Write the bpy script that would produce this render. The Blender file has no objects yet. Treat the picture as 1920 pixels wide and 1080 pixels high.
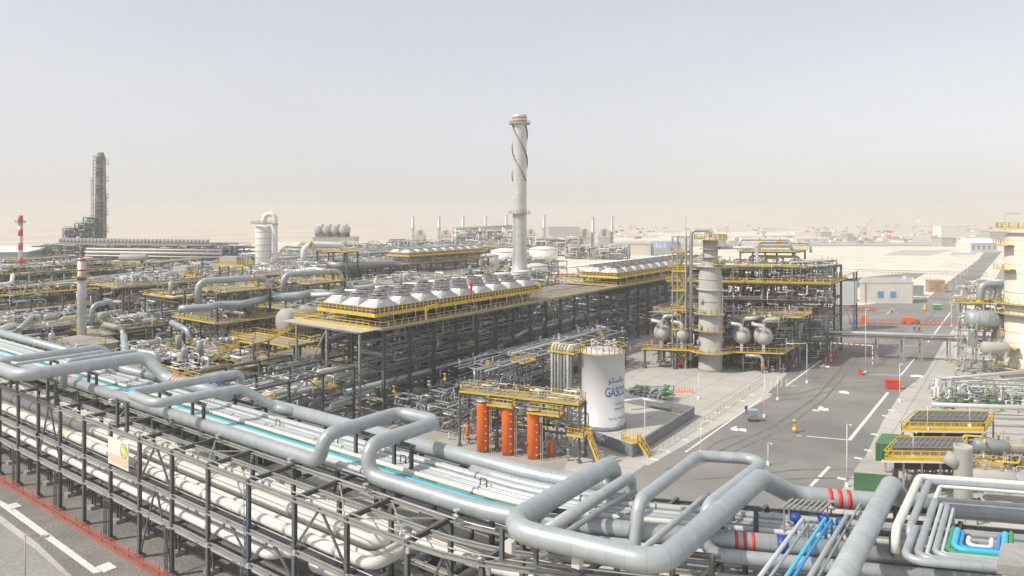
import bpy, math, random
from mathutils import Vector, Matrix
R_ = math.radians
scene = bpy.context.scene
# ---------------- camera, world, sun, exposure ----------------
CAM_H, F, HOR, TH = 36.0, 1320.0, 400.0, R_(36.3)
CT, ST = math.cos(TH), math.sin(TH)
cam_d = bpy.data.cameras.new('camera'); cam = bpy.data.objects.new('camera', cam_d)
scene.collection.objects.link(cam); scene.camera = cam
cam.location = (0, 0, CAM_H); cam.rotation_euler = (R_(90), 0, TH)
cam_d.sensor_width = 36; cam_d.lens = 36*F/1920; cam_d.shift_y = (HOR-540)/1920
cam_d.clip_start = 0.5; cam_d.clip_end = 40000
SUN_EL = R_(47)
sv = (-0.93, -0.37)                        # towards the sun: camera right, forward
sx, sy = CT*sv[0]-ST*sv[1], ST*sv[0]+CT*sv[1]
n = math.hypot(sx, sy); sx /= n; sy /= n
SUN = Vector((sx*math.cos(SUN_EL), sy*math.cos(SUN_EL), math.sin(SUN_EL)))
sd = bpy.data.lights.new('sun', 'SUN'); so = bpy.data.objects.new('sun', sd)
scene.collection.objects.link(so); sd.energy = 2.4; sd.angle = R_(0.8); sd.color = (1, .94, .84)
so.rotation_euler = (-SUN).to_track_quat('-Z', 'Y').to_euler(); so.location = (0, 0, 300)
world = bpy.data.worlds.new('World'); scene.world = world; world.use_nodes = True
nt = world.node_tree; bg = nt.nodes['Background']
sky = nt.nodes.new('ShaderNodeTexSky'); sky.sky_type = 'NISHITA'; sky.sun_disc = False
sky.sun_elevation = SUN_EL; sky.sun_rotation = math.atan2(sx, sy)
sky.dust_density = 1.3; sky.air_density = 1.0; sky.ozone_density = 1.0; sky.altitude = 0
hsv = nt.nodes.new('ShaderNodeHueSaturation'); hsv.inputs['Saturation'].default_value = 0.36; hsv.inputs['Value'].default_value = 0.82
nt.links.new(sky.outputs[0], hsv.inputs['Color']); tint = nt.nodes.new('ShaderNodeMix'); tint.data_type = 'RGBA'; tint.blend_type = 'MULTIPLY'; tint.inputs[0].default_value = 1; tint.inputs[7].default_value = (1, .975, .95, 1)
even = nt.nodes.new('ShaderNodeMix'); even.data_type = 'RGBA'; even.inputs[0].default_value = .55; even.inputs[7].default_value = (2.75, 2.8, 3.0, 1)   # dusty air evens the sky out
nt.links.new(hsv.outputs[0], tint.inputs[6]); nt.links.new(tint.outputs[2], even.inputs[6]); sn = nt.nodes.new('ShaderNodeTexNoise'); sn.inputs['Scale'].default_value = 1.6; sn.inputs['Detail'].default_value = 4
tc = nt.nodes.new('ShaderNodeTexCoord'); mp = nt.nodes.new('ShaderNodeMapping'); mp.inputs['Scale'].default_value = (1, 1, 5); nt.links.new(tc.outputs['Generated'], mp.inputs[0]); nt.links.new(mp.outputs[0], sn.inputs['Vector'])
sm = nt.nodes.new('ShaderNodeMapRange'); sm.inputs[1].default_value = .3; sm.inputs[2].default_value = .7; sm.inputs[3].default_value = .975; sm.inputs[4].default_value = 1.03; nt.links.new(sn.outputs[0], sm.inputs[0])
sc_ = nt.nodes.new('ShaderNodeVectorMath'); sc_.operation = 'SCALE'; nt.links.new(even.outputs[2], sc_.inputs[0]); nt.links.new(sm.outputs[0], sc_.inputs['Scale']); nt.links.new(sc_.outputs[0], bg.inputs[0])
bg.inputs[1].default_value = 0.15
scene.view_settings.view_transform = 'Standard'; scene.view_settings.look = 'None'
scene.view_settings.gamma = 1; scene.view_settings.exposure = 0.66
scene.cycles.max_bounces = 6; scene.cycles.diffuse_bounces = 3; scene.cycles.glossy_bounces = 2
scene.cycles.volume_bounces = 1; scene.cycles.sample_clamp_indirect = 4
rnd = random.Random(7)

# ---------------- helpers ----------------
COL = scene.collection
def W(R, D): return (CT*R-ST*D, ST*R+CT*D)
def G(px, py, z=0.0):                       # photo direction -> point of the plane at height z
    D = F*(CAM_H-z)/(py-HOR); R = (px-960)/F*D
    x, y = W(R, D); return Vector((x, y, z))
def AT(px, D, z=0.0):
    x, y = W((px-960)/F*D, D); return Vector((x, y, z))
def ZP(py, D): return CAM_H-(py-HOR)*D/F
class Frame:
    def __init__(s, o=(0, 0), u=0.0, v=0.0):
        s.o = Vector((o[0], o[1], 0)); s.u = Vector((math.cos(R_(u)), math.sin(R_(u)), 0))
        s.v = Vector((-math.sin(R_(v)), math.cos(R_(v)), 0))
    def __call__(s, x, y, z=0.0): return s.o+s.u*x+s.v*y+Vector((0, 0, z))
WF = Frame()
MATS = {}
def mat(name, col, rough=.6, metal=0.0, var=.10, scale=.6, bump=0.0, band=None, rnd_obj=.06, col2=None, fine=None, grid=None, famp=.10):
    m = bpy.data.materials.new(name); m.use_nodes = True; t = m.node_tree; N = t.nodes; L = t.links
    b = N['Principled BSDF']; b.inputs['Roughness'].default_value = rough; b.inputs['Metallic'].default_value = metal
    geo = N.new('ShaderNodeNewGeometry')
    nz = N.new('ShaderNodeTexNoise'); nz.inputs['Scale'].default_value = scale; nz.inputs['Detail'].default_value = 5
    L.new(geo.outputs['Position'], nz.inputs['Vector'])
    mr = N.new('ShaderNodeMapRange'); mr.inputs[1].default_value = .3; mr.inputs[2].default_value = .7
    mr.inputs[3].default_value = 1-var; mr.inputs[4].default_value = 1+var
    L.new(nz.outputs[0], mr.inputs[0]); val = mr.outputs[0]
    oi = N.new('ShaderNodeObjectInfo'); m2 = N.new('ShaderNodeMapRange'); m2.inputs[3].default_value = 1-rnd_obj; m2.inputs[4].default_value = 1+rnd_obj
    L.new(oi.outputs['Random'], m2.inputs[0])
    mu = N.new('ShaderNodeMath'); mu.operation = 'MULTIPLY'; L.new(val, mu.inputs[0]); L.new(m2.outputs[0], mu.inputs[1]); val = mu.outputs[0]
    if band:
        at = N.new('ShaderNodeAttribute'); at.attribute_name = 'len'
        md = N.new('ShaderNodeMath'); md.operation = 'PINGPONG'; md.inputs[1].default_value = band/2
        L.new(at.outputs['Fac'], md.inputs[0])
        lt = N.new('ShaderNodeMath'); lt.operation = 'LESS_THAN'; lt.inputs[1].default_value = .03; L.new(md.outputs[0], lt.inputs[0])
        m3 = N.new('ShaderNodeMath'); m3.operation = 'MULTIPLY_ADD'; m3.inputs[1].default_value = -.16; m3.inputs[2].default_value = 1
        L.new(lt.outputs[0], m3.inputs[0])
        # each sheet of cladding has a slightly different tone
        dv = N.new('ShaderNodeMath'); dv.operation = 'DIVIDE'; dv.inputs[1].default_value = band; L.new(at.outputs['Fac'], dv.inputs[0])
        fl = N.new('ShaderNodeMath'); fl.operation = 'FLOOR'; L.new(dv.outputs[0], fl.inputs[0])
        wn = N.new('ShaderNodeTexWhiteNoise'); wn.noise_dimensions = '1D'; L.new(fl.outputs[0], wn.inputs['W'])
        m4 = N.new('ShaderNodeMath'); m4.operation = 'MULTIPLY_ADD'; m4.inputs[1].default_value = .07; m4.inputs[2].default_value = .965
        L.new(wn.outputs[0], m4.inputs[0])
        m5 = N.new('ShaderNodeMath'); m5.operation = 'MULTIPLY'; L.new(m3.outputs[0], m5.inputs[0]); L.new(m4.outputs[0], m5.inputs[1])
        m6 = N.new('ShaderNodeMath'); m6.operation = 'MULTIPLY'; L.new(val, m6.inputs[0]); L.new(m5.outputs[0], m6.inputs[1]); val = m6.outputs[0]
    if fine:
        n2 = N.new('ShaderNodeTexNoise'); n2.inputs['Scale'].default_value = fine; n2.inputs['Detail'].default_value = 3
        L.new(geo.outputs['Position'], n2.inputs['Vector'])
        m7 = N.new('ShaderNodeMapRange'); m7.inputs[1].default_value = .35; m7.inputs[2].default_value = .65
        m7.inputs[3].default_value = 1-famp; m7.inputs[4].default_value = 1+famp; L.new(n2.outputs[0], m7.inputs[0])
        m8 = N.new('ShaderNodeMath'); m8.operation = 'MULTIPLY'; L.new(val, m8.inputs[0]); L.new(m7.outputs[0], m8.inputs[1]); val = m8.outputs[0]
    if grid:
        bt = N.new('ShaderNodeTexBrick'); bt.offset = 0; bt.inputs['Scale'].default_value = 1; bt.inputs['Mortar Size'].default_value = .09; bt.inputs['Brick Width'].default_value = grid; bt.inputs['Row Height'].default_value = grid
        bt.inputs['Color1'].default_value = (1, 1, 1, 1); bt.inputs['Color2'].default_value = (.93, .93, .93, 1); bt.inputs['Mortar'].default_value = (.6, .6, .6, 1); L.new(geo.outputs['Position'], bt.inputs['Vector'])
        mg = N.new('ShaderNodeMath'); mg.operation = 'MULTIPLY'; L.new(val, mg.inputs[0]); L.new(bt.outputs['Color'], mg.inputs[1]); val = mg.outputs[0]
    base = N.new('ShaderNodeRGB'); base.outputs[0].default_value = (*col, 1); bo = base.outputs[0]
    if col2:
        mx = N.new('ShaderNodeMix'); mx.data_type = 'RGBA'; n3 = N.new('ShaderNodeTexNoise'); n3.inputs['Scale'].default_value = scale*.37; n3.inputs['Detail'].default_value = 6
        L.new(geo.outputs['Position'], n3.inputs['Vector'])
        m9 = N.new('ShaderNodeMapRange'); m9.inputs[1].default_value = .42; m9.inputs[2].default_value = .6; L.new(n3.outputs[0], m9.inputs[0])
        L.new(m9.outputs[0], mx.inputs[0]); L.new(bo, mx.inputs[6]); mx.inputs[7].default_value = (*col2, 1); bo = mx.outputs[2]
    vm = N.new('ShaderNodeVectorMath'); vm.operation = 'SCALE'; L.new(bo, vm.inputs[0]); L.new(val, vm.inputs['Scale'])
    L.new(vm.outputs[0], b.inputs['Base Color'])
    if bump:
        bp = N.new('ShaderNodeBump'); bp.inputs['Strength'].default_value = bump; bp.inputs['Distance'].default_value = .05
        L.new(nz.outputs[0], bp.inputs['Height']); L.new(bp.outputs[0], b.inputs['Normal'])
    MATS[name] = m; return m
mat('clad', (.41, .445, .46), .42, .25, .08, .9, band=1.1)
mat('clad_light', (.60, .62, .62), .42, .2, .05, .9, band=1.3)
mat('pipe_cream', (.72, .695, .635), .5, 0, .08, .7, band=2.4)
mat('pipe_white', (.78, .77, .73), .45, 0, .06, .7, band=2.0)
mat('pipe_dark', (.27, .29, .29), .5, .2, .12, .8)
mat('steel', (.155, .165, .165), .6, .3, .18, .5)
mat('steel_light', (.41, .405, .38), .55, .4, .12, .5)
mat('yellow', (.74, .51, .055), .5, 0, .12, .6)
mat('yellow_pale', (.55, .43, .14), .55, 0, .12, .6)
mat('grating', (.30, .28, .235), .8, .1, .2, .9, fine=3)
mat('galv', (.52, .52, .51), .4, .45, .14, .5)
mat('mesh_dark', (.14, .135, .13), .7, .2, .2, 1.5, fine=4)
mat('orange', (.86, .17, .02), .45, 0, .06, .5)
mat('red', (.72, .05, .03), .5, 0, .08, .5)
mat('red_net_rail', (.48, .12, .085), .6, 0, .15, .5)
mat('red_brown', (.33, .06, .045), .6, 0, .15, .5)
mat('band_red', (.62, .04, .05), .5, 0, .05, .5)
mat('blue', (.04, .30, .72), .45, 0, .06, .5)
mat('cyan', (.07, .50, .80), .45, 0, .06, .5)
mat('dark_blue', (.02, .06, .35), .45, 0, .06, .5)
mat('green', (.06, .33, .12), .5, 0, .08, .5)
mat('green_box', (.085, .21, .095), .6, 0, .2, .8)
mat('white', (.80, .79, .76), .5, 0, .05, .5)
mat('white_wall', (.74, .70, .61), .8, 0, .06, .3, fine=2, famp=.03)
mat('cream', (.74, .69, .57), .5, 0, .05, .4)
mat('tank_white', (.62, .625, .63), .4, 0, .04, .25)
mat('concrete', (.565, .545, .50), .9, 0, .08, .06, col2=(.49, .465, .42), fine=5, grid=6.0)
mat('concrete_grey', (.33, .325, .31), .9, 0, .12, .4, fine=2)
mat('wall_grey', (.22, .23, .245), .85, 0, .08, .4, fine=2)
mat('tyre_dark', (.165, .162, .155), .85, 0, .25, .5, fine=5)
mat('asphalt', (.20, .198, .19), .9, 0, .12, .10, col2=(.27, .26, .24), fine=7, rnd_obj=0)
mat('gravel', (.195, .19, .178), .95, 0, .10, .5, bump=.3, col2=(.235, .225, .205), fine=5, rnd_obj=0, famp=.3)
mat('road_light', (.29, .285, .265), .9, 0, .06, .12, col2=(.33, .32, .29), fine=2, rnd_obj=0)
mat('sand', (.70, .63, .52), .95, 0, .07, .02, col2=(.73, .66, .555), fine=.08, rnd_obj=0)
mat('desert', (.57, .50, .41), .95, 0, .06, .0035, col2=(.58, .50, .41), fine=.012, rnd_obj=0)
mat('plant_floor', (.36, .34, .305), .95, 0, .15, .12, col2=(.46, .435, .39), fine=5, rnd_obj=0)  # grey holds gravel tone plus shade under the plant, painted into the colour
mat('paint', (.72, .70, .64), .8, 0, .10, 1.2)
mat('glass_blue', (.12, .33, .60), .3, 0, .1, .5)
mat('roof_grey', (.42, .41, .38), .8, 0, .08, .3)
mat('slab_pale', (.46, .46, .45), .9, 0, .08, .1)
mat('roof_blue', (.24, .29, .42), .5, 0, .1, .1)
mat('clad_grey', (.40, .40, .38), .7, 0, .06, .3)
mat('galv_light', (.60, .59, .56), .45, .25, .09, .35)
mat('rim_red', (.50, .24, .20), .6, 0, .1, .5)
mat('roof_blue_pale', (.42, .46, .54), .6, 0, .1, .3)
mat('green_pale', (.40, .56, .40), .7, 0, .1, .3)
mat('clad_dark', (.16, .15, .14), .7, .1, .2, .3)
mat('cyan_pale', (.30, .50, .66), .6, 0, .1, .5)
mat('deck_pale', (.50, .46, .36), .8, 0, .1, .5)
mat('rust', (.42, .30, .17), .9, 0, .3, .5)
mat('skin', (.35, .2, .13), .7)
mat('cloth_blue', (.05, .12, .3), .9)
mat('cloth_orange', (.8, .22, .03), .9)
mat('sign_orange', (.80, .56, .40), .6, 0, .1, 1.2)
mat('sign_yellow', (.80, .70, .12), .6, 0, .05, 1.2)
mat('logo_blue', (.03, .14, .42), .6, 0, .03, 1)
mat('text_grey', (.30, .30, .32), .6, 0, .03, 1)
mat('dark', (.04, .04, .04), .8)
# barrier net: half open mesh
nm = mat('net_red', (.62, .17, .12), .8, 0, .1, .8)
t = nm.node_tree; b = t.nodes['Principled BSDF']
ck = t.nodes.new('ShaderNodeTexNoise'); ck.inputs['Scale'].default_value = 9; g_ = t.nodes.new('ShaderNodeNewGeometry'); t.links.new(g_.outputs['Position'], ck.inputs['Vector'])
mr_ = t.nodes.new('ShaderNodeMapRange'); mr_.inputs[1].default_value = .35; mr_.inputs[2].default_value = .6; mr_.inputs[3].default_value = .12; mr_.inputs[4].default_value = .5
t.links.new(ck.outputs[0], mr_.inputs[0]); t.links.new(mr_.outputs[0], b.inputs['Alpha'])

def fillet(path, r, k=5):
    P = [Vector(p) for p in path]; out = [P[0]]
    for i in range(1, len(P)-1):
        a, p, c = P[i-1], P[i], P[i+1]; d1 = (a-p); d2 = (c-p); l1, l2 = d1.length, d2.length
        if l1 < 1e-6 or l2 < 1e-6: continue
        d1 /= l1; d2 /= l2; ang = d1.angle(d2, math.pi)
        if ang > math.pi-.03 or ang < .08: out.append(p); continue
        q = min(r/math.tan(ang/2), l1*.49, l2*.49); rr = q*math.tan(ang/2)
        bis = (d1+d2).normalized(); cen = p+bis*(rr/math.sin(ang/2))
        s = p+d1*q-cen; e = p+d2*q-cen; tot = s.angle(e)
        for j in range(k+1):
            f = j/k; w1 = math.sin((1-f)*tot)/math.sin(tot); w2 = math.sin(f*tot)/math.sin(tot)
            out.append(cen+s*w1+e*w2)
    out.append(P[-1]); return out
class MB:
    def __init__(s): s.v = []; s.f = []; s.sm = []; s.ln = []
    def add(s, vs, fs, sm=False, ln=None):
        o = len(s.v); s.v += [tuple(v) for v in vs]; s.f += [tuple(i+o for i in f) for f in fs]; s.sm += [sm]*len(fs)
        s.ln += ln if ln else [0.0]*len(vs); return s
    def hexa(s, c):          # 8 corners: bottom 4, top 4
        return s.add(c, [(3, 2, 1, 0), (4, 5, 6, 7), (0, 1, 5, 4), (1, 2, 6, 5), (2, 3, 7, 6), (3, 0, 4, 7)])
    def box(s, x0, x1, y0, y1, z0, z1, fr=WF):
        return s.hexa([fr(x0, y0, z0), fr(x1, y0, z0), fr(x1, y1, z0), fr(x0, y1, z0), fr(x0, y0, z1), fr(x1, y0, z1), fr(x1, y1, z1), fr(x0, y1, z1)])
    def cbox(s, c, a, b_, h, fr=WF):
        return s.box(c[0]-a/2, c[0]+a/2, c[1]-b_/2, c[1]+b_/2, c[2], c[2]+h, fr)
    def beam(s, a, b, w, h=None, up=None):
        a = Vector(a); b = Vector(b); h = h or w; d = (b-a)
        if d.length < 1e-5: return s
        d.normalize(); u = Vector((0, 0, 1)) if abs(d.z) < .9 else (up or Vector((0, 1, 0)))
        x = d.cross(u).normalized()*w/2; y = x.cross(d).normalized()*h/2
        return s.hexa([a-x-y, a+x-y, b+x-y, b-x-y, a-x+y, a+x+y, b+x+y, b-x+y])
    def ibeam(s, a, b, w, h):
        a = Vector(a); b = Vector(b); d = (b-a).normalized(); vert = abs(d.z) > .9
        u = Vector((0, 0, 1)) if not vert else Vector((0, 1, 0))
        x = d.cross(u).normalized(); y = x.cross(d).normalized(); tf = max(h*.12, .03)
        s.beam(a+y*(h/2-tf/2), b+y*(h/2-tf/2), w, tf, Vector((0, 1, 0))); s.beam(a-y*(h/2-tf/2), b-y*(h/2-tf/2), w, tf, Vector((0, 1, 0)))
        s.beam(a, b, max(w*.12, .025), h-2*tf-.004, Vector((0, 1, 0))); return s
    def tube(s, path, r, n=10, caps=True, fr=None):
        P = [Vector(p) for p in path]; P = [p for i, p in enumerate(P) if i == 0 or (p-P[i-1]).length > 1e-4]
        rs = r if isinstance(r, (list, tuple)) else [r]*len(P)
        T = []
        for i in range(len(P)):
            d = Vector((0, 0, 0))
            if i > 0: d += (P[i]-P[i-1]).normalized()
            if i < len(P)-1: d += (P[i+1]-P[i]).normalized()
            T.append(d.normalized())
        u = Vector((0, 0, 1)); 
        if abs(T[0].z) > .9: u = Vector((1, 0, 0))
        x = T[0].cross(u).normalized(); vs = []; ln = []; L = 0
        for i, p in enumerate(P):
            if i: L += (p-P[i-1]).length
            x = (x-T[i]*x.dot(T[i])).normalized(); y = T[i].cross(x)
            for k in range(n):
                a = 2*math.pi*k/n; vs.append(p+(x*math.cos(a)+y*math.sin(a))*rs[i]); ln.append(L)
        fs = [(i*n+k, i*n+(k+1) % n, (i+1)*n+(k+1) % n, (i+1)*n+k) for i in range(len(P)-1) for k in range(n)]
        s.add(vs, fs, True, ln)
        if caps:
            o = len(s.v)-len(vs); s.f += [tuple(o+n-1-k for k in range(n)), tuple(o+(len(P)-1)*n+k for k in range(n))]; s.sm += [False, False]
        return s
    def pipe(s, path, r, n=12, er=None, k=5): return s.tube(fillet(path, er or r*2.6, k), r, n)
    def lathe(s, c, prof, n=24, ax=(0, 0, 1), sm=True):      # prof: (radius, distance along ax)
        c = Vector(c); ax = Vector(ax).normalized(); u = Vector((0, 0, 1)) if abs(ax.z) < .9 else Vector((1, 0, 0))
        x = ax.cross(u).normalized(); y = ax.cross(x); vs = []; ln = []
        for r, h in prof:
            for k in range(n):
                a = 2*math.pi*k/n; vs.append(c+ax*h+(x*math.cos(a)+y*math.sin(a))*max(r, .001)); ln.append(h)
        fs = [(i*n+k, i*n+(k+1) % n, (i+1)*n+(k+1) % n, (i+1)*n+k) for i in range(len(prof)-1) for k in range(n)]
        fs = [f[::-1] for f in fs] if False else fs
        o = len(s.v); s.add(vs, fs, sm, ln)
        s.f += [tuple(o+n-1-k for k in range(n)), tuple(o+(len(prof)-1)*n+k for k in range(n))]; s.sm += [False, False]; return s
    def poly(s, pts): return s.add(pts, [tuple(range(len(pts)))])
    def build(s, name, m, parent=None):
        me = bpy.data.meshes.new(name); off = Vector(parent['_o']) if parent is not None else Vector((0, 0, 0))
        me.from_pydata([(v[0]-off.x, v[1]-off.y, v[2]-off.z) for v in s.v], [], s.f)
        me.polygons.foreach_set('use_smooth', s.sm)
        at = me.attributes.new('len', 'FLOAT', 'POINT'); at.data.foreach_set('value', s.ln)
        me.materials.append(MATS[m]); me.update()
        o = bpy.data.objects.new(name, me); COL.objects.link(o)
        if parent is not None: o.parent = parent
        o['_o'] = tuple(off); return o
def tag(o, label, cat, group=None):
    o['label'] = label; o['category'] = cat
    if group: o['group'] = group
    return o
def thing(name, loc, label, cat, group=None):
    o = bpy.data.objects.new(name, None); COL.objects.link(o); o.location = loc; o['_o'] = tuple(loc); o.empty_display_size = .5
    return tag(o, label, cat, group)
def structure(name, mb, m): o = mb.build(name, m); o['kind'] = 'structure'; return o
def copy_thing(src, loc, label, rz=0.0):
    r = src.copy(); COL.objects.link(r); r.location = loc; r.rotation_euler = (0, 0, rz); r['label'] = label
    for ch in src.children:
        c = ch.copy(); COL.objects.link(c); c.parent = r
        for g in ch.children:
            d = g.copy(); COL.objects.link(d); d.parent = c
    return r
def mesh_thing(name, mb, m, label, cat, group=None): return tag(mb.build(name, m), label, cat, group)

def rail_mb(pts, closed=False, h=1.1, w=.06, toe=.22, sp=1.6, mid=True):
    mb = MB(); P = [Vector(p) for p in pts]
    if closed: P = P+[P[0]]
    Z = Vector((0, 0, 1))
    for a, b in zip(P[:-1], P[1:]):
        L = (b-a).length; k = max(1, round(L/sp))
        for i in range(k+1): 
            p = a+(b-a)*i/k; mb.beam(p, p+Z*h, w)
        mb.beam(a+Z*h, b+Z*h, w*1.1)
        if mid: mb.beam(a+Z*h*.52, b+Z*h*.52, w*.7)
        if toe: mb.beam(a+Z*(toe/2-.12), b+Z*(toe/2-.12), .05, toe)
    return mb
def stairs(root, a, b, w=.9, m='yellow', side=Vector((0, 1, 0))):
    a = Vector(a); b = Vector(b); mb = MB(); s = side.normalized()*w/2; Z = Vector((0, 0, 1))
    for q in (-1, 1):
        mb.beam(a+s*q, b+s*q, .08, .28); mb.beam(a+s*q+Z, b+s*q+Z, .06)
        for i in range(5): p = a+(b-a)*i/4+s*q; mb.beam(p, p+Z, .06)
    mb.build('stair_stringer', m, root); mt = MB(); n_ = max(4, int(abs(a.z-b.z)/.25))
    for i in range(n_): p = a+(b-a)*(i+.5)/n_; mt.beam(p-s, p+s, .26, .04)
    mt.build('stair_tread', 'grating', root)
def steel_frame(name, fr, xs, ys, levels, label, cat='steel structure', group=None, cw=.36, m='steel', braces=(), decks=(), zmax=None, beams=True, colm=None, bh=.36, ztops=None, rail='yellow', feet=True):
    root = thing(name, fr((xs[0]+xs[-1])/2, (ys[0]+ys[-1])/2, 0), label, cat, group); top = zmax or levels[-1]
    for i, x in enumerate(xs):
        for j, y in enumerate(ys):
            mb = MB(); mb.ibeam(fr(x, y, 0.02), fr(x, y, top), cw, cw)
            if feet: mb.cbox((x, y, 0.0), cw*2, cw*2, .35, fr)
            mb.build('column', colm or m, root)
    if beams:
        for z in levels:
            mb = MB()
            for x in xs: mb.ibeam(fr(x, ys[0], z-bh/2), fr(x, ys[-1], z-bh/2), bh*.6, bh)
            for y in ys: mb.ibeam(fr(xs[0], y, z-bh/2-.01), fr(xs[-1], y, z-bh/2-.01), bh*.55, bh*.9)
            mb.build('floor_beams', m, root)
    for (a, b, z0, z1, kind) in braces:         # a,b: (x,y)
        mb = MB(); p, q = fr(*a, z0), fr(*b, z0); P_, Q = fr(*a, z1), fr(*b, z1)
        if kind == 'X': mb.beam(p, Q, .14); mb.beam(q, P_, .14)
        elif kind == 'V': mb.beam(P_, (p+q)/2, .15); mb.beam(Q, (p+q)/2, .15)
        elif kind == 'A': mid = (P_+Q)/2; mb.beam(p, mid, .15); mb.beam(q, mid, .15)
        elif kind == '/': mb.beam(p, Q, .16)
        else: mb.beam(q, P_, .16)
        mb.build('brace', m, root)
    for (x0, x1, y0, y1, z) in decks:
        mb = MB(); mb.box(x0, x1, y0, y1, z+.01, z+.07, fr); d = mb.build('deck', 'grating', root)
        rail_mb([fr(x0, y0, z+.08), fr(x1, y0, z+.08), fr(x1, y1, z+.08), fr(x0, y1, z+.08)], True, toe=.3).build('handrail', rail, root)
    return root
def run_pipe(path, r, m, label, cat='pipe', group=None, name='pipe', n=12, er=None, bands=()):
    o = MB().pipe(path, r, n, er).build(name, m); tag(o, label, cat, group)
    for (p, d, L, bm) in bands:
        p = Vector(p); d = Vector(d).normalized(); k = MB(); k.tube([p, p+d*L], r*1.012, n+4, True); k.build('painted_band', bm, o)
    o['_o'] = (0, 0, 0); return o
def rail_box(fr, x0, x1, y0, y1, z): return [fr(x0, y0, z), fr(x1, y0, z), fr(x1, y1, z), fr(x0, y1, z)]

# ---------------- ground ----------------
mb = MB()
S = 14000; gc = W(0, 6000)
mb.poly([(gc[0]-S, gc[1]-S, -.05), (gc[0]+S, gc[1]-S, -.05), (gc[0]+S, gc[1]+S, -.05), (gc[0]-S, gc[1]+S, -.05)])
structure('ground', mb, 'desert')
def gpoly(name, m, pts, z): mb = MB(); mb.poly([G(x, y, z) for x, y in pts]); return structure(name, mb, m)
gpoly('sand_terrace', 'sand', [(-900, 470), (700, 452), (1300, 462), (1880, 462), (2100, 452), (2700, 440), (3600, 560), (3000, 900), (-1500, 900)], 0.0)
gpoly('concrete_pad', 'concrete', [(-600, 505), (900, 500), (1500, 560), (1560, 575), (1700, 575), (1790, 600), (2600, 640), (3600, 2500), (-1800, 2500), (-1800, 700)], 0.01)
gpoly('plant_floor', 'plant_floor', [(-900, 520), (300, 505), (1000, 508), (1260, 585), (1215, 690), (1140, 740), (1090, 800), (1010, 1000), (330, 880), (0, 820), (-900, 790)], 0.014)
gpoly('road', 'asphalt', [(1160, 905), (1215, 868), (1330, 800), (1440, 737), (1476, 700), (1452, 686), (1400, 660), (1440, 600), (1600, 573), (1738, 560), (1762, 540), (1833, 488), (1846, 472), (1878, 472), (1846, 510), (1812, 560), (1800, 600), (1770, 640), (1735, 700), (1690, 735), (1655, 790), (1615, 870), (1570, 930), (1500, 1010), (1150, 1010)], 0.016)
gpoly('gravel_yard', 'gravel', [(-700, 760), (-300, 800), (0, 820), (330, 880), (1000, 1000), (1400, 1300), (1200, 2600), (-1500, 2600), (-1500, 800)], 0.018)
gpoly('road', 'road_light', [(-500, 770), (-200, 880), (0, 978), (70, 1030), (130, 1085), (330, 1400), (-900, 1400)], 0.034)
gpoly('sand_verge', 'concrete', [(-200, 868), (0, 966), (70, 1018), (140, 1085), (130, 1087), (68, 1031), (0, 980), (-200, 882)], 0.036)
gpoly('road', 'asphalt', [(1560, 525), (1700, 512), (1735, 513), (1705, 528), (1560, 545)], 0.02)
gpoly('path', 'slab_pale', [(1655, 478), (1690, 469), (1785, 469), (1740, 480)], 0.02)
gpoly('path', 'road_light', [(1868, 520), (1885, 490), (1920, 480), (1935, 490), (1892, 540), (1850, 560), (1835, 548)], 0.02)
def stripe(a, b, w, z=.024, m='paint', name='road_marking'):
    A, B = G(*a), G(*b); d = (B-A).normalized(); x = Vector((-d.y, d.x, 0))*w/2; A.z = B.z = z
    return structure(name, MB().poly([A-x, A+x, B+x, B-x]), m)
for a, b, w in [((1592, 826), (1665, 736), .55), ((1512, 818), (1590, 825), .35), ((1493, 817), (1503, 818), .3), ((1625, 702), (1688, 704), .3), ((1689, 704), (1714, 673), .4),
                ((1555, 875), (1520, 912), .45), ((1285, 848), (1430, 746), .35), ((1476, 722), (1540, 676), .4), ((1472, 723), (1495, 724), .3), ((1740, 642), (1782, 586), .5),
                ((1700, 622), (1750, 623), .3), ((1660, 648), (1725, 649), .3), ((1755, 566), (1786, 566), .3), ((1650, 582), (1672, 582), .3), ((1662, 589), (1675, 580), .3)]:
    stripe(a, b, w)
# beige walk beside the road and small inlets
gpoly('pavement', 'concrete', [(1200, 866), (1215, 873), (1450, 741), (1440, 736)], 0.02)
gpoly('kerb_strip', 'paint', [(0, 938), (20, 948), (190, 1072), (175, 1075), (0, 948)], 0.024)
for i, (x, y) in enumerate([(1284, 825), (1228, 862), (1250, 846), (1313, 804), (1330, 790), (1345, 775), (1365, 764), (1392, 752), (1410, 741), (1690, 726), (1672, 770), (1640, 815), (1628, 845), (1660, 780), (1610, 860), (1578, 898), (1530, 770)]):
    p = G(x, y); mesh_thing('drain_cover', MB().box(p.x-.55, p.x+.55, p.y-.35, p.y+.35, .01, .07), 'paint', 'pale square drain cover set beside the grey road', 'drain cover', 'pale drain covers along the road edges')
for (x, y, lab) in [(25, 950, 'pale concrete drain slab at the upper end of the kerb strip'), (200, 1065, 'pale concrete drain slab at the lower end of the kerb strip')]:
    p = G(x, y); mesh_thing('drain_slab', MB().box(p.x-.9, p.x+.9, p.y-.6, p.y+.6, .02, .12), 'paint', lab, 'drain slab')
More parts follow.
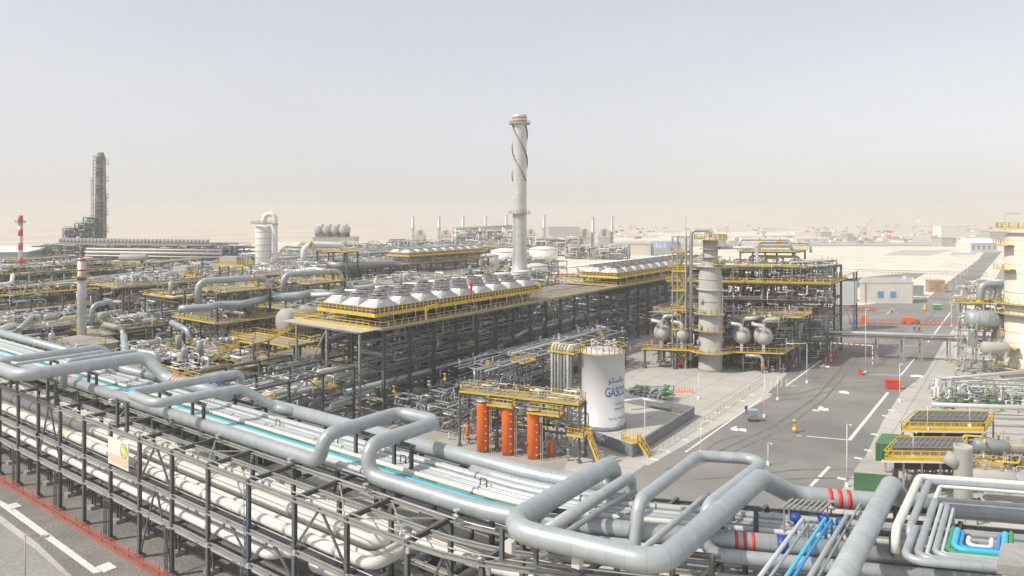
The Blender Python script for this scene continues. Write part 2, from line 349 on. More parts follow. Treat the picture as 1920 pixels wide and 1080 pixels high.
# ---------------- foreground pipe rack ----------------
def g(s):
    if s < -36: return 0.0
    if s < -26: return .44*(s+36)**2/20
    return 2.2+.44*(s+26)
def RK(s, t, z=0.0): return Vector((s, t+g(s), z))
def along(s0, s1, t, z):
    ks = [s0]+[k for k in (-37, -35, -33, -31, -29, -27, -25.5) if min(s0, s1) < k < max(s0, s1)]+[s1]
    if s1 < s0: ks = [s0]+sorted(ks[1:-1], reverse=True)+[s1]
    return [RK(k, t, z) for k in ks]
SS = [-36-6.5*k for k in range(23, -1, -1)]+[-29.8, -23.4, -17, -10.6, -4.2, 2.2, 8.6]
root = thing('pipe_rack', RK(-80, 44), 'long dark steel pipe rack along the near plant edge, behind the red net', 'pipe rack')
ROWS = [36.3, 41.0, 46.2, 51.4]
for s in SS:
    for t in ROWS:
        if s < -120 and t in (41.0,): continue
        z1 = 12.6
        MB().ibeam(RK(s, t, .3), RK(s, t, z1-.02), .34, .34).cbox((s, t+g(s), 0), .8, .8, .4).build('column', 'steel', root)
for s in SS:
    mb = MB()
    for z in (12.6, 8.25, 5.3): 
        mb.ibeam(RK(s, 36.3, z-.2), RK(s, 51.4, z-.2), .26, .4)
    for t in (41.0, 51.4): mb.beam(RK(s, t-.2, 11.2), RK(s, t-1.3, 12.3), .14)
    mb.build('cross_beam', 'steel', root)
for t, zs in ((36.3, (12.55, 8.2, 5.25)), (38.6, (12.5,)), (41.0, (12.6, 8.2, 5.2)), (43.1, (12.45,)), (51.4, (12.4, 8.1, 5.2))):
    for z in zs:
        mb = MB(); P = along(SS[0], SS[-1], t, z-.16)
        for a, b in zip(P[:-1], P[1:]): mb.ibeam(a, b, .2, .3)
        if t in (36.3, 41.0):
            P = along(SS[0], SS[-1], t-.32, z-.2)
            for a, b in zip(P[:-1], P[1:]): mb.beam(a, b, .08, .12)
        mb.build('long_beam', 'steel_light' if t < 42 else 'steel', root)
for i, k in enumerate([(-101, 5.3, 12.6), (-75, 0.4, 8.2), (-75, 8.2, 12.4), (-62, 5.3, 8.1), (-55.5, 0.4, 5.1), (-55.5, 5.3, 8.1), (-49, 8.3, 12.4), (-36, 5.2, 12.3), (-29.8, 8.2, 12.4), (-23.4, 5.2, 8.1)]):
    s, z0, z1 = k; s1 = s+6.5; mb = MB(); m_ = RK((s+s1)/2, 36.35, z1)
    mb.beam(RK(s, 36.35, z0), m_, .16); mb.beam(RK(s1, 36.35, z0), m_, .16); mb.build('brace', 'steel', root)
for s in (-88, -68.5, -49, -42.5, -29.8):
    MB().beam(RK(s, 36.3, 12.4), RK(s+6.3, 41, 12.4), .1, .1).beam(RK(s+6.3, 36.3, 12.38), RK(s, 41, 12.38), .1, .1).build('plan_brace', 'steel_light', root)
# conduits on the front columns
for i, s in enumerate(SS[6:22:2]):
    mb = MB()
    for q in range(3): mb.tube([RK(s-.3, 36.0-.14*q, .2), RK(s-.3, 36.0-.14*q, 4.6+q*.4)], .045, 6)
    for z in (1, 2, 3, 4): mb.beam(RK(s-.5, 35.9, z), RK(s+.2, 35.9, z), .06)
    mb.build('conduit', 'steel', root)
# short pedestals on the gravel below the rack
for i, s in enumerate(SS[8:24]):
    tg = thing('pipe_support', RK(s+2.5, 39, 0), 'short dark steel stool on a concrete foot on the gravel under the pipe rack', 'pipe support', 'low pipe supports under the rack')
    MB().cbox((s+2.5, 39+g(s+2.5), 0), 1.1, 1.1, .45).build('footing', 'concrete_grey', tg)
    mb = MB()
    for dx in (-.35, .35): mb.ibeam(RK(s+2.5+dx, 39, .45), RK(s+2.5+dx, 39, 2.5), .2, .2)
    mb.beam(RK(s+1.9, 39, 2.6), RK(s+3.1, 39, 2.6), .22); mb.beam(RK(s+2.2, 39.1, .6), RK(s+3.6, 40.3, 4.9), .12)
    mb.build('frame', 'steel', tg)
Z0 = 12.62
def deck_pipe(t, r, m, lab, s0=-186, s1=11, z=Z0, n=10, grp='pipes lying on the pipe rack', bands=()):
    P = along(s0, s1, t, z+r+.12); o = run_pipe(P, r, m, lab, 'pipe', grp, 'rack_pipe', n, bands=bands); return o
deck_pipe(42.75, .26, 'clad_light', 'grey clad pipe lying just behind the thick near edge pipe of the rack')
deck_pipe(43.4, .15, 'pipe_white', 'thin white pipe on the rack deck between a grey pipe and the light blue line')
deck_pipe(44.15, .13, 'cyan', 'light blue pipe running the length of the rack deck')
deck_pipe(44.45, .10, 'blue', 'thin deep blue pipe between the light blue and the green line on the rack', z=Z0-.04)
deck_pipe(44.7, .09, 'green', 'thin green pipe beside the blue line on the rack deck', z=Z0-.03)
deck_pipe(45.15, .22, 'pipe_cream', 'cream coloured pipe just behind the green line on the rack deck')
for i, (t, r) in enumerate([(45.75, .19), (46.2, .15), (46.58, .15), (46.98, .17), (47.35, .14), (43.85, .13), (42.2, .12)]):
    deck_pipe(t, r, 'clad_light' if i % 2 else 'clad', 'slim light grey pipe in the middle bundle between cream pipe and far edge pipe', grp='slim grey pipes in the middle of the rack deck')
deck_pipe(47.85, .25, 'clad_light', 'medium grey pipe lying in front of the thick far edge pipe of the rack')
deck_pipe(48.45, .17, 'clad_light', 'slim pale pipe touching the foot of the thick far edge pipe')
for i in range(6):
    s = -66+i*9.5; t = 46.5
    mesh_thing('pipe_saddle', MB().pipe([RK(s, t, Z0+.3), RK(s, t, Z0+1.0), RK(s+.7, t, Z0+1.0), RK(s+.7, t, Z0+.3)], .06, 6), 'steel', 'small hoop shaped vent standing on the slim grey rack pipes', 'vent hoop', 'small vent hoops on the rack pipes')
# thick near edge pipe with its loop
zn = 13.55
P = along(-186, -51.6, 40.95, zn)+[RK(-51.2, 41.1, 16.0), RK(-51.0, 50.3, 16.0), RK(-45.7, 50.3, 16.0), RK(-45.9, 41.5, 16.0), RK(-45.6, 41.4, zn)]+along(-45.4, 11, 41.5, zn)[1:]
run_pipe(P, .64, 'clad', 'thick grey pipe rising into a tall loop over the deck of the rack', 'pipe', None, 'expansion_pipe', 20, 1.3,
         bands=[(RK(-16.3, 41.5, zn), (1, .44, 0), .22, 'band_red'), (RK(-15.8, 41.5, zn), (1, .44, 0), .22, 'band_red'), (RK(-15.3, 41.5, zn), (1, .44, 0), .22, 'band_red'), (RK(-13.8, 41.5, zn), (1, .44, 0), .7, 'dark_blue'),
                (RK(-104.5, 40.95, zn), (1, 0, 0), .35, 'band_red'), (RK(-103.6, 40.95, zn), (1, 0, 0), .35, 'band_red')])
# thick far edge pipe with the big front loop
zf = 13.5
P = along(-71, -29.0, 49.8, zf)+[RK(-27.6, 50.2, 13.6), RK(-27.4, 49.4, 15.6), RK(-27.6, 34.9, 15.6), RK(-17.3, 32.0, 15.6), RK(-16.7, 48.8, 15.6), RK(-15.2, 51.9, 13.4), RK(-9, 51.9, 13.4), RK(12, 51.9, 13.4)]
run_pipe(P, .74, 'clad', 'thickest grey pipe, with a huge rectangular loop and three red stripes beyond it', 'pipe', None, 'expansion_pipe', 26, 1.9,
         bands=[(RK(-12.9+.62*k, 51.9, 13.4), (1, .44, 0), .32, 'red') for k in range(3)])
# second lines inside the huge loop
run_pipe(along(-40, -28.4, 48.4, 13.2)+[RK(-25.6, 48.4, 13.2), RK(-25.4, 48.2, 15.2), RK(-25.5, 35.3, 15.2)], .42, 'clad', 'medium grey pipe along the inner side of the huge loop, its far end bent down', 'pipe', None, 'pipe', 16, .9)
run_pipe([RK(-24.4, 46.3, 14.6), RK(-24.4, 41, 15.0), RK(-24.6, 35.2, 15.0)], .2, 'pipe_dark', 'slim darker pipe lying inside the huge loop, second from its left arm', 'pipe', None, 'pipe', 12)
run_pipe(along(-27, -22.4, 40.2, 13.0)+[RK(-22.0, 40.2, 13.0), RK(-22.0, 41.0, 15.9), RK(-22.1, 52.3, 15.9), RK(-17.2, 52.5, 15.9), RK(-17.8, 41.0, 15.9), RK(-17.8, 40.2, 13.0)]+[RK(-12, 40.2, 13.0), RK(11, 40.2, 13.0)], .46, 'clad', 'grey pipe with a narrower loop inside the huge loop, pointing to the road', 'pipe', None, 'expansion_pipe', 18, 1.1)
run_pipe([RK(-19.1, 45.4, 15.1), RK(-19.1, 44, 15.3), RK(-19.2, 32.8, 15.3)], .22, 'clad', 'slim grey pipe hugging the right arm of the huge loop, with an end bent down', 'pipe', None, 'pipe', 12)
run_pipe([RK(-18.4, 49.5, 14.6), RK(-18.4, 46, 15.0), RK(-18.5, 33, 15.0)], .14, 'clad_light', 'thinnest pale pipe hugging the right arm of the huge loop', 'pipe', None, 'pipe', 10)
# crossing pipes between the huge loop and the next diagonal pipe
def cross(s, t0, t1, z, r, m, lab, drop=1.5, cat='pipe'):
    run_pipe([RK(s, t0, z), RK(s, t1, z), RK(s, t1+.05, z-drop)], r, m, lab, cat, None, 'crossing_pipe', 12, r*2.2)
cross(-12.3, 27, 41.8, 15.4, .13, 'clad_light', 'thin pale crossing pipe, leftmost of the diagonal thin pipes beside the huge loop')
cross(-12.0, 27, 41.6, 15.1, .10, 'clad', 'thin grey crossing pipe just right of the leftmost pale diagonal pipe')
cross(-11.1, 27, 42.2, 15.4, .11, 'cyan', 'thin bright blue diagonal pipe crossing above the thick near edge pipe')
cross(-10.85, 27, 42.7, 15.2, .09, 'blue', 'thinner deep blue diagonal pipe right beside the bright blue one')
cross(-10.0, 27, 43.2, 15.4, .16, 'clad', 'slim grey diagonal pipe right of the two blue diagonal pipes')
cross(-9.75, 27, 46.2, 15.2, .09, 'clad', 'long thin grey diagonal pipe next to the thick diagonal pipe')
run_pipe([RK(-5.6, 51.9, 13.4), RK(-7.6, 50.5, 13.9), RK(-8.2, 48.6, 16.0), RK(-8.35, 26, 16.0)], .66, 'clad', 'thick grey diagonal pipe right of the striped pipe, rising out of the far edge pipe', 'pipe', None, 'expansion_pipe', 22, 1.5)
# nested loops
def nest(s, t_back, t_front, z, r, m, lab, s_end=11, open_back=False, drop=1.4):
    if not open_back: P = [RK(s_end, t_back, z), RK(s, t_back, z), RK(s-.1, t_front, z), RK(s-.1, t_front-.1, z-drop)]
    else: P = [RK(s, t_back, z-drop), RK(s, t_back, z), RK(s, t_front, z), RK(s_end, t_front, z), RK(s_end, t_back, z), RK(s_end, t_back, z-drop)]
    run_pipe(P, r, m, lab, 'pipe', None, 'nested_loop_pipe', 12, r*2.8)
nest(-6.7, 50.6, 39.6, 16.0, .27, 'pipe_white', 'outermost white pipe of the nested loops, turning at the corner nearest the yard')
nest(-6.05, 49.9, 40.2, 15.9, .24, 'clad', 'grey pipe just inside the outermost white loop pipe')
nest(-5.3, 49.1, 41.6, 15.9, .13, 'pipe_white', 'slim white pipe, third in from the yard side of the nested loops')
nest(-5.85, 40.6, 35.1, 16.0, .24, 'clad', 'grey pipe forming the front corner of the nested loops', 2.0, True)
nest(-5.3, 46.2, 35.6, 15.95, .23, 'clad', 'grey loop pipe, second from the front corner of the nested loops', 1.4, True)
nest(-4.85, 45.3, 35.95, 15.95, .12, 'clad_light', 'slim pale loop pipe between two thicker grey nested pipes', .9, True)
nest(-4.5, 45.1, 36.3, 15.95, .18, 'clad', 'medium grey loop pipe outside the slim pale pipe nearest the green loop', .4, True)
nest(-4.15, 44.6, 36.65, 15.95, .09, 'clad_light', 'thinnest pale loop pipe just outside the green loop', -.1, True)
nest(-3.9, 41.3, 37.0, 15.9, .12, 'green', 'green U shaped loop pipe around the blue loop', -.9, True)
nest(-3.65, 41.0, 37.4, 15.95, .18, 'cyan', 'thick bright blue U shaped loop pipe inside the green one', -1.2, True)
nest(-3.35, 40.6, 38.0, 15.9, .10, 'blue', 'thinner deep blue U shaped loop pipe inside the bright blue one', -1.5, True)
nest(-3.0, 39.9, 38.3, 15.9, .13, 'pipe_white', 'small white U shaped pipe in the middle of the nested loops', -1.85, True)
# left hand loops
run_pipe([RK(-160, 33.2, 16.5), RK(-97.3, 33.2, 16.5), RK(-97.0, 47.6, 16.5), RK(-93.6, 48.9, 13.7), RK(-79, 48.9, 13.7)], .78, 'clad', 'very thick grey pipe of the loop at the rack end nearest the gabled furnace', 'pipe', None, 'expansion_pipe', 22, 2.0,
         bands=[(RK(-91.6+.75*k, 48.9, 13.7), (1, 0, 0), .3, 'band_red') for k in range(3)])
run_pipe([RK(-160, 34.6, 16.4), RK(-109.3, 34.6, 16.4), RK(-108.8, 47.2, 16.4), RK(-106.5, 48.6, 13.5), RK(-96, 49.3, 13.4)], .62, 'clad', 'thick grey loop pipe behind the thickest one, ending in a rounded shoulder', 'pipe', None, 'expansion_pipe', 18, 1.5)
run_pipe([RK(-160, 36, 16.2), RK(-107.3, 36, 16.2), RK(-107, 46.8, 16.2), RK(-106.6, 47, 13.2)], .24, 'clad_light', 'slim pale pipe between the two thickest loops on the rack end', 'pipe', None, 'pipe', 12)
run_pipe([RK(-101.2, 39.2, 13.2), RK(-101.2, 39.4, 16.6), RK(-100.8, 48.6, 16.6), RK(-97.2, 49.4, 16.5), RK(-96.8, 49.6, 13.4)], .44, 'clad', 'medium grey loop pipe rising behind the thickest loop pipe of the rack', 'pipe', None, 'expansion_pipe', 16, 1.0)
deck_pipe(49.7, .74, 'clad', 'thick grey far edge pipe of the rack stretch beyond the left loops', -186, -110)
run_pipe([RK(-92, 50.4, 13.3), RK(-78.8, 50.4, 13.3), RK(-78.2, 50.2, 16.4), RK(-79.0, 37.0, 16.4), RK(-72.4, 36.6, 16.4), RK(-71.2, 45.6, 16.4), RK(-69.0, 48.6, 13.9), RK(-66, 49.8, 13.5)], .5, 'clad', 'grey pipe of the flat U loop in front of the long thick far edge pipe', 'pipe', None, 'expansion_pipe', 18, 1.3)
for i, (t, s) in enumerate([(49.2, -83), (49.0, -82.3)]):
    run_pipe([RK(s, 38.2, 15.9), RK(s+1.2, t, 15.9), RK(s+1.2, t+.1, 14)], .10-.02*i, 'cyan' if i == 0 else 'blue', ('bright light blue' if i == 0 else 'deeper blue')+' thin pipe crossing above the left end of the flat U loop', 'pipe', None, 'pipe', 8)
# loop supports
for j, (s, t, z) in enumerate([(-51, 45.6, 15.25), (-45.8, 45.6, 15.25), (-27.5, 40.9, 14.8), (-27.5, 36.6, 14.8), (-17, 36.0, 14.8), (-17, 44.8, 14.8), (-8.3, 41.0, 15.3), (-97, 41, 15.6), (-108.8, 41, 15.7), (-79, 41, 15.8), (-72, 41, 15.8), (-97, 36.3, 15.6), (-109, 36.3, 15.7), (-79, 36.4, 15.8), (-6.4, 45, 15.6), (-4.6, 41, 15.6), (1.5, 41, 15.6)]):
    tg = thing('loop_support', RK(s, t, 12.6), 'steel goal post frame standing on the rack to carry a raised loop pipe', 'pipe support', 'steel posts carrying the raised loop pipes')
    mb = MB(); mb.ibeam(RK(s-1.1, t, 12.6), RK(s-1.1, t, z), .28, .28); mb.build('post', 'steel', tg)
    mb = MB(); mb.ibeam(RK(s+1.1, t, 12.6), RK(s+1.1, t, z), .28, .28); mb.build('post', 'steel', tg)
    MB().ibeam(RK(s-1.6, t, z-.14), RK(s+1.6, t, z-.14), .24, .3).build('cross_bar', 'steel', tg)
for s in (-27.0, -22.5):
    mesh_thing('pipe_shoe', MB().cbox((s, 34.9+g(s)-.1+(.0 if s < -25 else -1.1), 14.15), .55, .5, .72), 'pipe_cream', 'cream block under the front edge of the huge loop', 'pipe shoe', 'cream blocks under the huge loop')
# pipes on the lower tiers
G1 = 'white insulated pipes on the lower tiers of the pipe rack'
def tier(t, z, r, m, lab, s1, t2=None, bands=()):
    P = along(-186, s1, t, z) if t2 is None else along(-186, s1, t, z)+[RK(s1, t2, z)]
    return run_pipe(P, r, m, lab, 'pipe', None, 'tier_pipe', 14, 1.1, bands)
tier(37.45, 8.78, .46, 'pipe_cream', 'cream insulated pipe nearest the barrier on the upper tier of the rack', -40.8, 46, [(RK(s, 37.45, 8.78), (1, 0, 0), .6, 'pipe_white') for s in (-104, -94, -60)]+[(RK(-96, 37.45, 8.78), (1, 0, 0), .7, 'sign_yellow')])
tier(38.5, 8.65, .3, 'pipe_cream', 'slimmer cream pipe between two thick ones on the upper tier of the rack', -42.0, 46)
tier(39.75, 9.0, .62, 'pipe_cream', 'thickest cream insulated pipe on the upper tier of the rack', -43.0, 46)
tier(37.35, 5.86, .42, 'pipe_white', 'white insulated pipe nearest the barrier on the lowest tier of the rack', -53.5, 45)
tier(38.6, 5.86, .42, 'clad_light', 'pale metal clad pipe behind the white one on the lowest tier', -52.0, 45)
tier(39.9, 5.8, .3, 'clad', 'slim grey pipe third from the barrier on the lowest tier', -48.0)
for i, (t, z, r, m) in enumerate([(42.2, 9.0, .45, 'pipe_white'), (43.5, 8.8, .35, 'pipe_cream'), (44.7, 8.8, .3, 'clad'), (47.3, 8.9, .4, 'clad'), (48.8, 8.8, .3, 'clad_light'), (42.4, 6, .4, 'clad'), (44.0, 5.9, .3, 'pipe_dark'), (47.5, 6, .4, 'clad'), (49.5, 5.9, .35, 'clad')]):
    P = along(-186, 11, t, z); run_pipe(P, r, m, 'insulated pipe on a lower tier under the main deck of the rack', 'pipe', 'pipes under the main deck of the rack', 'tier_pipe', 10)
for i, (s, t, z, r) in enumerate([(-50, 38.2, 5.9, .45), (-43, 38.6, 5.8, .4), (-38, 38.6, 5.8, .45)]):
    run_pipe([RK(s, 48, z), RK(s, t, z), RK(s+30, t-.2+.0, z)] if i != 1 else [RK(s, 48, z), RK(s, t, z), RK(s+26, t, z)], r, 'clad_light', 'pale pipe turning a corner on the lowest rack tier, %s' % ['farthest from the huge loop', 'middle one of three', 'nearest the huge loop'][i], 'pipe', None, 'tier_pipe', 14, 1.2)
# pipe collars on the cream and white pipes
for (t, z, r, s1) in ((37.45, 8.78, .46, -42), (37.35, 5.86, .42, -54), (39.75, 9.0, .62, -44), (38.6, 5.86, .42, -53)):
    for k in range(14):
        s = s1-3.2-6.5*k
        mesh_thing('pipe_clamp', MB().tube([RK(s, t, z), RK(s+.4, t, z)], r*1.05, 14).cbox((s+.2, t, z-r-.25), .3, .5, .3), 'steel_light', 'grey clamp around a pale pipe on the lower tiers', 'pipe clamp', 'grey clamps on the lower tier pipes')
# small fittings on the deck
for i in range(46):
    s = rnd.uniform(-100, 2); t = rnd.uniform(42.3, 50.8); z = rnd.choice([8.3, 5.4, 12.7]); 
    if z > 12 and s < -28: t = rnd.choice([40.3, 50.7])
    p = RK(s, t, z); h = rnd.uniform(.5, 1.2)
    mb = MB().tube([p, p+Vector((0, 0, h))], .09, 7).tube([p+Vector((-.25, 0, h*.5)), p+Vector((.25, 0, h*.5))], .15, 8).tube([p+Vector((0, 0, h)), p+Vector((0, 0, h+.05))], .28, 10)
    mesh_thing('valve', mb, rnd.choice(['steel_light', 'pipe_white', 'galv']), 'small hand valve with a round wheel among the rack pipes', 'valve', 'small hand valves on the pipe rack')
for (s, t) in ((-13.4, 44.6), (-11.8, 45.0), (-10.6, 44.4)):
    p = RK(s, t, 13.2); mesh_thing('valve', MB().tube([p, p+Vector((0, 0, .9))], .12, 8).lathe(p+Vector((0, 0, .9)), [(.0, 0), (.35, .02), (.4, .3), (.3, .5), (0, .55)], 12), 'dark_blue', 'dark blue valve actuator on the rack beside the thin blue diagonal pipes', 'valve', 'dark blue valve actuators')
for k in range(7):
    p = RK(-13.6+.32*k, 45.9, 15.0); mesh_thing('tray_bar', MB().beam(p, p+Vector((.1, 2.6, 0)), .09), 'steel', 'dark bar of the small open grating above the far pipes', 'grating bar', 'bars of the small open grating') if False else None
mb = MB()
for k in range(8): p = RK(-14.2+.34*k, 44.6, 15.0); mb.beam(p, p+Vector((.2, 2.0, 0)), .13, .1)
mb.beam(RK(-14.3, 44.7, 14.9), RK(-11.7, 44.7, 14.9), .1); mb.beam(RK(-14.3, 46.4, 14.9), RK(-11.7, 46.4, 14.9), .1)
for s in (-14.2, -11.8): mb.beam(RK(s, 45, 12.7), RK(s, 45, 14.9), .1); mb.beam(RK(s, 46.3, 12.7), RK(s, 46.3, 14.9), .1)
mesh_thing('sun_shade', mb, 'steel_light', 'small slatted steel shade over instruments near the huge loop', 'sun shade')
# blue hose wound on one front column, sign board
run_pipe([RK(-55.75, 36.0, .3), RK(-55.8, 36.02, 4), RK(-55.72, 36.0, 8), RK(-55.8, 36.02, 12.3)], .05, 'blue', 'thin blue hose hanging down a front column of the rack', 'hose', None, 'hose', 6)
s0, s1, z0, z1 = -81.2, -76.6, 8.75, 11.65
sg = thing('sign_board', RK(-79, 36.0, 8.7), 'white board with yellow sun wheel and orange lower half on the rack front', 'sign')
MB().box(s0, s1, 35.9, 35.98, z0, z1).build('panel', 'white', sg)
mb = MB(); mb.box(s0+.02, s1-.02, 35.885, 35.897, z0+.25, z0+1.2); mb.build('lower_band', 'sign_orange', sg)
c = Vector((s1-.95, 35.88, z0+1.95))
mb = MB(); mb.lathe(c, [(0, 0), (.42, 0), (.42, .012), (0, .012)], 24, (0, 1, 0), False)
for k in range(16):
    a = 2*math.pi*k/16; d = Vector((math.cos(a), 0, math.sin(a))); mb.beam(c+d*.42+Vector((0, .006, 0)), c+d*.72+Vector((0, .006, 0)), .10, .012)
mb.build('sun_emblem', 'sign_yellow', sg)
mb = MB()
for r0, r1 in ((.72, .79), (.42, .46)): 
    vs = []
    for k in range(32): a = 2*math.pi*k/32; vs += [c+Vector((r0*math.cos(a), -.006, r0*math.sin(a))), c+Vector((r1*math.cos(a), -.006, r1*math.sin(a)))]
    mb.add(vs, [(2*k, 2*k+1, (2*k+3) % 64, (2*k+2) % 64) for k in range(32)])
mb.build('emblem_ring', 'green', sg)
# red barrier net with its plastic rail
bt = thing('barrier_net', RK(-90, 35.5, 0), 'long red plastic barrier net strung along the gravel in front of the rack columns', 'barrier')
mb = MB(); k = 0; xs = [-150+3.1*i for i in range(38)]
for a, b in zip(xs[:-1], xs[1:]):
    mb.add([RK(a, 35.5, .12), RK(b, 35.5, .12), RK(b, 35.45+.1*rnd.random(), 1.05), RK(a, 35.5, 1.1)], [(0, 1, 2, 3)])
mb.build('net', 'net_red', bt)
mb = MB()
for a in xs: mb.beam(RK(a, 35.46, 0), RK(a, 35.46, 1.2), .06)
mb.build('stake', 'red_net_rail', bt)
MB().beam(RK(xs[0], 35.4, .62), RK(xs[-1], 35.4, .62), .07, .10).beam(RK(xs[0], 35.3, .1), RK(xs[-1], 35.3, .1), .16, .14).build('rail', 'red_net_rail', bt)
# rack street lamp at the road
def lamp_post(p, h, arm, label, grp=None, m='white', double=False, head=True, r=.09):
    p = Vector(p); rt = thing('street_lamp', p, label, 'lamp post', grp)
    MB().tube([p, p+Vector((0, 0, h*.5)), p+Vector((0, 0, h))], [r, r*.75, r*.55], 8).cbox((p.x, p.y, p.z), .45, .45, .5).build('pole', m, rt)
    a = Vector(arm); ds = [a, -a] if double else [a]
    for d in ds:
        t0 = p+Vector((0, 0, h)); 
        MB().pipe([t0-Vector((0, 0, .3)), t0+Vector((0, 0, .25)), t0+d], r*.5, 6, .4).build('arm', m, rt)
        if head: MB().beam(t0+d*.9, t0+d*1.35+Vector((0, 0, .03)), .32, .16).build('lamp_head', m, rt)
    return rt
rt = Vector((CT, ST, 0))
lamp_post(AT(47, 61, 0), 8.0, rt*1.5, 'slim grey street lamp with a curved arm standing by the nearest road', m='steel_light')
# concrete platform at the near corner
c0 = G(1871, 1062, 15.2); tg = thing('concrete_platform', (c0.x+2, c0.y+1, 0), 'square concrete slab on stubby concrete walls beside the nested blue and green loops', 'concrete platform')
q = [G(1869, 1058, 18), G(2010, 1070, 18), G(1990, 1022, 18), G(1877, 1018, 18)]
MB().hexa([v-Vector((0, 0, .5)) for v in q]+q).build('slab', 'concrete_grey', tg)
cc = sum(q, Vector((0, 0, 0)))/4
for f1, f2, nm_ in ((0, 1, 'wall'), (1, 2, 'wall')):
    a = q[f1]+(cc-q[f1])*(.12 if f1 else .3); b = q[f2]+(cc-q[f2])*.12; a.z = b.z = 8.75
    MB().beam(a, b, .3, 17.46).build(nm_, 'concrete', tg)
MB().beam(Vector((q[0].x+.35, q[0].y+.3, 0)), Vector((q[0].x+.35, q[0].y+.3, 17.48)), .3).build('post', 'steel_light', tg)

# low lines under the rack and slim conduits
for k, (t, z, r, m) in enumerate([(38.4, 2.85, .16, 'clad_light'), (39.2, 2.85, .12, 'clad'), (39.9, 2.9, .2, 'pipe_cream'), (44.5, 3.1, .3, 'clad'), (46.8, 3.1, .22, 'clad_light'), (49, 3.0, .3, 'pipe_dark')]):
    run_pipe(along(-186, 10, t, z), r, m, 'slim low pipe on the stools under the pipe rack', 'pipe', 'low pipes under the pipe rack', 'low_pipe', 8)
for k, (t, z, m) in enumerate([(36.62, 12.72, 'steel_light'), (36.85, 8.4, 'galv'), (40.6, 12.74, 'galv'), (40.4, 8.42, 'steel_light'), (40.75, 5.45, 'galv'), (43.0, 9.9, 'galv')]):
    run_pipe(along(-186, 10, t, z), .055, m, 'thin conduit clipped along a beam of the pipe rack', 'conduit', 'thin conduits along the rack beams', 'conduit', 6)
tr = MB(); P = along(-186, 10, 51.9, 11.6)
for a, b in zip(P[:-1], P[1:]): tr.beam(a, b, .6, .12)
mesh_thing('cable_tray', tr, 'galv', 'long galvanised cable tray along the yard side of the rack', 'cable tray')
fl = random.Random(3)
for i in range(34):
    s = fl.uniform(-125, -2); t, r, z = fl.choice([(42.75, .26, Z0+.38), (45.15, .22, Z0+.34), (47.85, .25, Z0+.37), (45.75, .19, Z0+.31)]); p = RK(s, t, z); q = RK(s+.12, t, z)
    mesh_thing('pipe_flange', MB().tube([p, q], r*1.5, 12), 'galv', 'grey bolted flange on one of the rack deck pipes', 'flange', 'bolted flanges on the rack deck pipes')
for i, s in enumerate(SS[4:29]):
    for t, r in ((42.75, .26), (45.15, .22), (47.85, .25)):
        p = RK(s+.3, t, Z0); mesh_thing('pipe_shoe', MB().cbox((p.x, p.y, Z0), .45, r*1.5, .14), 'steel', 'small dark shoe between a deck pipe and a rack beam', 'pipe shoe', 'small shoes under the rack deck pipes')
for i in range(60):
    s = SS[3]+6.5*fl.randint(0, 24)+.35; t = fl.choice([36.1, 40.8]); z = fl.choice([5.4, 8.4, 12.3]); p = RK(s, t, z) if s < 9 else RK(0, t, z)
    mesh_thing('junction_box', MB().cbox((p.x, p.y-.1, z-.5), .3, .16, .42), fl.choice(['galv', 'clad_light', 'steel_light']), 'small grey junction box fixed to a rack column', 'junction box', 'junction boxes on the rack columns')
DEF = {}
def defer(name, cat, geo, size, m, lab, grp):      # counted repeats: kept back so that the 280 that show largest become things
    p = Vector(geo[0]) if not isinstance(geo, MB) else Vector(geo.v[0])
    L = size if isinstance(geo, MB) else size*sum((Vector(b)-Vector(a)).length for a, b in zip(geo[:-1], geo[1:]))**.5
    DEF.setdefault(name, []).append((L/max(1, (p-cam.location).length), len(DEF.get(name, ())), cat, geo, size, m, lab, grp))
def flush_deferred(most=280):
    for name, items in DEF.items():
        items.sort(key=lambda q: (-q[0], q[1])); rest = {}
        for i, (_, _, cat, geo, size, m, lab, grp) in enumerate(items):
            if i < most:
                if isinstance(geo, MB): mesh_thing(name, geo, m, lab, cat, grp)
                else: run_pipe(geo, size, m, lab, cat, grp, name, 8)
            else:
                mb = rest.setdefault(m, MB())
                if isinstance(geo, MB): mb.add(geo.v, geo.f, False)
                else: mb.pipe(geo, size, 6, None, 3)
        if rest:
            big = MB(); mi = []; ms = list(rest)
            for k, m in enumerate(ms): big.add(rest[m].v, rest[m].f, False, rest[m].ln); big.sm[-len(rest[m].f):] = rest[m].sm; mi += [k]*len(rest[m].f)
            o = big.build({'process_pipe': 'pipework', 'small_pipe': 'small_pipework', 'valve': 'valve_clutter'}.get(name, name+'_mass'), ms[0])
            for m in ms[1:]: o.data.materials.append(MATS[m])
            o.data.polygons.foreach_set('material_index', mi); o['kind'] = 'stuff'
            o['label'] = {'process_pipe': 'mass of distant process pipes filling the far plant racks', 'small_pipe': 'tangle of small distant pipes filling the plant structures', 'valve': 'mass of small distant valves through the plant'}.get(name, 'mass of far small fittings')
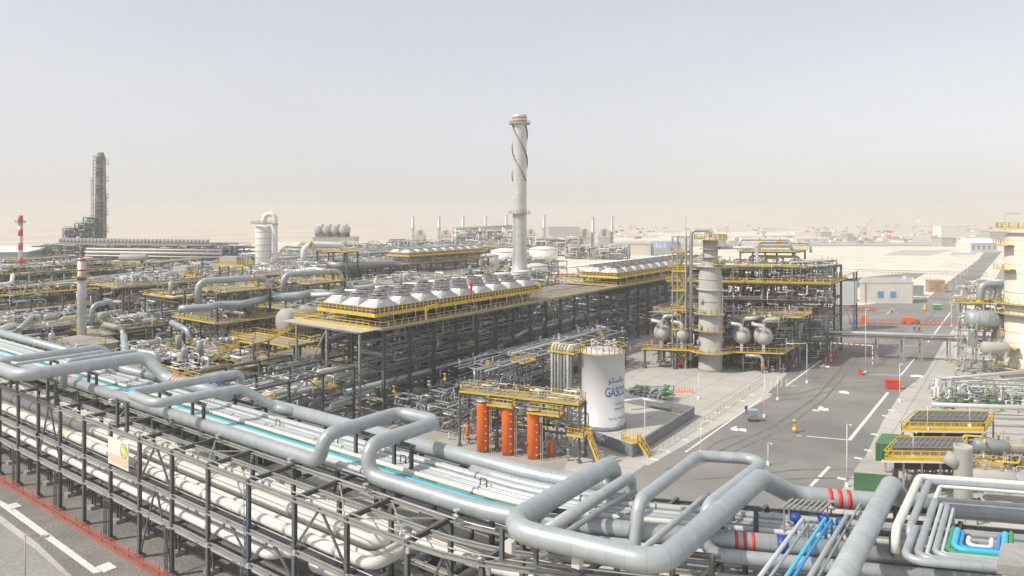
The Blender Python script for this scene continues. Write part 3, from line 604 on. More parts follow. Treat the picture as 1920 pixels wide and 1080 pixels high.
# ---------------- air coolers on their long rack ----------------
def fan_cooler(fr, x0, x1, y0, ny, nx, zp, label, pitch=5.6, group=None, name='air_cooler', rail='yellow', hood='galv', detail=True):
    L = ny*pitch; root = thing(name, fr((x0+x1)/2, y0+L/2, zp), label, 'air cooler', group); px = (x1-x0-1.0)/nx
    mb = MB(); mb.box(x0, x1, y0-.8, y0+L+.8, zp-.05, zp+.02, fr); mb.build('platform', 'grating', root)
    mb = MB(); a = [fr(x0, y0-.8, zp-.3), fr(x1, y0-.8, zp-.3), fr(x1, y0+L+.8, zp-.3), fr(x0, y0+L+.8, zp-.3)]
    for p, q in zip(a, a[1:]+a[:1]): mb.beam(p, q, .14, .5)
    mb.build('edge_beam', rail, root)
    rail_mb([v+Vector((0, 0, .3)) for v in a], True, w=.09, toe=.22, sp=1.1).build('handrail', rail, root)
    MB().box(x0+.5, x1-.5, y0, y0+L, zp+.04, zp+.99, fr).build('tube_bundle', 'mesh_dark', root)
    for i in range(nx):
        for j in range(ny):
            cx = x0+.5+px*(i+.5); cy = y0+pitch*(j+.5); hx, hy = px*.485, pitch*.485; n_ = 8; r = min(hx, hy)*.74; vs = []
            for k in range(n_):
                a_ = 2*math.pi*k/n_; c_, s_ = math.cos(a_), math.sin(a_); q = max(abs(c_), abs(s_)); vs.append(fr(cx+hx*c_/q, cy+hy*s_/q, zp+1.0))
            for k in range(n_):
                a_ = 2*math.pi*k/n_; vs.append(fr(cx+r*math.cos(a_), cy+r*math.sin(a_), zp+2.35))
            mb = MB(); mb.add(vs, [(k, (k+1) % n_, n_+(k+1) % n_, n_+k) for k in range(n_)], False)
            h = mb.build('fan_hood', hood, root)
            mb = MB(); mb.lathe(fr(cx, cy, zp+2.35), [(r*1.0, -.02), (r*1.02, .36), (r*1.05, .42), (r*.96, .42), (r*.95, 0.1)], 20); mb.build('fan_ring', hood, h)
            if detail:
                mb = MB(); c = fr(cx, cy, zp+2.78)
                for q in range(6):
                    a_ = math.pi*q/6; d = Vector((math.cos(a_), math.sin(a_), 0))*r; mb.beam(c-d, c+d, .07, .05)
                mb.lathe(c-Vector((0, 0, .12)), [(0, 0), (r*.96, 0), (r*.96, .04), (0, .05)], 20); mb.lathe(c, [(0, 0), (.45, 0), (.45, .2), (0, .2)], 10)
                mb.build('fan_guard', 'mesh_dark', h)
    return root
VF = WF
def nozzle_row(x, y0, ny, pitch, z, lab, grp, m='steel_light', sgn=1):
    for j in range(ny):
        y = y0+pitch*(j+.5)
        run_pipe([Vector((x-1.4*sgn, y, z+.4)), Vector((x+.2*sgn, y, z+.5)), Vector((x+.3*sgn, y, z-1.7))], .12, m, lab, 'pipe', grp, 'drop_pipe', 8)
def cooler_rack(x0, x1, ys, zd, label, lev=(5, 9, 12.5), nm='pipe_rack', mid=True, deck_to=None):
    br = []
    for i in range(0, len(ys)-1):
        k = i % 3
        br.append(((x1, ys[i]), (x1, ys[i+1]), lev[-1], zd-.4, 'A'))
        if k == 0: br += [((x1, ys[i]), (x1, ys[i+1]), .4, lev[0], 'V'), ((x1, ys[i]), (x1, ys[i+1]), lev[0], lev[1], '/')]
        if k == 1: br.append(((x1, ys[i]), (x1, ys[i+1]), lev[1], lev[2] if len(lev) > 2 else zd-.5, 'A'))
    for (a, b) in ((0, 0), (-1, -1)): br += [((x0, ys[a]), (x1, ys[b]), lev[k], lev[k+1], 'X') for k in range(len(lev)-1)]
    xs = [x0, (x0+x1)/2, x1] if mid else [x0, x1]
    root = steel_frame(nm, WF, xs, ys, list(lev)+[zd], label, 'pipe rack', None, .5, braces=br[:34], bh=.45)
    ye = deck_to or ys[-1]+1.5; MB().box(x0-1.2, x1+1.2, ys[0]-1.5, ye, zd+.01, zd+.1).build('deck', 'grating', root)
    if deck_to:
        MB().box(x1-1.4, x1+1.2, ye+.01, ys[-1]+1.5, zd+.01, zd+.1).build('deck', 'grating', root); sl = MB(); y = ye+1.2
        while y < ys[-1]: sl.beam((x0, y, zd-.15), (x1-1.6, y, zd-.15), .5, .12); y += 1.6
        for x in (x0, x0+4.4, x0+8.8, x1-1.7): sl.beam((x, ye, zd-.35), (x, ys[-1]+1.5, zd-.35), .25, .3)
        sl.build('roof_slats', 'steel_light', root); rail_mb([(x1-1.4, ye, zd+.1), (x1-1.4, ys[-1], zd+.1)], toe=.2).build('handrail', 'yellow', root)
    mb = MB()
    for a, b in (((x0-1.2, ys[0]-1.5), (x1+1.2, ys[0]-1.5)), ((x1+1.2, ys[0]-1.5), (x1+1.2, ys[-1]+1.5)), ((x1+1.2, ys[-1]+1.5), (x0-1.2, ys[-1]+1.5)), ((x0-1.2, ys[-1]+1.5), (x0-1.2, ys[0]-1.5))):
        mb.beam((*a, zd-.1), (*b, zd-.1), .12, .35)
    mb.build('deck_edge', 'grating', root)
    return root
def rack_pipes(fr, x0, x1, y0, y1, levels, n_, lab, grp, rr=(.12, .5), seed=1, axis='y', mats=('clad', 'clad', 'pipe_dark', 'clad_light', 'pipe_dark', 'pipe_cream')):
    rg = random.Random(seed)
    for z in levels:
        x = x0+.4
        while x < x1-.4:
            r = rg.uniform(*rr)*(1 if rg.random() < .35 else .55); a = y0+rg.choice([0, 0, 0, rg.uniform(0, (y1-y0)*.4)]); b = y1-rg.choice([0, 0, rg.uniform(0, (y1-y0)*.4)])
            x += r+.1
            if rg.random() < n_:
                zc = z+r+.05; A = (x, a, zc); B = (x, b, zc)
                if rg.random() < .3: P = [(x, a, zc), (x, b-(b-a)*.3, zc), (x, b-(b-a)*.3+.1, zc+rg.uniform(.6, 1.8)), (x, b, zc+1.2)]
                elif rg.random() < .4: P = [(x, a, zc), (x, b, zc), (x+rg.choice([-1, 1])*rg.uniform(1.5, 4), b, zc)]
                else: P = [A, B]
                if axis == 'y': P = [fr(*p) for p in P]
                else: P = [fr(p[1], p[0], p[2]) for p in P]
                defer('process_pipe', 'pipe', P, r, rg.choice(mats), lab, grp)
            x += r+rg.uniform(.1, .7)
def spools(fr, x0, x1, y0, y1, z0, z1, n_, lab, grp, seed, r=(.06, .22), mats=('clad', 'clad_light', 'galv', 'pipe_dark', 'pipe_cream', 'pipe_white'), step=(1, 4)):
    rg = random.Random(seed)
    for i in range(n_):
        p = [rg.uniform(x0, x1), rg.uniform(y0, y1), rg.uniform(z0, z1)]; P = [fr(*p)]; ax = rg.choice([0, 1, 2]); lo = (x0, y0, z0); hi = (x1, y1, z1)
        for k in range(rg.randint(2, 5)):
            d = rg.uniform(*step)*(1 if ax < 2 else .7); sg_ = rg.choice([-1, 1]); q = p[ax]+sg_*d
            if not lo[ax] <= q <= hi[ax]: q = p[ax]-sg_*d
            q = min(max(q, lo[ax]), hi[ax])
            if abs(q-p[ax]) > .5: p[ax] = q; P.append(fr(*p))
            ax = rg.choice([a for a in (0, 1, 2) if a != ax])
        if len(P) > 1: defer('small_pipe', 'pipe', P, rg.uniform(*r), rg.choice(mats), lab, grp)
def valves(fr, x0, x1, y0, y1, zs, n_, lab, grp, seed, s=1.0, mats=('galv', 'pipe_white', 'steel_light', 'yellow', 'pipe_cream')):
    rg = random.Random(seed)
    for i in range(n_):
        p = fr(rg.uniform(x0, x1), rg.uniform(y0, y1), rg.choice(zs)); h = rg.uniform(.8, 1.7)*s; w = rg.uniform(.18, .4)*s
        mb = MB().tube([p, p+Vector((0, 0, h))], .1*s, 7).lathe(p+Vector((-w, 0, h*.4)), [(w*.7, 0), (w*.7, .08), (w*.4, .1), (w*.4, 2*w-.1), (w*.7, 2*w-.08), (w*.7, 2*w)], 9, (1, 0, 0)).lathe(p+Vector((0, 0, h)), [(0, 0), (w*1.1, 0), (w*1.1, .06), (0, .1)], 10)
        defer('valve', 'valve', mb, h, rg.choice(mats), lab, grp)
def vdrum(fr, x, y, z, r, h, m, lab, grp=None, nm='vertical_drum', cat='vessel', legs=True):
    root = thing(nm, fr(x, y, z), lab, cat, grp); s = r*.35; l = .9 if legs else 0
    MB().lathe(fr(x, y, z+l), [(0, 0), (r*.6, s*.3), (r, s), (r, h-s), (r*.85, h-s*.4), (r*.5, h-.05), (0, h)], 18).build('shell', m, root)
    if legs:
        mb = MB()
        for k in range(4): a = math.pi/4+k*math.pi/2; mb.beam(fr(x+r*.8*math.cos(a), y+r*.8*math.sin(a), z), fr(x+r*.8*math.cos(a), y+r*.8*math.sin(a), z+l+s), .14)
        mb.build('support_legs', 'steel', root)
    MB().tube([fr(x, y, z+l+h-.1), fr(x, y, z+l+h+.5)], r*.25, 8).build('nozzle', m, root); return root
def hdrum(p, d, r, L, m, lab, grp=None, nm='horizontal_vessel', saddle='concrete_grey', band=None, nozz=2, zb=None):
    p = Vector(p); d = Vector(d).normalized(); root = thing(nm, p-Vector((0, 0, r)), lab, 'vessel', grp); s = r*.42
    MB().lathe(p-d*L/2, [(0, 0), (r*.5, s*.12), (r*.82, s*.45), (r, s), (r, L-s), (r*.82, L-s*.45), (r*.5, L-s*.12), (0, L)], 22, d).build('shell', m, root)
    x = Vector((-d.y, d.x, 0)); zb = p.z-r-.8 if zb is None else zb
    for f in (-.3, .3):
        c = p+d*L*f; MB().hexa([c-x*r*.8-d*.2+Vector((0, 0, zb-p.z)), c+x*r*.8-d*.2+Vector((0, 0, zb-p.z)), c+x*r*.8+d*.2+Vector((0, 0, zb-p.z)), c-x*r*.8+d*.2+Vector((0, 0, zb-p.z)),
            c-x*r*.9-d*.2-Vector((0, 0, r*.3)), c+x*r*.9-d*.2-Vector((0, 0, r*.3)), c+x*r*.9+d*.2-Vector((0, 0, r*.3)), c-x*r*.9+d*.2-Vector((0, 0, r*.3))]).build('saddle', saddle, root)
    for k in range(nozz):
        c = p+d*L*(-.2+.4*k/max(1, nozz-1)); MB().tube([c+Vector((0, 0, r*.9)), c+Vector((0, 0, r+.5))], r*.18, 8).tube([c+Vector((0, 0, r+.45)), c+Vector((0, 0, r+.55))], r*.28, 10).build('nozzle', m, root)
    if band:
        for f in (-.25, 0, .25): c = p+d*L*f; MB().tube([c-d*.08, c+d*.08], r*1.02, 22).build('band', band, root)
    return root

YS = [86+6.4*k for k in range(14)]
cooler_rack(-107.5, -91, YS, 16, 'tall dark multi level steel rack under the two nearest rows of fans', (4.6, 8.6, 12.4), deck_to=139)
YC = [YS[-1]+3+6.6*k for k in range(11)]
cooler_rack(-104.5, -91, YC, 16, 'dark steel rack carrying the fan row that ends beside the tall banded column', (4.6, 8.6, 12.4))
CB = fan_cooler(WF, -107.3, -91.6, 85.3, 9, 3, 18.4, 'nearest bank of grey fan hoods above a bright yellow railing, left of the tall chimney')
CC = fan_cooler(WF, -104, -91.6, 175, 12, 2, 18.4, 'bank of grey fan hoods running up to the banded column, right of the tall chimney')
for fr_, (x0, x1, y0, y1), lab in ((WF, (-107, -92, 86, 136), 'bright yellow steel legs'), (WF, (-103.5, -92, 176, 241), 'legs')):
    k = 0
    for y in [y0+5.6*i for i in range(int((y1-y0)/5.6)+1)]:
        for x in (x0, (x0+x1)/2, x1):
            MB().beam((x, y, 16.1), (x, y, 18.3), .28).beam((x, y, 16.6), (x, y+2.4, 18.2), .12).build('leg', 'steel', CB if y1 < 140 else CC)
rail_mb([(-108.9, 84.4, 16.12), (-89.8, 84.4, 16.12), (-89.8, 168, 16.12), (-89.8, 172, 16.12)], toe=.25).build('handrail', 'yellow_pale', CB)
rail_mb([(-105.5, 170.8, 16.12), (-89.8, 170.8, 16.12), (-89.8, 240, 16.12)], toe=.25).build('handrail', 'yellow', CC)
nozzle_row(-91.0, 85.3, 9, 5.6, 17.6, 'grey drop pipe hooking out under the railing of the nearest fan bank', 'drop pipes under the nearest fan bank')
nozzle_row(-91.0, 175, 12, 5.6, 17.6, 'grey drop pipe hooking out under the railing of the fan bank by the banded column', 'drop pipes under the second fan bank')
spools(WF, -106.5, -91.5, 86, 135, 16.3, 18.1, 120, 'small bent pipe between the deck and the fans of the nearest fan bank', 'bent pipes below the nearest fans', 31, (.07, .16), step=(.8, 2.5), mats=('galv', 'pipe_cream', 'clad_light', 'rust'))
spools(WF, -103.5, -91.5, 176, 240, 16.3, 18.1, 110, 'small bent pipe below the fans beside the banded column', 'bent pipes below the second fan bank', 32, (.07, .16), step=(.8, 2.5), mats=('galv', 'pipe_cream', 'clad_light'))
mesh_thing('davit', MB().beam((-90.4, 96, 16.2), (-90.4, 96, 18.6), .22).beam((-90.5, 96, 18.6), (-90.5, 99.5, 18.8), .2).beam((-90.4, 96, 17.6), (-90.4, 97.4, 18.6), .14), 'yellow', 'bright yellow davit arm on the deck edge under the nearest fan bank', 'davit')
# header with white saddles along the back of the nearest bank
for x, z, r, lab in ((-109.3, 20.6, .22, 'long grey header pipe behind the nearest fan bank'), (-109.9, 20.0, .16, 'slim grey header pipe below the long header behind the nearest fans')):
    run_pipe([Vector((x, 86, z-1.0)), Vector((x, 160, z-1.0))], r, 'clad', lab, 'pipe', None, 'header_pipe', 10)
for k in range(9):
    y = 88+8.2*k
    run_pipe([Vector((-111.5, y-1.5, 20.3)), Vector((-108.8, y+.4, 20.4)), Vector((-108.4, y+1.4, 20.4)), Vector((-108.3, y+1.6, 18.8))], .36, 'pipe_white', 'short thick white pipe hooking over the header behind the nearest fan bank', 'pipe', 'white hooked pipes behind the nearest fan bank', 'hooked_pipe', 12)
for k in range(14):
    y = 174+5.6*k
    run_pipe([Vector((-107, y-1.8, 20.6)), Vector((-104.6, y-.2, 20.7)), Vector((-104.2, y+.4, 19))], .3, 'pipe_white', 'short white pipe hooking over the back of the fan bank beside the banded column', 'pipe', 'white hooked pipes behind the second fan bank', 'hooked_pipe', 8)
for k, y in enumerate((87.5, 101, 118, 134)):
    lamp_post((-91.4, y, 16.1), 6.2, Vector((.8, .2, 0)), 'slim grey lamp pole rising above the yellow rail of the nearest fan bank', 'lamp poles on the nearest fan bank', 'steel_light', r=.07)
P_ = Vector((-91.3, 110, 19.2)); mesh_thing('flag', MB().beam(P_, P_+Vector((0, 0, 2.8)), .07).hexa([P_+Vector((.0, .05, 1.0)), P_+Vector((.1, .4, 0.2)), P_+Vector((.12, .4, .2)), P_+Vector((.02, .05, 1)), P_+Vector((0, .05, 2.7)), P_+Vector((.1, .7, 2.4)), P_+Vector((.12, .7, 2.4)), P_+Vector((.02, .05, 2.7))]), 'red', 'small red flag hanging at the rail of the nearest fan bank', 'flag')
# pipes inside the racks
for i, (a, b) in enumerate(((86, 168), (172, 240))):
    lab = ['pipe lying on a level of the rack below the nearest fan bank', 'pipe lying on a level of the rack below the second fan bank'][i]
    rack_pipes(WF, -107, -91.4, a, b, (4.6, 8.6), .8, lab, 'pipes in the %s fan rack' % ['nearest', 'second'][i], (.15, .48), 11+i)
    rack_pipes(WF, -107, -91.4, a, b, (12.4,), .7, lab, 'pipes in the %s fan rack' % ['nearest', 'second'][i], (.12, .4), 21+i)
spools(WF, -107, -91, 86, 240, .5, 15.5, 520, 'small bent pipe woven between the levels of the long fan racks', 'bent pipes in the long fan racks', 33, (.07, .2), step=(1.5, 7))
run_pipe([Vector((-91.8, 78, 6.2)), Vector((-91.8, 104, 6.2)), Vector((-91.8, 107, 5.0)), Vector((-91.8, 130, 9.4)), Vector((-91.8, 168, 9.6))], .48, 'clad', 'thick grey pipe climbing along the outer side of the nearest fan rack', 'pipe', None, 'pipe', 14)
valves(WF, -107, -91, 86, 238, (4.7, 8.7, 12.5), 90, 'small valve standing on a level of the long fan racks', 'valves in the long fan racks', 5)
# equipment standing on the ground under and behind the fan racks
for i in range(16):
    y = 90+9.4*i; hdrum((-99+rnd.uniform(-3, 3), y, 1.9), (1, 0, 0), .8, 4.5, rnd.choice(['clad', 'pipe_cream', 'clad_light']), 'pale drum pump on the ground inside the long fan rack', 'drum pumps under the long fan racks', 'pump_drum', nozz=2)
# lower rack in front of the fan rack
rE = steel_frame('pipe_rack', WF, [-108, -99.5, -91], [53.6, 60.0, 66.4, 72.8, 79.2], [3.8, 7.6, 10.4], 'lower dark steel rack joining the nearest fan rack to the pipe rack', 'pipe rack', None, .36,
   braces=[((-91, 60), (-91, 66.4), 3.8, 7.4, 'V'), ((-91, 66.4), (-91, 72.8), 7.6, 10.2, 'A'), ((-91, 72.8), (-91, 79.2), .3, 3.6, '/'), ((-91, 53.6), (-91, 60), 7.6, 10.2, '/'), ((-108, 53.6), (-99.5, 53.6), 3.8, 7.4, 'X')],
   decks=[(-96, -91, 60, 64, 7.7), (-96, -91.2, 73, 76, 7.7), (-98, -92, 66, 69, 3.9), (-107, -101, 54, 58, 10.5)])
rack_pipes(WF, -108, -91, 53, 84, (3.8, 7.6), .75, 'pipe lying on the lower rack that joins the nearest fan rack', 'pipes on the lower joining rack', (.15, .5), 41)
spools(WF, -108, -91, 53, 84, .5, 10, 170, 'small bent pipe around the lower joining rack', 'bent pipes at the lower joining rack', 42, (.06, .18))
valves(WF, -108, -91, 54, 84, (.05, 3.9, 7.7), 40, 'small valve on the lower joining rack', 'valves on the lower joining rack', 43)
tg = thing('stair_tower', (-111, 80, 0), 'yellow railed stair with landings descending from the near corner of the nearest fan deck', 'stairs')
stairs(tg, (-108.5, 83.3, 16.1), (-114.5, 78.5, 12.2), 1.0); stairs(tg, (-118.5, 76.5, 12.2), (-122.5, 72, 8.4), 1.0)
MB().box(-118.8, -114.2, 75.6, 79.2, 12.1, 12.2).build('landing', 'grating', tg); rail_mb(rail_box(WF, -118.8, -114.2, 75.6, 79.2, 12.2), True).build('handrail', 'yellow', tg)
for x, y in ((-118.6, 75.8), (-114.4, 75.8), (-118.6, 79), (-114.4, 79)): MB().beam((x, y, 0), (x, y, 12.1), .25).build('post', 'steel', tg)
rail_mb([(-109, 82.5, 16.1), (-91, 82.5, 16.1)], toe=.3).build('handrail', 'yellow', tg); MB().box(-112, -90, 80, 84.2, 15.98, 16.08).build('deck', 'deck_pale', tg)
MB().beam((-109, 80.2, 15.9), (-91, 80.2, 15.9), .2, .35).build('deck_beam', 'steel_light', tg)
for x in (-108, -99.5, -91): MB().ibeam((x, 80.5, 0), (x, 80.5, 15.9), .36, .36).build('post', 'steel_light', tg)
MB().beam((-99.5, 80.4, 15.6), (-104, 80.4, 9), .22).build('brace', 'steel_light', tg)

# ---------------- white storage tank with its bund ----------------
TC = G(1130, 797); TR, THt = 3.7, 12.6
tk = thing('storage_tank', TC, 'tall white cylindrical tank with blue lettering standing in a grey walled bund', 'tank')
MB().lathe(TC, [(TR+.08, 0), (TR+.08, .9), (TR, .92), (TR, THt), (TR+.06, THt+.02), (TR+.06, THt+.1), (TR*.5, THt+.45), (0, THt+.55)], 48).build('shell', 'tank_white', tk)
MB().lathe(TC, [(TR+.3, 0), (TR+.3, .5), (TR+.1, .7), (0, .7)], 48).build('base_ring', 'wall_grey', tk)
pts = [TC+Vector(((TR+.15)*math.cos(a*math.pi/12), (TR+.15)*math.sin(a*math.pi/12), THt+.05)) for a in range(24)]
rail_mb(pts, True, w=.06, toe=.2, sp=.8).build('handrail', 'yellow', tk)
for k in range(16):
    a = k*.393+.2; q = TC+Vector((2.0*math.cos(a), 2.0*math.sin(a), THt+.3)); MB().pipe([q, q+Vector((0, 0, .8+.4*(k % 3))), q+Vector((.7, -.4, .8+.4*(k % 3)))], .09, 7).build('roof_vent', 'galv' if k % 2 else 'pipe_cream', tk)
def wrap_text(txt, size, m, ang, z, parent, name, squash=1.0):
    cu = bpy.data.curves.new('lettering', 'FONT'); cu.body = txt; cu.size = size; cu.align_x = 'CENTER'; cu.extrude = 0; cu.offset = .012*size
    ob = bpy.data.objects.new(name, cu); COL.objects.link(ob); dg = bpy.context.evaluated_depsgraph_get(); me = bpy.data.meshes.new_from_object(ob.evaluated_get(dg))
    bpy.data.objects.remove(ob); R2 = TR+.025
    for v in me.vertices:
        a = ang+v.co.x*squash/R2; v.co = (R2*math.cos(a), R2*math.sin(a), z+v.co.y)
    me.materials.clear(); me.materials.append(MATS[m]); o = bpy.data.objects.new(name, me); COL.objects.link(o); o.parent = parent; return o
vdir = math.atan2(-TC.y, -TC.x)      # towards the viewpoint
wrap_text('GASCO', 2.15, 'logo_blue', vdir+.70, 5.75, tk, 'lettering', .62)
wrap_text('\ufeee\ufedc\ufeb3\ufe8e\ufe9f', 1.3, 'logo_blue', vdir+.70, 8.0, tk, 'lettering', 1.0)
wrap_text('TANK No.', .62, 'text_grey', vdir+.85, 4.2, tk, 'lettering', .9)
wrap_text('DEMIN WATER', .5, 'text_grey', vdir+.9, 3.45, tk, 'lettering', .8)
wrap_text('The Abu Dhabi Gas', .55, 'text_grey', vdir+.75, 1.9, tk, 'lettering', .85)
# bund
bt_ = thing('bund_wall', G(1200, 800), 'low grey concrete bund wall enclosing the white tank and its paved floor', 'wall')
ring = [G(1092, 822), G(1185, 857), G(1300, 782), G(1225, 765), G(1160, 752)]
for a, b, nm_ in zip(ring, ring[1:], ('a', 'b', 'c', 'd')):
    mb = MB(); d = (b-a).normalized()*.15; mb.beam(a-d+Vector((0, 0, .9)), b+d+Vector((0, 0, .9)), .35, 1.8 if nm_ != 'd' else 1.5); mb.build('wall_run', 'wall_grey', bt_)
gp = MB().poly([v+Vector((0, 0, .05)) for v in ring]+[G(1090, 770)+Vector((0, 0, .05))]); gp.build('floor', 'concrete', bt_)
p = G(1184, 826, 1.8); tg = thing('step_over', p, 'small yellow step over platform at the near corner of the bund wall', 'platform')
fr_ = Frame((p.x, p.y), 0, 0); MB().box(-1.3, 1.3, -.6, .6, 1.8, 1.9, fr_).build('deck', 'yellow', tg); rail_mb(rail_box(fr_, -1.3, 1.3, -.6, .6, 1.9), True, sp=.7).build('handrail', 'yellow', tg); stairs(tg, fr_(1.3, 0, 1.9), fr_(3, -.2, 0), .8)
# pipes and platform on the left of the tank
L0 = TC+Vector((-3.9, -3.0, 0)); fT = Frame((L0.x, L0.y), 0, 0)
tg = steel_frame('access_tower', fT, [-3.4, -1.6, .4], [-1.2, 1.2], [4.5, 8.5, 12.3], 'slim steel frame with a yellow topped platform against the side of the white tank', 'steel structure', None, .16, m='steel_light', decks=[(-4.2, 1.2, -1.8, 1.6, 12.4), (-.4, 1.6, -2.0, -.6, 5.6)], bh=.16,
   braces=[((-1.6, -1.2), (.4, -1.2), 0, 4.5, '/'), ((-1.6, -1.2), (.4, -1.2), 4.5, 8.5, '\\'), ((-1.6, -1.2), (.4, -1.2), 8.5, 12.3, '/')])
for k, (x, r, m) in enumerate([(-3.5, .22, 'pipe_white'), (-2.9, .14, 'clad_light'), (-2.2, .24, 'clad_light'), (-1.6, .18, 'clad'), (-1.0, .16, 'clad_light'), (-.3, .24, 'pipe_white'), (.3, .12, 'clad')]):
    run_pipe([fT(x, -1.4, .3), fT(x, -1.4, 12.9), fT(x, -1.0, 13.6), fT(x+.5, .2, 13.6), fT(x+.6, .4, 13.0)], r, m, 'upright pale pipe with a hooked top beside the white tank', 'pipe', 'upright pipes beside the white tank', 'riser_pipe', 10)
# ---------------- orange vessels and the yellow platform over them ----------------
OV = []
for k, (px, by, ty) in enumerate([(905.5, 846, 752), (952, 852, 760), (1000, 859, 768)]):
    p = G(px, by); D = F*36/(by-400); zt = ZP(ty, D); r = 11.7*D/F
    tg = thing('orange_vessel', p, ['orange upright vessel nearest the fan rack, partly in shade', 'middle one of the three tall orange upright vessels', 'orange upright vessel nearest the white tank'][k], 'vessel', 'tall orange upright vessels')
    MB().lathe(p, [(r*.92, 0), (r*.92, .5), (r, .55), (r, zt-.55), (r*.96, zt-.3), (r*.75, zt-.08), (0, zt)], 28).build('shell', 'orange', tg)
    nz = p+Vector((-.55*r, -.75*r, 2.3)); MB().tube([nz, nz+Vector((-.22, -.3, 0))], .17, 12).tube([nz+Vector((-.18, -.25, 0)), nz+Vector((-.22, -.3, 0))], .24, 12).build('nozzle', 'orange', tg)
    MB().lathe(p+Vector((0, 0, zt-.15)), [(.35, 0), (.35, .2), (1.05, .22), (1.05, .3), (0, .32)], 20).build('top_flange', 'galv', tg)
    for q in range(6): zz = .8+q*1.1; c = p+Vector((r*.83, -r*.5, zz)); MB().tube([c, c+Vector((.28, -.12, 0))], .07, 7).lathe(c+Vector((.25, -.1, 0)), [(0, -.1), (.13, -.08), (.13, .08), (0, .1)], 8).build('gauge_nozzle', 'galv', tg)
    for x_ in (.55, .85): MB().beam(p+Vector((r+x_, -.2, 0)), p+Vector((r+x_, -.2, zt-.3)), .07).build('ladder_rail', 'galv', tg)
    cg = p+Vector((r+1.1, .3, zt-1.6)); c2 = thing('small_platform', cg, 'small round yellow basket platform hanging behind an orange vessel', 'platform', 'yellow basket platforms by the orange vessels')
    MB().lathe(cg-Vector((0, 0, .6)), [(0, 0), (.5, 0), (.55, .08), (0, .1)], 12).build('floor', 'yellow', c2); rail_mb([cg+Vector((.5*math.cos(a*.785), .5*math.sin(a*.785), -.5)) for a in range(8)], True, toe=0, sp=.8).build('handrail', 'yellow', c2)
    OV.append(p)
for k, (px, by, ty) in enumerate([(877, 826, 795), (1034, 857, 824)]):
    p = G(px, by); D = F*36/(by-400); zt = ZP(ty, D)
    tg = thing('orange_vessel', p, ['slim short red orange cylinder left of the three tall orange vessels', 'slim short red orange cylinder between the tall orange vessels and the white tank'][k], 'vessel')
    MB().lathe(p, [(.3, 0), (.3, zt-.3), (.22, zt-.1), (0, zt)], 16).build('shell', 'orange', tg); MB().tube([p+Vector((0, 0, zt-.05)), p+Vector((0, 0, zt+.35))], .12, 8).build('cap', 'red', tg)
    for q in (-1.3, -.7): run_pipe([p+Vector((q, -.2, 0)), p+Vector((q, -.2, zt-.6)), p+Vector((q+.5, .1, zt-.3)), p+Vector((-.2, 0, zt-.3))], .09, 'clad_light', 'thin pale pipe bending into a short red orange cylinder', 'pipe', 'thin pipes at the short red orange cylinders', 'small_pipe', 8)
q0 = G(860, 735, 8.4); q1 = G(1085, 760, 8.4)
u_ = math.degrees(math.atan2(q1.y-q0.y, q1.x-q0.x)); fO = Frame((q0.x, q0.y), u_, u_); Lp = (q1-q0).length
steel_frame('service_platform', fO, [0, Lp*.33, Lp*.66, Lp], [.3, 3.3], [4.2, 8.3], 'long yellow railed platform on dark legs above the three tall orange vessels', 'platform', None, .26,
   decks=[(0, Lp, .1, 3.4, 8.35), (Lp*.28, Lp*.5, -1.6, .0, 7.3), (Lp*.62, Lp*.88, -1.8, 0, 6.9), (Lp-1.4, Lp+1.2, -1.5, 1.0, 4.3)], braces=[((0, .3), (Lp*.33, .3), 4.2, 8.2, '/'), ((Lp*.66, 3.3), (Lp, 3.3), .2, 4.2, 'V'), ((Lp*.66, .3), (Lp, .3), 4.2, 8.2, '/')])
spools(fO, 0, Lp, 0, 5, 8.5, 9.6, 26, 'small pipe on the yellow platform above the orange vessels', 'small pipes on the orange vessel platform', 51, (.06, .14), step=(.8, 3))
spools(fO, 0, Lp, 2, 8, .4, 7, 60, 'bent pipe behind the three tall orange vessels', 'bent pipes behind the orange vessels', 52, (.08, .22), step=(1, 5), mats=('clad', 'clad_light', 'galv', 'pipe_dark'))
valves(fO, -4, Lp+3, 0, 9, (.05, .05, 4.3), 30, 'small valve on the ground behind the orange vessels', 'valves behind the orange vessels', 53)
tg = thing('ladder_stair', fO(Lp+2, 1, 0), 'yellow stair climbing to the platform between orange vessels and white tank', 'stairs'); stairs(tg, fO(Lp+3.8, -1.5, .1), fO(Lp+1.6, -.4, 4.3), .8, side=fO.v)

steel_frame('pipe_rack', WF, [-88.4, -82, -77], [101, 108, 115, 122, 129, 136, 143, 150], [4.2, 7.6], 'dark steel side rack between the nearest fan rack and the white tank', 'pipe rack', None, .36,
   braces=[((-77, 101), (-77, 108), .3, 4.2, 'V'), ((-77, 115), (-77, 122), 4.2, 7.4, 'A'), ((-77, 143), (-77, 150), .3, 4, 'X'), ((-88.4, 101), (-82, 101), 4.2, 7.4, 'X'), ((-77, 122), (-77, 129), 4.2, 7.4, '/'), ((-77, 136), (-77, 143), 4.2, 7.4, 'A')], decks=[(-80, -76.5, 108, 112, 7.7), (-82, -76.5, 130, 134, 4.3)])
rack_pipes(WF, -88.2, -77.2, 98, 152, (4.2, 7.6), .7, 'pipe lying on the side rack near the white tank', 'pipes on the side rack near the tank', (.14, .42), 201, 'y', ('clad', 'pipe_dark', 'pipe_dark', 'steel_light', 'clad', 'pipe_cream'))
rack_pipes(WF, -88.2, -77.2, 98, 152, (.3,), .5, 'pipe lying on the side rack near the white tank', 'pipes on the side rack near the tank', (.1, .3), 202)
spools(WF, -88.4, -76.5, 98, 152, .4, 8.6, 300, 'small bent pipe on the side rack near the white tank', 'bent pipes on the side rack', 203, (.06, .18), step=(1.2, 5), mats=('clad', 'pipe_dark', 'steel_light', 'galv', 'steel', 'pipe_dark'))
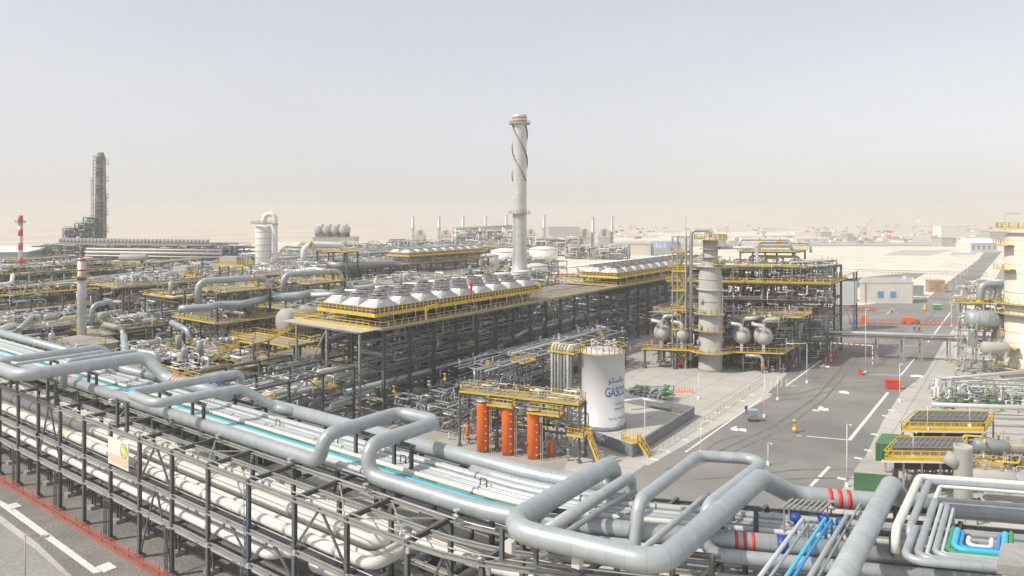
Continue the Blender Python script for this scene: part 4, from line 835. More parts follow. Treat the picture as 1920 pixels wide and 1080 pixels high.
spools(WF, -90, -74, 84, 104, .3, 5, 120, 'small bent pipe on the ground left of the orange vessels', 'bent pipes left of the orange vessels', 204, (.07, .2), step=(1.2, 5), mats=('clad', 'pipe_dark', 'steel_light', 'galv', 'steel', 'pipe_dark')); valves(WF, -90, -76, 84, 150, (.05, 4.3, 7.7), 50, 'small valve on the side rack near the white tank', 'valves on the side rack', 205)
# ---------------- banded column and its process structure ----------------
DO = G(1209, 690); fD = Frame((DO.x, DO.y), 26.5, 0)
def column_tower(name, px, py, r, prof_m, label, rings, D=None, cat='process column'):
    pass
C0 = G(1332, 693); DC = F*36/293
tw = thing('process_column', C0, 'tall banded grey column with a narrow upper section standing before the yellow decked structure', 'column')
r1 = 21.5*DC/F; r2 = 13.5*DC/F; za, zb, zt = ZP(518, DC), ZP(493, DC), ZP(446, DC)
MB().lathe(C0, [(r1*1.04, 0), (r1*1.04, .6), (r1, .65), (r1, za), (r2*1.25, zb-.3), (r2, zb+.6), (r2, zt-.6), (r2*.7, zt), (0, zt+.3)], 36).build('shell', 'roof_grey', tw)
def ring_band(root, c, r, z, m='paint', h=.18, w=.35, name='ring_band'):
    MB().lathe(c+Vector((0, 0, z)), [(r*.98, 0), (r+w, 0), (r+w, h), (r*.98, h)], 30).build(name, m, root)
for y, big in ((658, 1), (627, 0), (588, 1), (564, 0), (543, 1), (523, 0), (500, 1)): ring_band(tw, C0, r1, ZP(y, DC), 'concrete' if big else 'roof_grey', .2 if big else .12, 1.0 if big and y > 640 else (.5 if big else .1))
for y in (467, 482): ring_band(tw, C0, r2, ZP(y, DC), 'concrete', .12, .9)
for (dx, y) in ((-.2, 640), (.3, 583), (.2, 562), (0, 495), (-.3, 478), (.1, 610)):
    d = Vector((-.55+dx, -.83, 0)).normalized(); rr = r1 if y > 500 else r2; c = C0+d*rr*.97+Vector((0, 0, ZP(y, DC)))
    MB().tube([c, c+d*.5], .42, 14).tube([c+d*.45, c+d*.6], .55, 14).build('manway', 'roof_grey', tw)
def ring_platform(root, c, r, z, a0=0, a1=360, w=1.1, m='yellow', rail=True, n=20):
    vs = []; k_ = max(4, int(n*(a1-a0)/360)); pts = []
    for i in range(k_+1):
        a = R_(a0+(a1-a0)*i/k_); d = Vector((math.cos(a), math.sin(a), 0)); pts.append(c+d*(r+w)+Vector((0, 0, z+.08))); vs += [c+d*r*1.01+Vector((0, 0, z)), c+d*(r+w)+Vector((0, 0, z)), c+d*(r+w)+Vector((0, 0, z+.08)), c+d*r*1.01+Vector((0, 0, z+.08))]
    fs = []
    for i in range(k_):
        for q in range(4): fs.append((4*i+q, 4*i+(q+1) % 4, 4*i+4+(q+1) % 4, 4*i+4+q))
    MB().add(vs, fs).build('platform_ring', 'grating', root)
    if rail: rail_mb(pts, False, toe=.3, sp=1.2, w=.07).build('handrail', m, root)
ring_platform(tw, C0, r1, ZP(587, DC), 150, 330, 1.2, 'yellow_pale'); ring_platform(tw, C0, r2, ZP(495, DC), -60, 60, 1.6, 'yellow'); ring_platform(tw, C0, r2, ZP(449, DC), 0, 360, 2.0, 'yellow')
ring_platform(tw, C0, r1, ZP(657, DC), 120, 400, 2.4, 'yellow'); ring_platform(tw, C0, r1, ZP(618, DC), 130, 340, 1.4, 'yellow_pale')
run_pipe([C0+Vector((0, 0, zt)), C0+Vector((0, 0, zt+1.7)), C0+Vector((-4.0, -1.5, zt+1.7)), C0+Vector((-4.2, -1.6, 2))], .42, 'clad', 'grey overhead pipe arching from the banded column top and dropping beside it', 'pipe', None, 'overhead_pipe', 14)
run_pipe([C0+Vector((-5.1, -1.9, 1)), C0+Vector((-5.1, -1.9, 31.5))], .26, 'clad', 'upright grey pipe tied to the stair tower left of the banded column', 'pipe', None, 'riser_pipe', 10)
run_pipe([C0+Vector((1.2, 1, zt-2.3)), C0+Vector((9, 4.6, zt-2.2)), C0+Vector((9.2, 4.8, zt-5.0)), C0+Vector((9.2, 4.8, zt-6))], .35, 'clad_light', 'pale pipe leaving the upper part of the banded column and bending down', 'pipe', None, 'pipe', 12)
run_pipe([C0+Vector((2.5, 0, .5)), C0+Vector((2.9, -.2, 16)), C0+Vector((2.6, -.1, 22))], .14, 'clad_light', 'slim pale riser running up the face of the banded column', 'pipe', None, 'riser_pipe', 8)
# stair / pipe tower left of the column
fS = Frame((C0.x-7.6, C0.y-2.9), 26.5, 0)
tg = steel_frame('stair_tower', fS, [0, 3.0], [-1, 2.0], [4.5, 9, 13.5, 18, 22.5, 27, 30.6], 'slim steel stair tower with yellow landings left of the banded column', 'steel structure', None, .3, m='steel_light', bh=.2,
    decks=[(-.2, 3.2, -1.2, 2.2, z) for z in (4.5, 9, 13.5, 18, 22.5, 27)], braces=[((0, -1), (3, -1), 4.5*k, 4.5*k+4.5, '/' if k % 2 else '\\') for k in range(6)])
for k in range(6): stairs(tg, fS(.4 if k % 2 else 2.6, .5, 4.5*k+.1), fS(2.6 if k % 2 else .4, .5, 4.5*k+4.5), .7, side=fS.v)
mesh_thing('lightning_mast', MB().beam(fS(2.6, 0, 30.6), fS(2.6, 0, 35.5), .16), 'yellow', 'thin yellow mast topping the stair tower left of the banded column', 'mast')
# process structure levels
nx = 8; X = [0, 7, 14.5, 22, 30]
steel_frame('process_structure', fD, X, [0, 7.5, 15], [4.4], 'low front tier of the structure behind the paved yard, carrying four round headed exchangers', 'steel structure', None, .4, braces=[((22, 7.5), (30, 7.5), .3, 4.2, 'X'), ((7, 7.5), (14.5, 7.5), .3, 4.2, 'X')],
    decks=[(-.6, 12.2, -.6, 14, 4.4), (18.6, 31, -.8, 14, 4.4), (12.3, 18.5, 7, 14, 4.4)])
steel_frame('process_structure', fD, [1, 7, 13], [8, 15], [12.4], 'upper deck with yellow rail left of the banded column', 'steel structure', None, .4, decks=[(-.6, 12.6, 5.5, 15.5, 12.4)], braces=[((1, 15), (7, 15), 4.4, 12, 'X')])
steel_frame('process_structure', fD, [20.5, 26, 33], [5, 14], [12.0], 'upper deck with yellow rail right of the banded column', 'steel structure', None, .4, decks=[(20, 33.5, 4, 14.5, 12.0)], braces=[((20.5, 14), (26, 14), 4.4, 12, 'X')])
big = steel_frame('process_structure', fD, [0, 7, 14, 21, 28, 36], [18, 26, 34], [5, 10, 14.6, 18.6, 22.6], 'large dark steel structure with three yellow edged decks behind the banded column', 'steel structure', None, .5, bh=.5,
    decks=[(-2, 37, 17, 34.5, 18.7), (14, 31, 18.5, 34, 22.7), (-2, 15, 18, 30, 22.4)],
    braces=[((a, 18), (a+7, 18), z0, z1, k) for a, z0, z1, k in [(7, 14.6, 18.2, 'A'), (21, 14.6, 18.2, 'A'), (28, 14.6, 18.2, 'A'), (0, 14.6, 18.2, 'A'), (14, 10, 14.4, '/'), (21, 5, 10, 'V'), (0, 5, 10, 'X'), (28, 10, 14.4, 'X'), (21, 18.7, 22.4, '/')]])
rail_mb([fD(-2, 17, 18.8), fD(37, 17, 18.8)], toe=.5, w=.1).build('handrail', 'yellow', big); MB().box(4, 36.5, 17.2, 22, 14.62, 14.7, fD).build('deck', 'grating', big)
top = steel_frame('process_structure', fD, [15, 21, 28], [20, 30], [26.4], 'topmost small deck of the large structure, carrying pale header pipes', 'steel structure', None, .35, decks=[(14.5, 28.5, 19.5, 30.5, 26.4)], feet=False)
G4 = 'pipes in the structure behind the banded column'
rack_pipes(Frame((DO.x, DO.y), 26.5, 0), 18, 34, 0, 36, (5, 10), .75, 'pipe lying in the large dark structure behind the banded column', G4, (.15, .5), 61, 'x')
rack_pipes(fD, 18, 30, 0, 36, (14.7, 18.8, 22.8), .6, 'pipe lying on a deck of the large structure behind the banded column', G4, (.15, .38), 62, 'x', ('clad_light', 'clad', 'pipe_white', 'pipe_cream'))
spools(fD, 0, 36, 17, 34, .5, 24, 1000, 'small bent pipe in the large structure behind the banded column', 'bent pipes in the large structure', 63, (.07, .2), step=(1.2, 5), mats=('clad', 'pipe_dark', 'steel_light', 'galv', 'steel', 'pipe_dark', 'pipe_cream'))
spools(fD, 0, 33, 0, 16, .4, 14, 320, 'small bent pipe around the exchangers beside the banded column', 'bent pipes around the exchangers', 64, (.06, .15), step=(1, 4), mats=('clad', 'pipe_dark', 'steel_light', 'galv', 'steel'))
valves(fD, 0, 36, 16, 33, (5, 10, 14.8, 18.8, 22.8), 300, 'small valve on the large structure behind the banded column', 'valves in the large structure', 65)
valves(fD, 0, 32, 0, 14, (.05, 4.5, 12.5), 60, 'small valve beside the round headed exchangers', 'valves around the exchangers', 66)
for k, (x, z) in enumerate([(14.5, 29.4), (19, 28.6), (14.6, 27.6), (16, 25)]):
    run_pipe([fD(x, 21+k, z-1.8), fD(x, 21+k, z), fD(x+12, 21+k, z), fD(x+12.4, 21+k, z-2.4)], .34, 'clad_light', 'pale header pipe along the top of the large structure, %s' % ['highest of four', 'second highest', 'third highest', 'lowest of four'][k], 'pipe', None, 'header_pipe', 12,
             bands=[(fD(x+4, 21+k, z), fD.u, 1.0, 'yellow'), (fD(x+9, 21+k, z), fD.u, .8, 'yellow')])
nzl = ['leftmost round headed exchanger left of the banded column', 'round headed exchanger just left of the banded column', 'round headed exchanger just right of the banded column', 'rightmost round headed exchanger, near the end of the low deck']
for k, (px, py) in enumerate([(1240, 626), (1278, 628), (1391, 632), (1433, 634)]):
    z = 7.8; c = G(px, py+2, z); tg = thing('exchanger', c-Vector((0, 0, 3.4)), nzl[k], 'exchanger', 'round headed exchangers on the low deck')
    d = Vector((-.35, 1, 0)).normalized()
    MB().lathe(c+d*2, [(0, 0), (1.2, .15), (1.9, .8), (2.1, 1.6), (2.1, 8), (1.6, 8.9), (0, 9.2)], 24, d).build('shell', 'roof_grey', tg)
    MB().lathe(c+d*.2, [(0, 0), (.7, .1), (1.1, .5), (1.25, 1.2), (1.25, 2.6)], 20, d).lathe(c+d*1.6, [(1.5, 0), (1.5, .25)], 20, d).build('channel_head', 'roof_grey', tg)
    for q in (1.4, 5): MB().beam(c+d*q-Vector((0, 0, 3.2)), c+d*q-Vector((0, 0, .9)), .6).build('saddle', 'concrete', tg)
    run_pipe([c+d*1.2+Vector((0, 0, .9)), c+d*1.2+Vector((0, 0, 2.8)), c+d*1.2+Vector((-2.2, -.6, 3.0)), c+d*2+Vector((-2.6, .5, 3.0))], .4, 'clad_light', 'pale swan neck pipe rising from a round headed exchanger', 'pipe', 'swan neck pipes on the exchangers', 'neck_pipe', 12, .8)
    run_pipe([c+d*4+Vector((0, 0, 1.8)), c+d*4+Vector((.2, 0, 3.8)), c+d*4+Vector((2.4, 1.0, 4.0)), c+d*5+Vector((3.4, 1.4, 4.0))], .45, 'clad_light', 'thick pale pipe arching from the shell of a round headed exchanger', 'pipe', 'arched shell pipes on the exchangers', 'neck_pipe', 12, 1.0)
p = G(1430, 668, 3.8); run_pipe([p+Vector((-3.5, -1.3, 0)), p, p+Vector((.0, 0, -3.6))], .38, 'clad', 'grey pipe with orange base dropping to the yard at the end of the low deck', 'pipe', None, 'drop_pipe', 12, bands=[(p+Vector((0, 0, -2.6)), (0, 0, 1), .8, 'orange')])
p = G(1238, 655, 3.8); run_pipe([p+Vector((3.5, 1.6, 0)), p, p+Vector((.0, 0, -3.6))], .32, 'clad', 'grey pipe with rusty orange base dropping to the yard near the left deck end', 'pipe', None, 'drop_pipe', 12, bands=[(p+Vector((0, 0, -3)), (0, 0, 1), .8, 'orange')])
p = G(1273, 690); tg = thing('hose_reel', p, 'round red hose reel cabinet on the yard left of the banded column', 'hose reel'); MB().lathe(p+Vector((-.3, -.3, 1.3)), [(0, 0), (.75, .05), (.8, .3), (.8, .7), (0, .8)], 16, (.5, .6, 0)).build('drum', 'red', tg); MB().beam(p, p+Vector((0, 0, .9)), .2).build('post', 'steel', tg)
# right end: clad box and slim tower
e = G(1602, 622); fE = Frame((e.x-4.6, e.y-1.5), 26.5, 0)
tg = steel_frame('duct_tower', fE, [0, 4.8], [0, 4.2], [7.6, 15.8], 'steel tower carrying a big pale clad box at the right end of the large structure', 'steel structure', None, .45, braces=[((0, 0), (4.8, 0), .3, 7.4, 'A'), ((0, 0), (4.8, 0), 15.8, 18, '/')], zmax=18)
MB().box(-1.8, 5.0, -.3, 4.5, 8.2, 15.2, fE).build('clad_box', 'tank_white', tg); MB().box(-4, 5.2, -.4, 4.6, 18.0, 18.4, fE).build('roof', 'white', tg)
MB().box(-2.4, 2.6, -.6, 2.6, 15.9, 16.3, fE).build('vent_hood', 'yellow_pale', tg)
# ---------------- white right hand column, vessels and frames ----------------
Dw = F*36/312; C1 = AT(1929, Dw); r1 = 38*Dw/F
tw = thing('process_column', C1, 'huge cream banded column at the right edge, topped by a dome and bent pipe', 'column'); zt = ZP(432, Dw)
MB().lathe(C1, [(r1*1.03, 0), (r1*1.03, .6), (r1, .7), (r1, zt-1.6), (r1*.92, zt-.7), (r1*.6, zt), (0, zt+.3)], 40).build('shell', 'cream', tw)
for y in (680, 660, 640, 622, 598, 568, 548, 512, 495, 468, 450): ring_band(tw, C1, r1, ZP(y, Dw), 'steel_light' if y in (548, 512, 622) else 'cream', .08, .05)
ring_platform(tw, C1, r1, ZP(428, Dw), 0, 360, 1.5, 'yellow'); ring_platform(tw, C1, r1, ZP(569, Dw), 100, 330, 1.5, 'yellow_pale'); ring_platform(tw, C1, r1, ZP(588, Dw), 100, 330, 1.6, 'yellow_pale'); ring_platform(tw, C1, r1, ZP(687, Dw), 100, 330, 2.6, 'yellow_pale')
for y, a in ((460, 175), (505, 180), (650, 190)): ring_platform(tw, C1, r1, ZP(y, Dw), a, a+60, 2.0, 'yellow')
run_pipe([C1+Vector((0, 0, zt)), C1+Vector((0, 0, zt+3.2)), C1+Vector((3.5, 2.5, zt+3.2)), C1+Vector((3.6, 2.6, 2))], .8, 'cream', 'thick cream pipe bending over the top of the huge right edge column', 'pipe', None, 'overhead_pipe', 18, 1.8)
mesh_thing('davit', MB().beam(C1+Vector((-4.2, -1, zt)), C1+Vector((-4.2, -1, zt+3.6)), .14).beam(C1+Vector((-4.2, -1, zt+3.6)), C1+Vector((-1.4, .8, zt+3.7)), .12), 'steel_light', 'thin grey davit arm on top of the huge cream column', 'davit')
V = AT(1846, 158, ZP(598, 158)); dV = (AT(1880, 157)-AT(1812, 158)).normalized()
hdrum(V, dV, 1.95, 8.0, 'clad', 'big grey horizontal vessel with domed end beside the huge cream column', None, 'horizontal_vessel', 'steel_light', 'steel_light', zb=6)
V2 = AT(1866, 150, ZP(652, 150)); hdrum(V2, dV, 1.3, 5.4, 'roof_grey', 'smaller pale horizontal vessel below the big grey vessel by the cream column', None, 'horizontal_vessel', 'concrete')
fV = Frame(tuple(AT(1797, 162)[:2]), 24, 0)
steel_frame('vessel_frame', fV, [0, 5.2, 10.5], [-1, 6], [9.3, 15.4], 'open steel frame with yellow decks around the big grey vessel by the cream column', 'steel structure', None, .32, m='steel_light', decks=[(-.3, 10.8, -1.2, 6.2, 15.5), (3, 10.8, -1.2, 6.2, 9.4)], bh=.25)
for k, (px, yt) in enumerate([(1838, 532), (1871, 530)]):
    b = AT(px, 161, ZP(575, 161)); z2 = ZP(yt, 161); run_pipe([b, Vector((b.x, b.y, z2)), Vector((b.x+6.2 if k == 0 else b.x+3, b.y+3.0 if k == 0 else b.y+1.6, z2+.02))], .78 if k == 0 else .72, 'clad', ['thick grey upright pipe with yellow foot, further from the cream column', 'thick grey upright pipe with yellow foot, nearest the cream column'][k], 'pipe', None, 'riser_pipe', 16, 1.6, bands=[(b+Vector((0, 0, .4)), (0, 0, 1), 1.2, 'yellow')])
run_pipe([AT(1832, 166, ZP(527, 166)), AT(1888, 160, ZP(528, 160))], .5, 'clad_light', 'pale horizontal pipe above the two thick upright pipes', 'pipe', None, 'pipe', 14)
spools(fV, -1, 11, -1, 8, 9, 21, 90, 'small bent pipe above the big grey vessel', 'bent pipes above the grey vessel', 71, (.08, .2), step=(1, 3))
spools(fV, -1, 13, -8, 6, .4, 9, 60, 'small bent pipe below the big grey vessel', 'bent pipes below the grey vessel', 72, (.08, .2), step=(1, 3))
valves(fV, -1, 12, -8, 7, (.05, 9.5, 15.6), 50, 'small valve beside the big grey vessel', 'valves beside the grey vessel', 73)
# pipe bridge over the road
a = G(1500, 668); b = G(1878, 684); ub = math.degrees(math.atan2(b.y-a.y, b.x-a.x)); fB = Frame((a.x, a.y), ub, ub); Lb = (b-a).length
tg = steel_frame('pipe_bridge', fB, [Lb*k for k in (0, .18, .40, .53, .62, .755, .88, 1)], [0, 1.8], [5.6], 'long low steel pipe bridge crossing the grey road', 'pipe bridge', None, .34, m='steel_light', bh=.5, braces=[((Lb*.53, 0), (Lb*.62, 0), .2, 5.3, 'X'), ((Lb*.4, 0), (Lb*.36, -1.5), .2, 5.3, '/')])
for k, (y, r, m) in enumerate([(.3, .36, 'clad_light'), (.95, .22, 'clad'), (1.5, .24, 'clad')]):
    run_pipe([fB(-12, y, 6+r), fB(Lb+4, y, 6+r)], r, m, ['thickest pale pipe on the near side of the low pipe bridge', 'slim grey pipe in the middle of the low pipe bridge', 'grey pipe on the far side of the low pipe bridge'][k], 'pipe', None, 'bridge_pipe', 12)
# striped height gantry
a = G(1558, 681); b = G(1636, 687); h = 4.9; tg = thing('height_gantry', (a+b)/2, 'red and white striped height limit gantry over the road under the pipe bridge', 'gantry')
for nm_, p, q in (('post', a, a+Vector((0, 0, h))), ('post', b, b+Vector((0, 0, h))), ('cross_bar', a+Vector((0, 0, h)), b+Vector((0, 0, h)))):
    d = (q-p); L = d.length; d.normalize(); k_ = int(L/.6)
    MB().beam(p, q, .2).build(nm_, 'white', tg)
    mb = MB()
    for i in range(0, k_, 2): mb.beam(p+d*i*.6, p+d*(i*.6+.42), .22)
    mb.build('stripe', 'red', tg)
# right pump area
p0 = G(1755, 772); fP = Frame((p0.x, p0.y), 24, 0)
run_pipe([G(1757, 742, .8), G(1757, 714, 3.4), G(1765, 711, 3.6), AT(1960, 146, 3.6)], .36, 'pipe_white', 'thick white pipe bending to the ground beside the green pumps', 'pipe', None, 'pipe', 14)
run_pipe([G(1803, 742, 1), G(1805, 722, 2.8), G(1815, 716, 3.3), AT(1960, 141, 3.3)], .2, 'pipe_white', 'slim white pipe just below the thick white one beside the green pumps', 'pipe', None, 'pipe', 10)
for k in range(11):
    px = 1762+15.5*k; py = 752-2*(k % 2); c = G(px, py, 1.3); tg = thing('pump', G(px, py+8, 0), 'small green pump with a round casing in the row beside the white pipes', 'pump', 'green pumps beside the white pipes')
    MB().tube([c, c+Vector((1.2, .5, 0))], .42, 10).tube([c+Vector((.3, .1, 0)), c+Vector((.3, .1, 1.3))], .14, 8).tube([c+Vector((.3, .1, 1.2)), c+Vector((.3, .1, 1.28))], .35, 12).build('casing', 'green_box' if k % 3 != 1 else 'galv', tg)
    MB().beam(c-Vector((.2, .2, 1.2)), c+Vector((1.6, .6, -1.2)), .8, .25).build('plinth', 'concrete', tg)
for k, (y0_, r, m) in enumerate([(762, .4, 'clad_light'), (783, .25, 'clad'), (796, .2, 'clad'), (705, .2, 'clad_light')]):
    if k < 3: run_pipe([G(1765 if k else 1745, y0_-4, 1.6), AT(1990, F*34.4/(y0_-6-400)*.97, 1.6)], r, m, ['pale thick pipe lying low in front of the green pumps', 'slim grey low pipe, second from the green pumps', 'slim grey low pipe just behind the rail topped yellow frames'][k], 'pipe', None, 'low_pipe', 12)
spools(fP, -2, 16, 3, 16, .3, 4, 130, 'small pale bent pipe among the green pumps', 'bent pipes among the green pumps', 74, (.06, .15), step=(.8, 3))
valves(fP, -1, 16, 2, 18, (.05, .05, 1.5), 90, 'small valve among the green pumps', 'valves among the green pumps', 75, mats=('green_box', 'yellow', 'galv', 'galv', 'clad_light', 'pipe_white'))
steel_frame('pipe_trestle', fP, [2, 9, 16], [6, 10], [4.4], 'light steel trestle carrying pipes through the pump area at the right', 'steel structure', None, .22, m='steel_light', bh=.22)
# two yellow railed air coolers
def yard_cooler(a, b, c_, z, label, rails=12):
    A, B, C = G(*a, z), G(*b, z), G(*c_, z)      # front left, front right, back left
    u = (B-A); v = (C-A); tg = thing('yard_cooler', Vector((((B+C)/2).x, ((B+C)/2).y, 0)), label, 'air cooler', 'yellow railed coolers in the right hand yard')
    Z = Vector((0, 0, 1)); q = lambda x, y, zz=0: A+u*x+v*y+Z*zz
    MB().hexa([q(0, 0, -.3), q(1, 0, -.3), q(1, 1, -.3), q(0, 1, -.3), q(0, 0, 0), q(1, 0, 0), q(1, 1, 0), q(0, 1, 0)]).build('platform', 'yellow', tg)
    rail_mb([q(0, 0), q(1, 0), q(1, 1), q(0, 1)], True, w=.08, toe=.45, sp=1.2, h=1.15).build('handrail', 'yellow', tg)
    MB().beam(q(-.02, -.02, -.2), q(1.02, -.02, -.2), .12, .2).beam(q(-.02, -.02, -.2), q(-.02, 1, -.2), .12, .2).build('white_edge', 'white', tg)
    MB().hexa([q(.06, .3, 0), q(.93, .3, 0), q(.93, .95, 0), q(.06, .95, 0), q(.06, .3, .95), q(.93, .3, .95), q(.93, .95, .95), q(.06, .95, .95)]).build('tube_bundle', 'grating', tg)
    MB().hexa([q(.05, .27, .96), q(.94, .27, .96), q(.94, .97, .96), q(.05, .97, .96), q(.05, .27, 1.05), q(.94, .27, 1.05), q(.94, .97, 1.05), q(.05, .97, 1.05)]).build('top_mesh', 'mesh_dark', tg)
    mb = MB()
    for k in range(rails+1): x = .05+.89*k/rails; mb.beam(q(x, .27, 1.09), q(x, .97, 1.09), .07)
    for y in (.27, .6, .97): mb.beam(q(.05, y, 1.09), q(.94, y, 1.09), .07)
    mb.build('top_frame', 'steel_light', tg)
    for k in range(5): x = k/4; MB().beam(q(x, .1, -z), q(x, .1, -.3), .25).build('leg', 'steel_light', tg); MB().beam(q(x, .95, -z), q(x, .95, -.3), .25).build('leg', 'steel_light', tg)
    MB().hexa([q(.1, .2, -1.6), q(.9, .2, -1.6), q(.9, .9, -1.6), q(.1, .9, -1.6), q(.1, .2, -.4), q(.9, .2, -.4), q(.9, .9, -.4), q(.1, .9, -.4)]).build('fan_plenum', 'dark', tg)
    return tg
yard_cooler((1690, 806), (1846, 808), (1716, 783), 4.2, 'yellow railed cooler with dark mesh top, the one nearer the green pumps')
yard_cooler((1657, 862), (1796, 864), (1684, 834), 4.6, 'yellow railed cooler with dark mesh top, the one beside the green containers')
for k, (px, py) in enumerate([(1739, 806), (1818, 800), (1712, 860)]): lamp_post(G(px, py, 4.2), 3.4, Vector((.3, .1, 0)), 'thin white pole standing at the rail of a yellow railed cooler', 'thin poles at the yellow railed coolers', 'white', r=.05)
for k, (px, py, wx, hh) in enumerate([(1642, 880, 3.6, 3.6), (1601, 925, 4.4, 2.7)]):
    A = G(px, py); u = Vector((math.cos(R_(22)), math.sin(R_(22)), 0)); v = Vector((-.05, 1, 0)); tg = thing('green_container', A, ['green corrugated container under the edge of the yellow railed cooler', 'green corrugated container with a pale roof, nearest the thick striped pipe'][k], 'container')
    fC = Frame((A.x, A.y), 22, 0); MB().box(0, wx, 0, 5.5, .15, hh, fC).build('body', 'green_box', tg); MB().box(-.04, wx+.04, -.04, 5.54, hh+.003, hh+.09, fC).build('roof', 'roof_grey' if k else 'green_box', tg)
    mb = MB()
    for q in range(int(wx/.3)): mb.box(.1+q*.3, .22+q*.3, -.05, -.003, .3, hh-.15, fC)
    for q in range(18): mb.box(-.05, -.003, .1+q*.3, .22+q*.3, .3, hh-.15, fC)
    mb.build('corrugation', 'green_box', tg)
p = AT(1806, 83.5, 2.0); D_ = 83.5; r = 15.5*D_/F; zt = ZP(835, D_)
tg = thing('exhaust_stack', Vector((p.x, p.y, 0)), 'short fat grey exhaust stack with a side mouth beside the yellow railed cooler', 'stack')
MB().lathe(Vector((p.x, p.y, 1.9)), [(r*.96, 0), (r, .1), (r, zt-2.3), (r*1.04, zt-2.2), (r*1.04, zt-1.9), (r*.9, zt-1.9), (r*.9, zt-2.4), (0, zt-2.5)], 28).build('shell', 'roof_grey', tg)
d = Vector((-.9, .05, .45)).normalized(); c = Vector((p.x-.5, p.y-.3, zt-2.2)); MB().tube([c, c+d*1.5], .8, 20).build('side_duct', 'roof_grey', tg); MB().tube([c+d*1.46, c+d*1.52], .68, 20).build('mouth', 'dark', tg)
for s1 in (-1, 1):
    for s2 in (-1, 1): MB().beam((p.x+s1*1.5, p.y+s2*1.5, 0), (p.x+s1*1.5, p.y+s2*1.5, 2.2), .2).build('leg', 'steel', tg)
MB().cbox((p.x, p.y, 1.7), 3.4, 3.4, .25).build('base_frame', 'steel', tg)
for k, (px, py, L, r, m) in enumerate([(1858, 836, 4.6, 1.0, 'pipe_dark'), (1905, 838, 5, .9, 'galv'), (1862, 896, 5, .95, 'roof_grey'), (1915, 899, 4, .85, 'galv')]):
    c = G(px, py, 3); hdrum(c, (math.cos(R_(24)), math.sin(R_(24)), 0), r, L, m, ['dark grey duct drum right of the fat exhaust stack, further from the rack', 'shiny silencer drum at the picture edge behind the exhaust stack', 'grey turbine drum right of the fat exhaust stack, nearer the rack', 'shiny silencer drum at the picture edge nearest the rack'][k], None, 'duct_drum')
fQ = Frame(tuple(G(1660, 900)[:2]), 22, 0)
steel_frame('access_platform', fQ, [5, 9, 13], [-1, 1.5], [2.6], 'low yellow railed walkway in front of the fat exhaust stack', 'platform', None, .2, decks=[(1.5, 14, -1.2, 1.7, 2.7)], bh=.2)
tg = thing('ladder_stair', fQ(17, 5, 0), 'yellow stair right of the fat exhaust stack', 'stairs'); stairs(tg, fQ(21, 3, .1), fQ(17.5, 8, 4.4), .9, side=fQ.u)
spools(fQ, 2, 26, -2, 18, .2, 4, 150, 'small bent pipe around the yellow railed coolers', 'bent pipes around the yellow coolers', 76, (.06, .16), step=(.8, 3), mats=('galv', 'clad', 'yellow', 'pipe_dark', 'rust'))
valves(fQ, 2, 26, -2, 18, (.05,), 50, 'small valve around the yellow railed coolers', 'valves around the yellow coolers', 77)
for k in range(5):
    c = fQ(17+2.3*k, -3.6+.3*k, 0); vdrum(WF, c.x, c.y, 0, .5, 2.2, rnd.choice(['galv', 'pipe_dark', 'clad']), 'small upright canister beside the rack below the exhaust stack', 'upright canisters by the exhaust stack')
